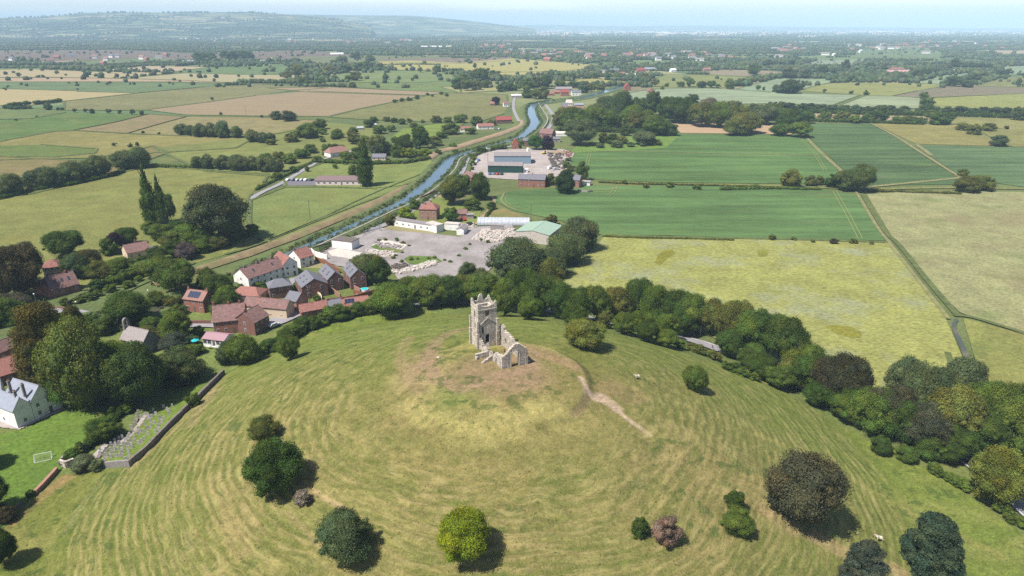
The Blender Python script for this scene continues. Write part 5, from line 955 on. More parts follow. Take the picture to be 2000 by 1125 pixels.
for lab, a, b, dp, e in (('first gabled brick terrace unit with slate roof, beside the white terrace garden', (592, 586), (642, 577), 13, 5), ('middle gabled brick terrace unit with slate roof', (642, 571), (673, 565), 13, 5.2), ('gabled brick terrace unit with slate roof nearest the round dark tree', (686, 566), (717, 561), 13, 5.2)):
    H(lab, a, b, dp, e, 3, 'brickd', 'slate', 2, 2, (), ridge='cross', endw=1, sky_=4, dr=True, group='gabled brick terrace', over=.15, wh=1.5)
H('bungalow with pinkish red hipped roof behind the cottage with long white wall', (452, 589), (506, 592), 8, 2.9, 2.2, 'cream', 'pan', 3, 1, (), hip=.7)
H('long cream walled cottage with brown red roof beside the lane', (478, 616), (561, 624), 6, 4.1, 2.4, 'cream', 'tileb', 4, 1, [(.32, .5, .5)], dr=False, ww=.9, wh=.5)
H('small pink brick house with slate roof beside the telephone pole', (559, 606), (581, 610), 7, 4.4, 2.3, 'brickp', 'slate', 2, 2, ())
H('large old brick inn with brown tiled roof at the road bend', (420, 655), (482, 648), 11, 5, 4.2, 'brick', 'tileb', 4, 2, [(.03, .5, 1.3), (.5, .5, .8), (.85, .5, .8)], sky_=0, cat='inn')
H('rear wing of the old brick inn with brown gable roof', (500, 656), (528, 640), 9, 5, 3.2, 'brickd', 'tileb', 3, 2, [(.1, .5, .6)], cat='inn')
H('pale pink roofed garden room with white glazed front', (398, 676), (440, 681), 5.5, 2.8, 1.1, 'white', surf('tile_mauve', S(198, 160, 168), .08, 1.5), 5, 1, (), dr=True, ww=1.5, wh=1.8, cat='garden room', name='garden_room')
H('low red roofed outbuilding behind the hill hedge', (590, 622), (642, 612), 6, 2.4, 1.9, 'brick', 'tile', 3, 1, (), cat='outbuilding', name='outbuilding')
H('low grey roofed outbuilding between two red roofs by the hill hedge', (644, 611), (670, 607), 5, 2.4, 1.7, 'brickp', 'slate', 2, 1, [(.02, .5, .6)], cat='outbuilding', name='outbuilding')
H('low red roofed house with dark solar panels by the hill hedge', (671, 611), (722, 604), 6, 2.5, 2.0, 'brickp', 'pan', 3, 1, [(.02, .5, .6)], solar=(.10, .46, .12, .4))
# left bank of the river
H('red brick house with long brown roof and skylights across the river', (104, 582), (158, 568), 9, 3.2, 4.6, 'brick', 'tileb', 4, 1, [(.75, .5, .6)], sky_=3)
H('red brick gabled wing of the house across the river', (66, 574), (101, 581), 7, 3.4, 3.0, 'brick', 'tileb', 2, 1, (), ridge='cross')
H('cream house with dusky red hipped roof behind the red brick house', (88, 545), (124, 540), 7, 4.8, 2.6, 'cream', 'tile', 3, 2, (), hip=.9)
H('cream gabled bungalow with brown roof at the edge of the pasture', (251, 509), (296, 500), 9, 3.4, 3.0, 'cream', 'tileb', 3, 1, [(.6, .9, .4)])
H('brown tiled outbuilding with grey roof slope beside the bungalow', (296, 502), (312, 500), 6, 2.6, 1.6, 'cream', 'slate', 1, 1, (), cat='outbuilding', name='outbuilding')
H('tiny white shed in the pink tree garden by the river path', (354, 510), (362, 510), 2, 1.9, .5, 'white', 'slate', 0, 1, (), endw=0, cat='shed', name='shed')
# white house and barns, lower left
H('dark walled barn with long orange red tiled roof behind the white house', (-70, 778), (60, 736), 9, 3.2, 3.6, 'brickd', 'pan', 5, 1, (), endw=0, cat='barn', name='barn', dr=False)
H('long brick barn with brown roof behind the orange roofed barn', (-80, 742), (38, 694), 6, 3.4, 2.6, 'brickd', 'tileb', 6, 1, (), endw=0, cat='barn', name='barn', dr=False)
H('gabled front of the white house nearest the churchyard side terrace', (70, 822), (112, 801), 11, 6, 3.4, 'white', 'slateb', 2, 2, [(.05, .2, 1.5), (.0, .7, 1.5)], ridge='cross', wh=1.3)
H('gabled corner of the white house with arched side door', (36, 838), (69, 822.5), 12, 5.6, 3.0, 'white', 'slateb', 1, 1, [(.5, .12, 1.6), (.5, .9, 1.6)], ridge='cross', dr=False)
H('rear range of the white house running out of the photo', (-70, 826), (14, 806), 9, 6, 3.2, 'white', 'slateb', 3, 2, [(.9, .5, 1.5)], endw=0)
H('low white lean-to at the end of the white house', (112, 801), (122, 796), 4, 2.5, .9, 'white', 'slateb', 0, 1, (), endw=0, cat='outbuilding', name='outbuilding')
# ---- yard by the river
H('derelict white rendered box building with flat roof in the yard', (649, 485), (688, 490), 7, 4.2, 0, 'white', 'wooddark', 0, 1, flatroof=True, endw=0, cat='building', name='building')
H('long low white block with a row of dark windows and flat roof', (770, 441), (853, 454), 5, 3.2, 0, 'white', 'asb', 7, 1, flatroof=True, cat='office block', name='office_block', ww=1.1, wh=1.0, endw=0)
H('white end block with dark side wall joined to the low office block', (853, 455.5), (866, 452), 9, 3.9, 0, 'white', 'limew', 0, 1, flatroof=True, endw=0, cat='building', name='building')
H('white wall fronted store between the end block and the grey roofed shed', (868, 449), (896, 451), 4, 3.3, 0, 'white', 'limew', 0, 1, flatroof=True, endw=0, cat='store', name='store')
H('small grey roofed shed with white gable in the yard', (892, 459), (906, 460), 8, 3, .8, 'white', 'asb', 0, 1, ridge='cross', endw=0, cat='shed', name='shed')
H('square red brick house with hipped tiled roof above the yard', (819, 430), (853, 431), 9, 6.4, 2.8, 'brickp', 'tile', 3, 2, [(.3, .35, .5), (.6, .6, .8)], hip=.7, wh=1.4)
H('low red roofed brick outhouse behind the dark round tree', (893, 428), (912, 428), 6, 3, 1.8, 'brickp', 'tileb', 1, 1, (), endw=0, cat='outbuilding', name='outbuilding')
H('small grey garage beside the brick outhouse', (912, 429), (925, 429), 5, 2.6, .5, 'conc', 'asb', 0, 1, (), endw=0, cat='garage', name='garage')
H('shed with pale green sheet roof and open slatted front by the silver willows', (1007, 471), (1072, 479), 20, 5, 1.5, 'limew', 'green', 0, 1, ridge='cross', endw=0, cat='shed', name='shed', over=.4)
H('grey concrete panel store in front of the polytunnel', (958, 451), (984, 452), 1.2, 3, 0, 'conc', 'conc', 0, 1, flatroof=True, endw=0, cat='store', name='store')
# ---- farm yard
H('long grey-blue farm shed with pale sheet roof', (965, 321), (1037, 321), 17, 6.5, 1.6, 'blue', 'asb', 0, 1, endw=0, cat='barn', name='barn')
H('farm shed with dark green cladding over a white base', (953, 338), (1020, 339), 13, 5.5, 1.6, 'wgreen', 'asb', 0, 1, endw=0, cat='barn', name='barn')
H('small white cabin at the corner of the green clad shed', (1022, 338), (1031, 338), 4, 2.6, .3, 'white', 'white', 1, 1, endw=0, dr=False, cat='cabin', name='cabin')
H('tall narrow red brick cottage beside the river road bend', (904, 357), (921, 363), 8, 5.4, 2.6, 'brick', 'tileb', 2, 2, (), wh=1.1)
H('red brick terrace with slate roof and white windows facing the crop', (1012, 365), (1064, 367), 9, 5.4, 2.6, 'brick', 'slate', 6, 2, [(.5, .5, .7)], cat='terrace', name='terraced_house')
H('red brick end house east of the dark round crop tree', (1104, 366), (1131, 368), 9, 5.4, 2.6, 'brick', 'slate', 3, 2, [(.1, .5, .6)])
H('white garage beside the red brick end house', (1137, 362), (1152, 363), 5, 2.4, .5, 'white', 'conc', 1, 1, endw=0, cat='garage', name='garage')
H('house with steep bright orange gable roof behind the blue shed', (1000, 291), (1014, 291), 9, 4, 4.6, 'brick', surf('tile_bright', S(205, 110, 85), .12, 1.5), 1, 1, [(.2, .3, .3)], ridge='cross')
H('brick house with grey roof between the orange gable and the green tree', (1022, 286), (1036, 286), 8, 5, 2, 'brickd', 'slate', 2, 2, ())
H('house with brown roof half hidden behind the purple tree', (1053, 269), (1078, 271), 9, 4.5, 4, 'brickd', 'tileb', 3, 2, ())
H('grey gabled outhouse behind the purple tree', (1080, 278), (1094, 278), 6, 3, 1.6, 'conc', 'slate', 1, 1, (), endw=0, cat='outbuilding', name='outbuilding')
H('long cream roofed shed at the edge of the broad wood', (1085, 266), (1111, 266), 10, 2.6, 1, 'white', surf('roof_cream', S(245, 238, 222, .7), .04), 0, 1, endw=0, cat='shed', name='shed')
# ---- across the river
H('long low school building with pale walls and brown roof', (617, 362), (707, 362), 14, 3.1, 2.0, surf('render_pale_pink', S(235, 215, 215, .7), .05), surf('tile_dusky', S(150, 128, 128), .1, 1.2), 8, 1, (), cat='school', name='school_building', ww=1.6)
H('house with rosy tiled roof and white end wall above the school', (646, 308), (682, 303), 11, 3.6, 4, 'white', 'tilep', 3, 1, (), hip=.5)
H('bungalow with grey mauve roof behind the broad poplar', (727, 314), (753, 314), 9, 2.6, 2.2, 'cream', 'slate', 3, 1, ())
H('low white walled farm building with red roof nearest the pale levee', (899, 258), (919, 258), 9, 3, 2, 'white', 'tile', 3, 1, (), cat='farm building', name='farm_building')
H('longer white walled farm building with red roof by the levee', (934, 253), (965, 252), 10, 3, 2.4, 'white', 'tile', 4, 1, (), cat='farm building', name='farm_building')
H('red roofed barn at the far end of the levee farm', (971, 242), (1000, 241), 14, 4, 3, 'brickd', surf('tile_crimson', S(178, 92, 88), .15), 2, 1, (), cat='barn', name='barn')
for lab, u, v, w_, ht in (('small white greenhouse at the edge of the allotments', 592, 250, 12, 3), ('pale glasshouse among the village trees', 698, 254, 12, 3), ('narrow white glasshouse before the hedge', 726, 248, 10, 3)):
    H(lab, (u, v), (u+w_, v-.5), 6, 2, 1, 'glassw', 'glassw', 0, 1, endw=0, cat='greenhouse', name='greenhouse')
FARH = [
 ('pale metal shed roof among trees by the river bend', 999, 192, 20, 10, 4, 1, 'conc', 'white', 'shed'), ('white gabled house on the river road beside the purple tree', 984, 209, 11, 9, 4, 3, 'white', 'tileb', 'house'),
 ('low house with pink roof beside the purple tree in the far pasture', 957, 207, 9, 8, 3, 3, 'brickp', 'tilep', 'house'),
 ('low orange roofed barn before the copse at the river bend', 1066, 187, 16, 9, 3, 3, 'brick', 'pan', 'barn'), ('crimson brick house at the river bend farm', 1096, 188, 15, 9, 6, 4, 'brick', surf('tile_crimson', S(178, 92, 88)), 'house'),
 ('wide grey roofed barn behind the crimson brick house', 1086, 180, 32, 16, 5, 3, 'conc', 'asb', 'barn'), ('bright white house at the river bend farm', 1117, 187, 18, 9, 5, 3, 'white', 'slate', 'house'), ('orange roofed wing between barn and crimson house', 1081, 184, 12, 7, 3, 3, 'brick', 'pan', 'barn'),
 ('long red roofed range below the white gable east of the river', 1101, 220, 40, 12, 3, 4, 'brick', 'pan', 'barn'), ('pale blue grey roofed shed behind the long red range', 1123, 211, 17, 10, 4, 1.5, 'conc', 'slateb', 'shed'), ('white conical roofed house behind the long red range', 1107, 207, 11, 9, 4, 4, 'white', 'limew', 'house'), ('cottage with grey roof at the end of the long red range', 1098, 214, 12, 9, 4, 4, 'brickp', 'slate', 'house'),
 ('steep red gable house alone beside the pale green field', 1220, 177, 12, 9, 5, 7, 'brick', surf('tile_crimson', S(178, 92, 88)), 'house'), ('low orange roofed house east of the steep red gable', 1266, 181, 13, 8, 3, 3, 'brickp', 'pan', 'house'),
 ('white long shed by the yellow fields', 1167, 142, 16, 10, 4, 2, 'white', 'asb', 'shed'), ('grey roofed barn beside the white long shed', 1193, 140, 17, 12, 4, 3, 'conc', 'slate', 'barn'), ('orange house at the far river village', 1211, 149, 11, 9, 5, 4, 'brick', 'pan', 'house'), ('row of white huts beside the orange far house', 1222, 149, 20, 8, 3, 2, 'white', 'white', 'shed'), ('crimson roofed house in the far river village', 1245, 141, 16, 11, 5, 4, 'brick', surf('tile_crimson', S(178, 92, 88)), 'house'), ('pale grey sheds at the far river village', 1259, 138, 24, 12, 4, 3, 'conc', 'slateb', 'shed'), ('white house by the far river bridge', 1311, 141, 10, 10, 5, 3, 'white', 'white', 'house'), ('pink cottage east of the far river bridge', 1375, 139, 14, 9, 4, 4, 'brickp', 'tilep', 'house'),
 ('long pink roofed barn alone in the eastern fields', 1735, 145, 44, 20, 5, 4, 'cream', surf('tile_rose', S(215, 170, 165)), 'barn'), ('low crimson roofed shed behind the long pink barn', 1742, 138, 24, 14, 4, 3, 'brick', 'tile', 'shed'), ('white caravan row near the eastern farm hedge', 1864, 139, 22, 6, 3, 1, 'white', 'white', 'shed'), ('white polytunnel pair in the eastern fields', 1913, 138, 24, 8, 3, 1.5, 'white', 'white', 'greenhouse'),
 ('white tower mill shape east of the dark woods', 1680, 103, 4, 8, 9, 3, 'white', 'white', 'house'), ('white cottage in front of the eastern wood', 1628, 109, 4, 8, 6, 3, 'white', 'white', 'house'),
 ('pale house cluster roof beyond the brown moor', 508, 119, 14, 14, 5, 4, 'brickp', 'tilep', 'house'), ('white house beyond the brown moor', 525, 119, 14, 14, 5, 4, 'white', 'white', 'house'), ('red roofed farmhouse by the tall clumps', 372, 119, 12, 14, 6, 5, 'white', 'tile', 'house'), ('pale barn by the tall clumps', 356, 123, 22, 16, 5, 3, 'conc', 'slateb', 'barn'), ('long white greenhouse across the moor', 645, 107, 26, 12, 4, 3, 'white', 'white', 'greenhouse'), ('second long white greenhouse across the moor', 822, 93, 60, 20, 5, 3, 'white', 'white', 'greenhouse')]
for lab, u, v, w_, dp, e, r_, wl, rf, ct in FARH:
    H(lab, (u, v), (u+w_, v-.2), dp, e, r_, wl, rf, 3 if ct == 'house' else 0, 1, (), endw=0, cat=ct, name=dict(house='house', barn='barn', shed='shed', greenhouse='greenhouse')[ct], dr=False, backw=False, ww=1.3, wh=1.5, ridge='cross' if 'gable' in lab and 'steep' in lab else 'long')
# far villages: small whole houses, each its own thing
g = random.Random(77); fm = {}
def far_house_mesh(w_, d_, e, r, wm, rm):
    mb = MB(); mb.prism([(0, 0, 0), (0, d_, 0), (0, d_, e), (0, d_/2, e+r), (0, 0, e)], (w_, 0, 0)); s = r/(d_/2)
    for sg in (0, 1):
        y0 = -.5 if sg == 0 else d_+.5; pts = [(-.4, y0, e-.5*s+.05), (-.4, d_/2, e+r+.05), (-.4, d_/2, e+r+.4), (-.4, y0, e-.5*s+.4)]; mb.prism(pts if sg == 0 else pts[::-1], (w_+.8, 0, 0), 1)
    x = mb.build('far', [M[wm], M[rm]]); me = x.data; bpy.data.objects.remove(x); return me
FHM = [far_house_mesh(*a) for a in ((14, 9, 5.5, 4, 'white', 'slate'), (12, 9, 5.5, 4, 'brickp', 'tile'), (16, 9, 5, 4, 'cream', 'tileb'), (22, 12, 5, 3, 'white', 'asb'), (12, 9, 5.5, 4, 'white', 'tilep'), (15, 10, 5, 4, 'brick', 'pan'))]
VILL = [('far village on the lane across the eastern plain', 1240, 112, 210, 7, 44), ('church hamlet among the eastern woods', 1545, 100, 40, 5, 12), ('scattered farms beyond the brown moor', 230, 116, 230, 6, 14), ('village below the western hills', 330, 74, 330, 8, 34), ('hamlet along the far main road', 1010, 104, 120, 6, 16), ('eastern plain farms near the horizon', 1780, 90, 210, 10, 24), ('settlement before the long ridge', 700, 82, 220, 8, 26), ('far farms by the straight willow rows', 960, 93, 60, 6, 8)]
for lab, u, v, su, sv_, n in VILL:
    for i in range(n):
        me = g.choice(FHM); P = G(u+g.gauss(0, su*.45), max(v+g.gauss(0, sv_*.5), 66)); o = link('house', me); o.location = (P[0], P[1], 0); o.rotation_euler = (0, 0, g.uniform(-.6, .6)); k = g.uniform(.9, 1.3)*(1+P[1]/16000); o.scale = (k, k, k); tag(o, 'house in the '+lab, 'house', 'houses of the '+lab)
def town():
    V = []; F = []; mi = []; k = 0; q = np.random.default_rng(9)
    for i in range(1700):
        c = q.integers(0, 8); u = [1320, 1180, 1480, 1700, 650, 430, 1000, 1900][c]+q.normal()*[120, 90, 120, 140, 70, 90, 60, 110][c]; v = [63, 62, 62, 61, 62, 66, 63, 62][c]+q.normal()*[3.2, 3, 3, 3, 4, 6, 3, 3][c]; P = G(u, max(v, 57.6)); s = P[1]/5000
        w_, d_, h_ = q.uniform(12, 26)*s**.5, q.uniform(9, 14)*s**.5, q.uniform(5, 9)*s**.3
        if q.random() < .06: w_ *= 5; d_ *= 3
        x, y = P[:2]; V += [(x, y, 0), (x+w_, y, 0), (x+w_, y+d_, 0), (x, y+d_, 0), (x, y, h_), (x+w_, y, h_), (x+w_, y+d_, h_), (x, y+d_, h_), (x, y+d_/2, h_*1.5), (x+w_, y+d_/2, h_*1.5)]
        for f in ((0, 1, 5, 4), (1, 2, 6, 5), (2, 3, 7, 6), (3, 0, 4, 7)): F.append([k+a for a in f]); mi.append(0 if q.random() < .7 else 1)
        r_ = q.choice([2, 3, 4, 5], p=[.4, .2, .2, .2])
        for f in ((4, 5, 9, 8), (6, 7, 8, 9)): F.append([k+a for a in f]); mi.append(r_)
        k += 10
    o = link('distant_town', np_mesh('distant_town', np.array(V), np.array(F), mi=mi)); [o.data.materials.append(M[m]) for m in ('cream', 'brickp', 'limew', 'tilep', 'slate', 'limew')]; tag(o, kind='stuff')
town()
for i, (u, v, w_) in enumerate([(360, 62, 110), (470, 58, 60), (1130, 66, 60), (1200, 64, 110), (1290, 66, 70), (1380, 65, 60), (1010, 63, 60), (960, 62, 60), (1560, 73, 40), (1700, 63, 50), (1830, 62, 40)]):
    H(f'long white glasshouse or depot roof glinting near the horizon {["below the western hills", "under the western hills beside another", "before the eastern town"][0 if i == 0 else 1 if i == 1 else 2]}', (u, v), (u+w_, v), 60, 10, 4, 'white', 'white', 0, 1, endw=0, cat='warehouse', name='warehouse', group='long white roofs near the horizon' if i > 1 else None)
# ================================================================ ruined church on the summit
def stone_mat(name, col, col2, sc=2.2):
    t = NT(name); v = t.n.new('ShaderNodeTexVoronoi'); v.inputs['Scale'].default_value = sc; mp = t.n.new('ShaderNodeMapping'); mp.inputs['Scale'].default_value = (1, 1, 1.7); t.L(t.co, mp.inputs[0])
    nz = t.n.new('ShaderNodeTexNoise'); nz.inputs['Scale'].default_value = 3; va = t.n.new('ShaderNodeVectorMath'); va.operation = 'MULTIPLY_ADD'; t.L(mp.outputs[0], nz.inputs['Vector']); t.L(nz.outputs['Color'], va.inputs[0]); va.inputs[1].default_value = (.25, .25, .25); t.L(mp.outputs[0], va.inputs[2]); t.L(va.outputs[0], v.inputs['Vector'])
    sp = t.n.new('ShaderNodeSeparateColor'); t.L(v.outputs['Color'], sp.inputs[0]); c = t.mix(t.rng(sp.outputs[0], .1, .9, 0, 1), col, col2); c = t.scale(c, t.rng(v.outputs['Distance'], .0, .6, 1.1, .72)); c = t.scale(c, t.rng(t.noise(.45, 4), .3, .7, .82, 1.15))
    c = t.mix(t.rng(t.noise(.9, 5), .6, .75, 0, .5), c, S(200, 185, 150)); t.bump(v.outputs['Distance'], -.6, .06); return t.done(c, .95, .1)
RUIN = stone_mat('rubble_stone', S(250, 238, 220, .64), S(198, 186, 176, .62)); ASH = stone_mat('dressed_stone', S(246, 238, 224, .62), S(225, 214, 200, .62), 1.4)
g = random.Random(12)
o_ = G(935, 682); AZ = R(26); RZ = float(hz(-5, 160)) ; RZ = float(hz(-5, 158)); ruin = empty('ruined_church', (o_[0], o_[1], 23.35), AZ, 'roofless stone church ruin with battlemented tower on top of the hill', 'church ruin')
def rwall(name, a, b, top, th, holes=(), z0=-1.6, step=.3, jit=.10, mat=RUIN, parent=None, pj=.03):
    """ragged wall from a to b (local xy); top(s) height; holes (s0, s1, z0, z1, arched)"""
    a = Vector((*a, 0)); b = Vector((*b, 0)); L = (b-a).length; d = (b-a)/L; n = Vector((-d.y, d.x, 0)); k = max(1, round(L/step)); st = L/k; mb = MB()
    for i in range(k):
        s0, s1 = i*st, (i+1)*st; sm_ = (s0+s1)/2; ht = top(sm_)+g.uniform(-jit, jit); iv = [(z0, ht)]
        for h0, h1, hz0, hz1, ar in holes:
            if h0 <= sm_ <= h1:
                r = (h1-h0)/2; zt = hz1-(r-math.sqrt(max(0, r*r-(sm_-(h0+h1)/2)**2)) if ar else 0); nv = []
                for p, q in iv:
                    if hz0 > p: nv.append((p, min(q, hz0)))
                    if zt < q: nv.append((max(p, zt), q))
                iv = nv
        e = g.uniform(-pj, pj)
        for p, q in iv:
            if q-p < .05: continue
            c = a+d*s0; c2 = a+d*s1; h = th/2+e; mb.prism([tuple(c-n*h+Vector((0, 0, p))), tuple(c2-n*h+Vector((0, 0, p))), tuple(c2+n*h+Vector((0, 0, p))), tuple(c+n*h+Vector((0, 0, p)))], (0, 0, q-p))
    return mb.build(name, mat, parent or ruin)
TW, TD, TH = 5.4, 4.8, 12.6
# tower walls with openings (parts of the tower)
tower = empty('tower', (0, 0, 0)); tower.parent = ruin
rwall('wall', (0, .45), (TW, .45), lambda s: TH-1.5, .9, [(1.0, 1.6, 4.4, 6.4, True), (2.0, 3.35, 1.4, 4.0, True), (2.1, 3.3, 9.2, 11.0, True)], jit=0, parent=tower, step=.15, pj=.02)
rwall('wall', (0, TD-.45), (TW, TD-.45), lambda s: TH-1.5, .9, [(2.1, 3.3, 8.6, 10.4, True)], jit=0, parent=tower, step=.3, pj=.02)
rwall('wall', (.45, .9), (.45, TD-.9), lambda s: TH-1.5, .9, [(1.1, 1.7, 8.6, 10.6, True), (1.1, 1.6, 5.2, 6.8, True)], jit=0, parent=tower, step=.15, pj=.02)
rwall('wall', (TW-.45, .9), (TW-.45, TD-.9), lambda s: TH-1.5, .9, [(1.1, 1.7, 8.6, 10.6, True)], jit=0, parent=tower, step=.15, pj=.02)
mb = MB(); x0, x1, y0, y1, zc = -.12, TW+.12, -.12, TD+.12, TH-1.5       # string course
for a in ((x0, x1, y0, .9), (x0, x1, TD-.9, y1), (x0, .9, .9, TD-.9), (TW-.9, x1, .9, TD-.9)): mb.box(*a, zc, zc+.24)
mb.build('string_course', ASH, tower)
def par(L): return lambda s: 1.05+1.25*abs(2*s/L-1)**2.2+(1.5*max(0, 1-abs(s-L/2)/.85)**.8 if True else 0)
for a, b, cen in (((0, .2), (TW, .2), 0), ((0, TD-.2), (TW, TD-.2), 1), ((.2, .4), (.2, TD-.4), 0), ((TW-.2, .4), (TW-.2, TD-.4), 0)):
    L = TW if a[1] == b[1] else TD-.8; f = (lambda L, c: (lambda s: TH-1.26+.75+.85*abs(2*s/L-1)**2.4+(1.9*math.sqrt(max(0, 1-(abs(s-L/2)/.75)**2)) if c else 0)))(L, cen)
    rwall('parapet', a, b, f, .42, jit=.05, z0=TH-1.26, parent=tower, step=.16, mat=ASH if cen else RUIN)
for x, y in ((.25, .25), (TW-.25, .25), (.25, TD-.25), (TW-.25, TD-.25)):
    mb = MB(); mb.box(x-.3, x+.3, y-.3, y+.3, TH-1.2, TH+.45); mb.tube((x, y, TH+.45), (x, y, TH+.85), .22, .1, 4); mb.build('pinnacle', ASH, tower)
mb = MB(); mb.box(.9, TW-.9, .9, TD-.9, TH-2.6, TH-2.3); mb.build('floor', M['lead'], tower)
for x, y in ((-.25, -.1), (-.25, TD+.1), (TW+.2, TD+.1), (TW+.2, -.1)): # corner buttresses
    mb = MB(); mb.box(x-.35, x+.35, y-.35, y+.35, -1.6, 4.6); mb.box(x-.26, x+.26, y-.26, y+.26, 4.6, 8.2); mb.build('buttress', RUIN, tower)
mb = MB()                                  # louvred belfry window and roof scar on the nave side
for k in range(7): mb.box(2.15, 3.25, .32, .5, 9.3+k*.24, 9.42+k*.24)
mb.build('louvre', surf('louvre_wood', S(190, 165, 130), .1), tower)
mb = MB(); ap = (2.75, -.02, 8.9)
for e in ((-.1, -.02, 6.6), (TW+.1, -.02, 6.9)): mb.prism([(ap[0], -.16, ap[2]), (e[0], -.16, e[2]), (e[0], -.16, e[2]-.22), (ap[0], -.16, ap[2]-.22)], (0, .17, 0))
mb.build('roof_scar', ASH, tower)
mb = MB()
for c, w_, za, zb in ((1.3, .3, 4.4, 6.4), (2.67, .67, 1.4, 4.0)):
    mb.box(c-w_-.16, c-w_, -.05, .1, za, zb-w_*.4); mb.box(c+w_, c+w_+.16, -.05, .1, za, zb-w_*.4)
mb.build('window_surround', ASH, tower)
# nave walls
NL = 14.3
rwall('nave_wall', (.4, -NL+.45), (.4, -.05), lambda s: (4.3-.25*s if s < 3.4 else 2.3+.5*math.sin(s*2) if s < 6.5 else 3.4-.9*abs(s-9.0)+.3*math.sin(3*s) if s < 11.5 else 2.0+.7*(s-11.5)) if s > .2 else 4.3, .8, [(2.2, 2.9, .6, 2.4, False), (3.0, 3.6, -.2, .9, False), (6.9, 8.0, -.2, 2.0, True)], jit=.2, step=.25)
rwall('nave_wall', (7.0, -NL+.45), (7.0, .2), lambda s: 4.3+.05*s+(1.0 if s > 12 else 0)-.9*math.exp(-((s-5.5)/1.2)**2), .8, [(5.6, 6.6, 1.6, 3.4, True), (10.2, 11.0, 1.4, 3.2, True)], jit=.14, step=.25)
rwall('nave_wall', (TW+.05, .1), (7.0, .1), lambda s: 5.6-.3*s, .7, [(.35, 1.1, 1.8, 3.0, False), (.35, 1.1, 3.7, 4.9, False)], jit=.1, step=.2)
rwall('east_wall', (0, -NL), (7.4, -NL), lambda s: 4.3 if s < .7 else min(7.0, 4.2+.95*(s-.7)**.95 if s < 3.4 else 7.3-.55*abs(s-4.1)**1.25) if s < 7.0 else 4.4, .85, [(2.7, 4.9, -.3, 5.2, True)], jit=.06, step=.14, pj=.02)
mb = MB(); n_ = 14
for i in range(n_):                        # dressed arch ring
    a0, a1 = math.pi*i/n_, math.pi*(i+1)/n_; f = lambda a, r: (3.8+r*math.cos(a), -NL-.47, 4.1+r*math.sin(a)); mb.prism([f(a0, 1.1), f(a0, 1.38), f(a1, 1.38), f(a1, 1.1)], (0, .1, 0))
mb.box(2.42, 2.7, -NL-.47, -NL-.37, -.4, 4.1); mb.box(4.9, 5.18, -NL-.47, -NL-.37, -.4, 4.1); mb.build('arch', ASH, ruin)
# porch walls running out to the west
rwall('porch_wall', (-3.6, -6.2), (0, -6.4), lambda s: 1.9+.15*s, .55, [(0.2, .8, -.4, .9, True)], jit=.12, step=.22)
rwall('porch_wall', (-3.3, -9.3), (0, -8.9), lambda s: .9+.42*s, .55, (), jit=.12, step=.22)
rwall('porch_wall', (-3.5, -6.5), (-3.4, -7.1), lambda s: 1.6, .5, (), jit=.12)
# worn earth floor inside
mb = MB(); mb.box(.8, 6.6, -NL+.4, 0, -.35, -.05 if False else .06); tag(mb.build('nave_floor', EARTH, ruin))
# ---- scattered stones near the summit
for i, (u, v) in enumerate([(856, 700), (1032, 707)]):
    p = G(u, v); mb = MB(); mb.ell((0, 0, .15), (.6-.1*i, .4, .32), 0, 7, 5); o = mb.build('boulder', RUIN); o.location = (p[0], p[1], p[2]+.15); tag(o, ['small pale stone lying in the grass to the west of the ruin', 'small pale stone by the east wall of the ruin'][i], 'stone')
# ================================================================ chapel with bellcote
ch = H('small stone chapel with stone tiled roof and arched bellcote among the trees', (240, 684), (283, 694), 6.5, 4.2, 3.4, 'stone', surf('stone_tiles', S(182, 172, 170), .22, 2.2, bumpd=.06), 3, 1, (), cat='chapel', name='chapel', dr=False, wh=2, ww=.8)
mb = MB(); mb.box(-.3, .35, 2.1, 2.75, 5, 9.4, 0); mb.box(-.3, .35, 3.75, 4.4, 5, 9.4, 0)
for i in range(10):
    a0, a1 = math.pi*i/10, math.pi*(i+1)/10; f = lambda a, r: (-.3, 3.25+r*math.cos(a), 9.4+r*1.15*math.sin(a)); mb.prism([f(a0, .5), f(a0, 1.15), f(a1, 1.15), f(a1, .5)], (.65, 0, 0))
mb.box(-.32, .37, 2.0, 4.5, 4.6, 7.2); bc = mb.build('bellcote', M['stone'], ch)
mb = MB(); mb.tube((0, 3.25, 9.3), (0, 3.25, 8.7), .12, .34, 8); mb.build('bell', surf('bronze', (.12, .09, .05), .1, rough=.4), bc)
# ================================================================ churchyard, walls, fences
def wall_line(px, th, ht, mat, label, cat='wall', name='stone_wall', cop=None, z=0, group=None):
    W = [G(*p)[:2] for p in px]; mb = MB(); A = np.array(W); s = np.concatenate([[0], np.cumsum(np.linalg.norm(np.diff(A, axis=0), axis=1))]); n = max(2, int(s[-1]/2.5)); q = np.linspace(0, s[-1], n+1); X = np.interp(q, s, A[:, 0]); Y = np.interp(q, s, A[:, 1])
    for i in range(n):
        a = Vector((X[i], Y[i], 0)); b = Vector((X[i+1], Y[i+1], 0)); d = (b-a).normalized(); nn = Vector((-d.y, d.x, 0))*th/2; zz = [max(0., float(hz(p.x, p.y)))*(hill_r(p.x, p.y) < 1)+.15+z for p in (a, b)]; h = ht*(1+g.uniform(-.04, .04)); e = d*.03
        P = [a-nn-e, b-nn, b+nn, a+nn-e]; Z = [zz[0], zz[1], zz[1], zz[0]]; k = len(mb.v)
        mb.v += [(p.x, p.y, z_-.8) for p, z_ in zip(P, Z)]+[(p.x, p.y, z_+h) for p, z_ in zip(P, Z)]
        for f in ((0, 3, 2, 1), (4, 5, 6, 7), (0, 1, 5, 4), (1, 2, 6, 5), (2, 3, 7, 6), (3, 0, 4, 7)): mb.f.append(tuple(k+j for j in f)); mb.m.append(0)
    return tag(mb.build(name, mat), label, cat, group)
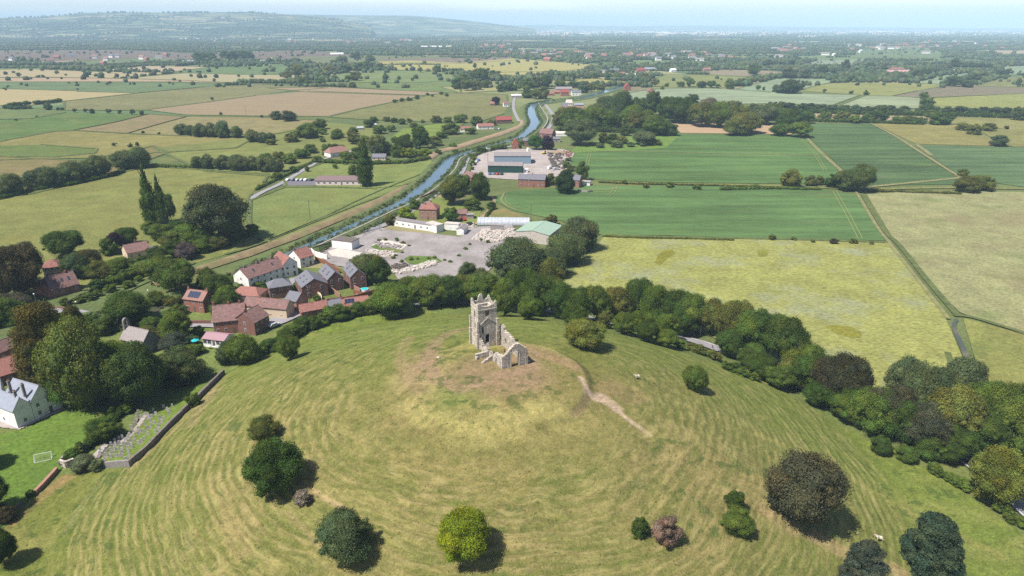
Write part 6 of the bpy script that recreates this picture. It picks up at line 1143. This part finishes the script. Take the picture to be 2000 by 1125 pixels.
wall_line([(438, 731), (385, 785), (330, 838), (290, 880), (255, 910)], .6, 1.7, M['dstone'], 'long dark stone wall along the hill side of the churchyard')
wall_line([(255, 910), (228, 911), (196, 915)], .6, 1.6, M['stone'], 'short pale stone wall closing the low end of the churchyard')
wall_line([(146, 907), (132, 914), (120, 910)], .6, 1.7, RUIN, 'stub of pale stone wall beside the gate gap by the lawn')
wall_line([(118, 912), (128, 898), (160, 882), (190, 856)], .5, 1.5, M['stone'], 'stone wall between the lawn hedge and the churchyard')
wall_line([(112, 920), (90, 945), (70, 965)], .8, 1.0, M['brickp'], 'broken pinkish stone bank wall along the lawn')
wall_line([(46, 985), (30, 1000), (10, 1020)], .25, 1.1, M['wooddark'], 'low wooden fence at the garden boundary', 'fence', 'fence')
wall_line([(616, 509), (640, 519), (664, 534)], .12, 2.0, M['wood'], 'reddish wooden panel fence beside the white house and the yard', 'fence', 'fence')
wall_line([(690, 574), (712, 578), (736, 572)], .12, 1.7, M['wood'], 'wooden garden fence below the blue paddling pool', 'fence', 'fence')
wall_line([(640, 592), (690, 586), (735, 574)], .2, 1.8, M['wood'], 'brown back garden fence behind the low red roofs', 'fence', 'fence')
wall_line([(606, 572), (628, 584), (629, 592)], .3, 2.2, M['cream'], 'cream garden wall beside the first gabled terrace', 'garden wall', 'garden_wall')
wall_line([(643, 566), (665, 582)], .3, 1.8, M['brickp'], 'pink brick garden wall below the middle terrace unit', 'garden wall', 'garden_wall')
wall_line([(684, 560), (704, 572)], .3, 1.8, M['brickp'], 'pink brick garden wall beside the paddling pool', 'garden wall', 'garden_wall')
wall_line([(608, 493), (628, 486), (650, 479)], .5, 2.2, M['wooddark'], 'brown wall running to the derelict white box building', 'wall', 'wall')
wall_line([(608, 494), (614, 500), (640, 508)], .5, 2.4, M['white'], 'curved white rendered wall of the derelict yard', 'wall', 'wall')
wall_line([(819, 393), (835, 386), (850, 378)], .5, 2.4, M['brickd'], 'old brick wall running from the square brick house to the river', 'wall', 'wall')
wall_line([(372, 634), (395, 634), (412, 634)], .4, 1.6, M['brickd'], 'brown roadside wall before the old brick inn', 'wall', 'wall')
wall_line([(132, 598), (156, 584), (170, 578), (190, 566)], .25, 1.8, M['wooddark'], 'grey garden fence on the river bank by the red brick house', 'fence', 'fence')
wall_line([(1128, 374), (1148, 377), (1158, 375)], .3, 1.4, M['conc'], 'pale garden wall at the corner of the crop field', 'garden wall', 'garden_wall')
wall_line([(25, 630), (52, 622), (80, 615)], .4, 1.1, M['stone'], 'stone parapet wall on the near side of the lane bridge')
wall_line([(58, 596), (100, 602), (150, 609)], .3, 1.0, M['brickd'], 'low brick wall on the far side of the lane bridge')
# gravestones
def gravestone(u, v, i):
    p = G(u, v); o = empty('gravestone', (p[0], p[1], p[2]+.2), R(20)+g.uniform(-.12, .12), 'weathered grey gravestone standing in the churchyard grass', 'gravestone', 'gravestones in the churchyard'); h = g.uniform(.9, 1.4); w_ = g.uniform(.5, .75); mb = MB(); pts = [(-w_/2, -.07, -.3), (w_/2, -.07, -.3), (w_/2, -.07, h*.8)]+[(w_/2*math.cos(a), -.07, h*.8+h*.2*math.sin(a)) for a in (.5, 1.1, 1.57, 2.04, 2.64)]+[(-w_/2, -.07, h*.8)]
    mb.prism(pts[::-1], (0, .14, 0)); mb.build('headstone', surf('grave_stone', S(222, 216, 210, .6), .2, 1.2), o); m2 = MB(); m2.box(-w_/2-.1, w_/2+.1, -.18, .18, -.3, .1); m2.build('plinth', M['conc'], o)
    if i % 3 == 0: m3 = MB(); m3.box(-.45, .45, -2.1, -.2, -.3, .14); m3.box(-.36, .36, -2.0, -.28, .1, .17); m3.build('kerb_slab', M['dstone'], o)
for i, (a, b) in enumerate([(1283, 50), (1350, 45), (1145, 105), (1165, 125), (1220, 105), (1180, 160), (1240, 195), (1215, 245), (1035, 240), (1100, 240), (1128, 240), (1240, 230), (935, 294), (962, 294), (1000, 294), (1055, 290), (1130, 295), (870, 340), (905, 340), (935, 340), (970, 342), (1005, 340), (1035, 340), (830, 385), (865, 390), (895, 383), (928, 383), (960, 383), (1033, 375), (805, 420), (832, 430), (905, 430), (935, 427), (1015, 417), (985, 455), (1075, 120), (1065, 140), (1060, 165), (1050, 190), (1250, 135), (1285, 135), (1320, 105), (1110, 315), (1030, 205), (1130, 185), (810, 470), (780, 385), (1080, 95), (1200, 70), (1310, 65), (1110, 130), (1180, 200), (1150, 220), (1080, 215), (1010, 265), (1080, 260), (1160, 265), (1020, 320), (1080, 330), (985, 310), (900, 310), (960, 360), (1000, 400), (960, 405), (880, 410), (870, 440), (780, 410), (1190, 130), (1330, 80), (1270, 165), (1210, 175)]): gravestone(a/4+g.uniform(-1, 1), 785+b/4+g.uniform(-1, 1), i)
# ================================================================ football goal, garden things
p = G(86, 896); o = empty('football_goal', (p[0], p[1], p[2]+.2), R(205), 'small white football goal with net on the lawn', 'football goal'); mb = MB(); W2, Hh, Dp = 1.9, 1.5, 1.5
for s in (-W2, W2): mb.tube((s, 0, 0), (s, 0, Hh), .06, .06, 6); mb.tube((s, 0, .05), (s, Dp, .05), .05, .05, 6); mb.tube((s, 0, Hh), (s, Dp, .05), .05, .05, 6)
mb.tube((-W2, 0, Hh), (W2, 0, Hh), .06, .06, 6); mb.tube((-W2, Dp, .05), (W2, Dp, .05), .05, .05, 6); mb.build('frame', M['frame'], o)
mb = MB()
for i in range(13): x = -W2+2*W2*i/12; mb.tube((x, 0, Hh), (x, Dp, .05), .008, .008, 3)
for i in range(7): t_ = i/6; mb.tube((-W2, Dp*t_, Hh+(.05-Hh)*t_), (W2, Dp*t_, Hh+(.05-Hh)*t_), .008, .008, 3)
mb.build('net', M['frame'], o)
def car(p, az, col, label, group=None, van=False):
    o = empty('van' if van else 'car', (p[0], p[1], p[2]*(hill_r(p[0], p[1]) < 1)+.56), az, label, 'van' if van else 'car', group); pm = surf('car_paint_%d' % int(col[0]*1000+col[2]*77), col, .02, rough=.3, spec=.5, bumpd=0); pr = [(-2.1, .35), (2.1, .35), (2.12, .85), (1.2, 1.0), (.65, 1.42), (-1.2, 1.45), (-1.85, 1.0), (-2.12, .9)] if not van else [(-2.4, .35), (2.4, .35), (2.4, 1.1), (1.8, 1.3), (1.4, 2.1), (-2.4, 2.15)]
    mb = MB(); mb.prism([(x, -.85, z) for x, z in pr], (0, 1.7, 0)); mb.build('body', pm, o); gb = MB()
    gp = [(1.1, 1.0), (.62, 1.36), (-1.1, 1.38), (-1.7, 1.02)] if not van else [(2.0, 1.3), (1.4, 1.95), (.6, 1.95), (.6, 1.3)]; gb.prism([(x, -.87, z) for x, z in gp], (0, 1.74, 0)); gb.build('window', GLASS, o)
    for x in (-1.35, 1.35):
        for y in (-.82, .82): wb = MB(); wb.tube((x, y-.1, .34), (x, y+.1, .34), .34, .34, 10); wb.tube((x, y-.11, .34), (x, y+.11, .34), .18, .18, 8, 1); wb.build('wheel', [M['tyre'], M['metal']], o)
    return o
WH, SV, BK, BL, RDc, GY = (.75, .75, .76), (.42, .43, .45), (.02, .02, .025), (.04, .09, .25), (.30, .03, .03), (.12, .13, .14)
for i, (u, c, n) in enumerate([(563, WH, 'white car at the lane end of the school car park row'), (573, GY, 'dark green-grey car, second from the lane in the school car park row'), (582, SV, 'silver car, third from the lane in the school car park row'), (590, SV, 'silver car, fourth from the lane in the school car park row'), (598, WH, 'pale car between a silver and a dark car in the school car park'), (609, BK, 'dark car nearest the wall of the school building')]): car(G(u, 354), R(70), c, n)
for i, (u, v, c, n) in enumerate([(957, 342, BL, 'blue car parked nearest the hedge before the green farm shed'), (965, 342, GY, 'grey car second from the hedge before the green farm shed'), (972, 342.5, RDc, 'red car third from the hedge before the green farm shed'), (980, 342.5, BK, 'black car parked nearest the door of the green farm shed'), (1074, 331, WH, 'white van among clutter at the east side of the farm yard'), (1086, 332, SV, 'silver car beside the white van in the farm yard'), (968, 254, GY, 'dark car parked beside the long red roofed levee farm'), (976, 253.5, SV, 'silver car beside the dark car at the levee farm'), (1028, 344, WH, 'white car behind the white cabin in the farm yard'), (536, 640, SV, 'silver car on the lane beside the old brick inn'), (612, 604, WH, 'white car parked beside the small pink brick house'), (598, 607, GY, 'grey car beside the white car by the pink brick house'), (1888, 905, BK, 'dark car on the shaded lower road'), (905, 432, RDc, 'red car by the brick outhouse above the yard'), (917, 440, BK, 'dark car by the small grey garage')]): car(G(u, v), R(g.choice([70, 75, 80])) if i < 4 else g.uniform(0, 3), c, n, van='van among' in n)
car(G(53, 613), R(20), RDc, 'dark red van standing on the lane bridge', van=True)
for i, (u, v) in enumerate([(928, 322), (931, 318), (935, 315)]): car(G(u, v), R(75), [GY, SV, BL][i], ['grey', 'silver', 'blue'][i]+' car parked along the hedge at the west edge of the farm yard')
# ---- poles and lamps
def lamp(u, v, ht, label, az):
    p = G(u, v); o = empty('street_lamp', (p[0], p[1], p[2]*(hill_r(p[0], p[1]) < 1)+.3), az, label, 'street lamp'); mb = MB(); mb.tube((0, 0, -.5), (0, 0, ht*.5), .11, .09, 8); mb.tube((0, 0, ht*.5), (0, 0, ht), .08, .06, 8); mb.tube((0, 0, ht), (.9, 0, ht+.2), .05, .04, 6); mb.build('pole', M['metal'], o); m2 = MB(); m2.box(.7, 1.6, -.22, .22, ht+.1, ht+.32); m2.build('lamp_head', M['frame'], o)
lamp(1367, 659, 8, 'tall lamp post beside the open stretch of road by the hill', R(200)); lamp(74, 602, 6, 'lamp post beside the red brick house across the river', R(300)); lamp(155, 618, 6, 'lamp post on the river bridge lane behind the golden cypress', R(300)); lamp(293, 590, 5, 'lamp post on the path beyond the chapel tree', R(300)); lamp(399, 550, 5, 'lamp post on the river bank behind the solar panel house', R(30))
def pole(u, v, ht, label, arm=1.6):
    p = G(u, v); o = empty('utility_pole', (p[0], p[1], p[2]*(hill_r(p[0], p[1]) < 1)+.2), R(30), label, 'utility pole'); mb = MB(); mb.tube((0, 0, -.5), (0, 0, ht), .16, .11, 7); mb.build('pole', M['wooddark'], o); m2 = MB(); m2.box(-arm/2, arm/2, -.06, .06, ht-.6, ht-.48); m2.build('crossarm', M['wooddark'], o)
    m3 = MB(); [m3.tube((x, 0, ht-.48), (x, 0, ht-.2), .05, .07, 6) for x in (-arm/2+.1, 0, arm/2-.1)]; m3.build('insulator', M['frame'], o)
for a in ((606, 427, 11, 'wooden pole standing in the meadow before the river bend'), (607, 604, 10, 'telephone pole beside the small pink brick house'), (609, 502, 10, 'pole beside the brown red roofed white house'), (711, 458, 11, 'pole at the river side of the yard gate'), (1037, 434, 11, 'pole beside the polytunnel at the crop edge'), (1096, 466, 8, 'pole behind the pale green roofed shed'), (481, 226, 12, 'pole in the tan field beyond the willow clump'), (953, 322, 9, 'pole at the corner of the long blue shed'), (1712, 575, 0, '')):
    if a[2]: pole(*a)
p = G(743, 452); o = empty('mast', (p[0], p[1], .3), 0, 'green metal lattice mast by the river and yard gate', 'mast'); mb = MB()
for s in ((-.5, -.5), (.5, -.5), (.5, .5), (-.5, .5)): mb.tube((s[0], s[1], 0), (s[0]*.4, s[1]*.4, 12), .05, .04, 5)
for k in range(12): a = .5-.3*k/12; mb.tube((-a, -a, k), (a, -a, k+1), .03, .03, 4); mb.tube((a, a, k), (-a, a, k+1), .03, .03, 4)
mb.build('lattice', surf('mast_green', (.08, .16, .12), .1), o)
mb = MB(); A = G(709, 462); B = G(741, 447)
d = (B-A)[:2]; n = 12
for i in range(n+1): q = A[:2]+d*i/n; mb.tube((q[0], q[1], .3), (q[0], q[1], 2.8), .05, .05, 5)
for z in (.6, 1.2, 1.8, 2.4): mb.tube((A[0], A[1], z+.2), (B[0], B[1], z+.2), .04, .04, 4)
tag(mb.build('security_gate', M['metal']), 'blue grey steel palisade gate at the yard entrance by the river', 'gate')
# ---- polytunnel
A = G(932, 441); B = G(1034, 442); L = float(np.linalg.norm((B-A)[:2])); o = empty('polytunnel', (A[0], A[1], .4), math.atan2(B[1]-A[1], B[0]-A[0]), 'long white polytunnel between the allotment and the rubble yard', 'polytunnel'); mb = MB()
pts = [(0, 4.2-4.2*math.cos(t), 3.4*math.sin(t)**.8) for t in [math.pi*i/14 for i in range(15)]]; mb.prism([p for p in pts][::-1], (L, 0, 0)); mb.build('cover', M['glassw'], o, smooth=False)
mb = MB()
for k in range(int(L/2)+1):
    x = min(L, k*2.); [mb.tube((x, pts[i][1], pts[i][2]+.03), (x, pts[i+1][1], pts[i+1][2]+.03), .05, .05, 4) for i in range(14)]
mb.build('hoops', M['metal'], o)
# ---- rubble, paddling pool, parasol, digger, clutter
def rubble(px, n, label, mat, smin=.3, smax=1.2):
    P = [tuple(G(*q)[:2]) for q in px]; xs = [q[0] for q in P]; ys = [q[1] for q in P]; mb = MB(); k = 0
    while k < n:
        x, y = g.uniform(min(xs), max(xs)), g.uniform(min(ys), max(ys))
        if not inpoly(np.array([x]), np.array([y]), P)[0]: continue
        k += 1; s = g.uniform(smin, smax); a = g.uniform(0, 3); c, s_ = math.cos(a), math.sin(a); hh = s*g.uniform(.3, .8); q = [(x+(u*c-v*s_)*s/2, y+(u*s_+v*c)*s/2*g.uniform(.6, 1), .45+g.uniform(-.05, .1)) for u, v in ((-1, -1), (1, -1), (1, 1), (-1, 1))]; mb.prism(q, (g.uniform(-.1, .1), g.uniform(-.1, .1), hh))
    tag(mb.build('rubble', mat), kind='stuff')
rubble([(765, 533), (800, 526), (835, 514), (855, 512), (850, 520), (815, 530), (780, 538)], 420, '', M['limew']); rubble([(920, 470), (945, 450), (1005, 450), (1008, 466), (960, 476)], 500, '', M['limew'], .3, 1.4); rubble([(715, 490), (770, 494), (770, 502), (730, 500)], 140, '', M['limew']); rubble([(730, 474), (790, 482), (780, 488), (740, 486)], 120, '', M['conc']); rubble([(760, 522), (790, 516), (800, 520), (775, 530)], 100, '', M['wooddark']); rubble([(1070, 300), (1100, 298), (1108, 330), (1080, 336)], 160, '', M['wooddark'], .5, 2); rubble([(1100, 295), (1118, 298), (1112, 315)], 60, '', M['tile'], .4, 1.5); rubble([(895, 440), (925, 438), (930, 446), (905, 450)], 90, '', M['limew'], .3, 1.1)
p = G(1088, 300); mb = MB(); mb.ell((0, 0, 0), (9, 5, 2.2), 0, 14, 8); o = mb.build('soil_heap', EARTH, smooth=True); o.location = (p[0], p[1], .4); tag(o, 'orange brown heap of soil at the back of the farm yard', 'soil heap')
def round_thing(name, u, v, r, h, mat, rim, label, cat):
    p = G(u, v); o = empty(name, (p[0], p[1], p[2]*(hill_r(p[0], p[1]) < 1)+.5), 0, label, cat); mb = MB(); mb.tube((0, 0, -.3), (0, 0, h), r, r, 20); mb.build('side', rim, o); m2 = MB(); m2.tube((0, 0, h), (0, 0, h+.05), r*.92, r*.92, 20); m2.build('water', mat, o)
round_thing('paddling_pool', 712, 569, 1.7, .7, M['teal'], M['frame'], 'round turquoise paddling pool in the back garden of the gabled terrace', 'paddling pool')
p = G(382, 676); o = empty('parasol', (p[0], p[1], .4), 0, 'turquoise parasol in the garden beside the pink roofed garden room', 'parasol'); mb = MB(); mb.tube((0, 0, 0), (0, 0, 2.3), .03, .03, 6); mb.build('pole', M['metal'], o); mb = MB(); mb.tube((0, 0, 1.9), (0, 0, 2.5), 1.5, .05, 8); mb.build('canopy', M['teal'], o)
p = G(1063, 302); o = empty('digger', (p[0], p[1], .5), R(30), 'yellow digger beside the purple tree in the farm yard', 'digger'); mb = MB()
for y in (-.9, .9): mb.prism([(x, y-.25, z) for x, z in ((-1.5, .1), (1.5, .1), (1.8, .5), (1.5, .8), (-1.5, .8), (-1.8, .5))], (0, .5, 0))
mb.build('track', M['tyre'], o); mb = MB(); mb.box(-1.6, .4, -1, 1, .85, 1.9); mb.build('body', M['yellow'], o); mb = MB(); mb.box(.1, 1.3, -.9, .1, .9, 2.8); mb.build('cab', GLASS, o); mb = MB(); mb.tube((1, .5, 1.3), (3, .5, 3.4), .2, .15, 6); mb.tube((3, .5, 3.4), (4.8, .5, 1.6), .16, .12, 6); mb.build('arm', M['yellow'], o); mb = MB(); mb.prism([(4.4, .1, 1.7), (5.1, .1, 1.5), (4.9, .1, .8), (4.3, .1, .9)], (0, .8, 0)); mb.build('bucket', M['metal'], o)
for u, v, m_, lab in ((950, 296, 'white', 'white storage tank at the back hedge of the farm yard'), (956, 296, 'conc', 'grey storage tank beside the white tank at the farm yard hedge'), (1031, 296, 'white', 'white storage tank behind the blue shed')):
    p = G(u, v); mb = MB(); mb.tube((0, 0, 0), (0, 0, 2.6), 1.2, 1.2, 14); mb.tube((0, 0, 2.6), (0, 0, 3.0), 1.2, .3, 14); o = mb.build('storage_tank', M[m_]); o.location = (p[0], p[1], .4); tag(o, lab, 'storage tank')
# white garden furniture group on the garden-room terrace and lawn bench
for u, v, lab in ((408, 682, 'patio table on the garden room terrace nearest the parasol'), (420, 683, 'patio table in front of the garden room doors')):
    p = G(u, v); o = empty('patio_table', (p[0], p[1], .5), 0, lab, 'patio table'); mb = MB(); mb.box(-.7, .7, -.45, .45, .7, .76); mb.build('table_top', M['frame'], o)
    for x in (-.6, .6):
        for y in (-.35, .35): mb = MB(); mb.tube((x, y, 0), (x, y, .7), .03, .03, 5); mb.build('leg', M['metal'], o)
p = G(175, 852); o = empty('garden_bench', (p[0], p[1], p[2]*(hill_r(p[0], p[1]) < 1)+.2), R(40), 'white garden bench at the edge of the lawn by the bush', 'bench'); mb = MB(); mb.box(-.8, .8, -.3, .3, .4, .48); mb.build('seat', M['frame'], o); mb = MB(); mb.box(-.8, .8, .28, .36, .5, 1.0); mb.build('backrest', M['frame'], o)
for x in (-.7, .7): mb = MB(); mb.box(x-.05, x+.05, -.28, .28, 0, .4); mb.build('leg', M['frame'], o)
# ---- skinned figures
def skinned(name, verts, edges, rad, mats, pick, sub=1):
    me = bpy.data.meshes.new(name); me.from_pydata(verts, edges, []); o = bpy.data.objects.new(name, me); COL.objects.link(o); m = o.modifiers.new('s', 'SKIN'); 
    for i, r in enumerate(rad): me.skin_vertices[0].data[i].radius = (r, r) if not isinstance(r, tuple) else r
    me.skin_vertices[0].data[0].use_root = True; s = o.modifiers.new('b', 'SUBSURF'); s.levels = sub; s.render_levels = sub
    bpy.context.view_layer.update(); n = bpy.data.meshes.new_from_object(o.evaluated_get(bpy.context.evaluated_depsgraph_get())); o.modifiers.clear(); o.data = n; n.name = name; n.materials.clear()
    for x in mats: n.materials.append(x)
    for f in n.polygons: f.material_index = pick(f.center); f.use_smooth = True
    return o
def sheep(u, v, az, label):
    p = G(u, v); V = [(0, 0, .62), (.32, 0, .64), (-.36, 0, .62), (.52, 0, .84), (.66, 0, .98), (.84, 0, .90)]; E_ = [(0, 1), (0, 2), (1, 3), (3, 4), (4, 5)]; Rr = [.27, .24, .24, .13, .11, .06]
    for b, x in ((1, .30), (2, -.38)):
        for y in (-.15, .15): k = len(V); V += [(x, y, .42), (x+(.02 if b == 1 else -.07), y, .22), (x, y, .0)]; E_ += [(b, k), (k, k+1), (k+1, k+2)]; Rr += [.09, .045, .04]
    k = len(V); V += [(.62, -.14, 1.02), (.62, .14, 1.02)]; E_ += [(4, k), (4, k+1)]; Rr += [.03, .03]
    o = skinned('sheep', V, E_, Rr, [M['wool'], surf('sheep_face', (.32, .27, .22), .05)], lambda c: 1 if (c.z < .28 or c.x > .62) else 0); o.location = (p[0], p[1], p[2]+.18); o.rotation_euler = (0, 0, az); o.scale = (1.45, 1.45, 1.35); tag(o, label, 'sheep')
sheep(1245, 741, R(190), 'lone cream sheep standing on the slope to the east of the ruin'); sheep(1717, 1057, R(165), 'lone pale sheep grazing between the two spiky trees')
def person(u, v, az, top, label, at=None, seat=False):
    p = G(u, v) if at is None else at; V = [(0, 0, .95), (0, 0, 1.2), (0, 0, 1.42), (0, 0, 1.52), (0, 0, 1.66)]; E_ = [(0, 1), (1, 2), (2, 3), (3, 4)]; Rr = [(.15, .11), (.14, .11), (.16, .10), .055, (.09, .10)]
    for s in (-1, 1):
        k = len(V); V += [(s*.09, 0, .86), (s*.10, .02*s, .48), (s*.11, -.05*s, .08), (s*.12, .10, .03)]; E_ += [(0, k), (k, k+1), (k+1, k+2), (k+2, k+3)]; Rr += [.09, .06, .045, .035]
        k = len(V); V += [(s*.19, 0, 1.40), (s*.25, 0, 1.14), (s*.25, .12, .92), (s*.25, .17, .84)]; E_ += [(2, k), (k, k+1), (k+1, k+2), (k+2, k+3)]; Rr += [.06, .045, .035, .03]
    o = skinned('person', V, E_, Rr, [M['skin'], top, M['navy']], lambda c: 2 if c.z < .92 and abs(c.x) < .19 else (1 if c.z < 1.48 and not (c.z < .95) else 0)); o.location = (float(p[0]), float(p[1]), float(p[2])); o.rotation_euler = (0, 0, az); tag(o, label, 'person')
    h = MB(); h.ell((0, -.02, 1.72), (.105, .115, .09), 0, 10, 7); h.build('hair', surf('hair', (.03, .02, .015), .1), o, smooth=True)
c_, s_ = math.cos(AZ), math.sin(AZ)
person(0, 0, R(200), M['red'], 'person in a dark red top standing inside the roofless nave', at=(o_[0]+5.1*c_+5.5*s_, o_[1]+5.1*s_-5.5*c_, 23.27))
person(1391, 682, R(120), M['navy'], 'person in dark clothes walking beside the open stretch of road')
# ================================================================ haze
hb = MB(); hb.box(-27000, 27000, -2300, 28500, -1.5, 420)
hm = bpy.data.materials.new('haze_air'); hm.use_nodes = True; hn = hm.node_tree; hn.nodes.clear()
ho = hn.nodes.new('ShaderNodeOutputMaterial'); pv = hn.nodes.new('ShaderNodeVolumePrincipled'); pv.inputs['Color'].default_value = (.54, .76, 1, 1); pv.inputs['Density'].default_value = HAZE; pv.inputs['Anisotropy'].default_value = -.2
hn.links.new(pv.outputs[0], ho.inputs['Volume'])
tag(hb.build('haze', hm), kind='stuff')
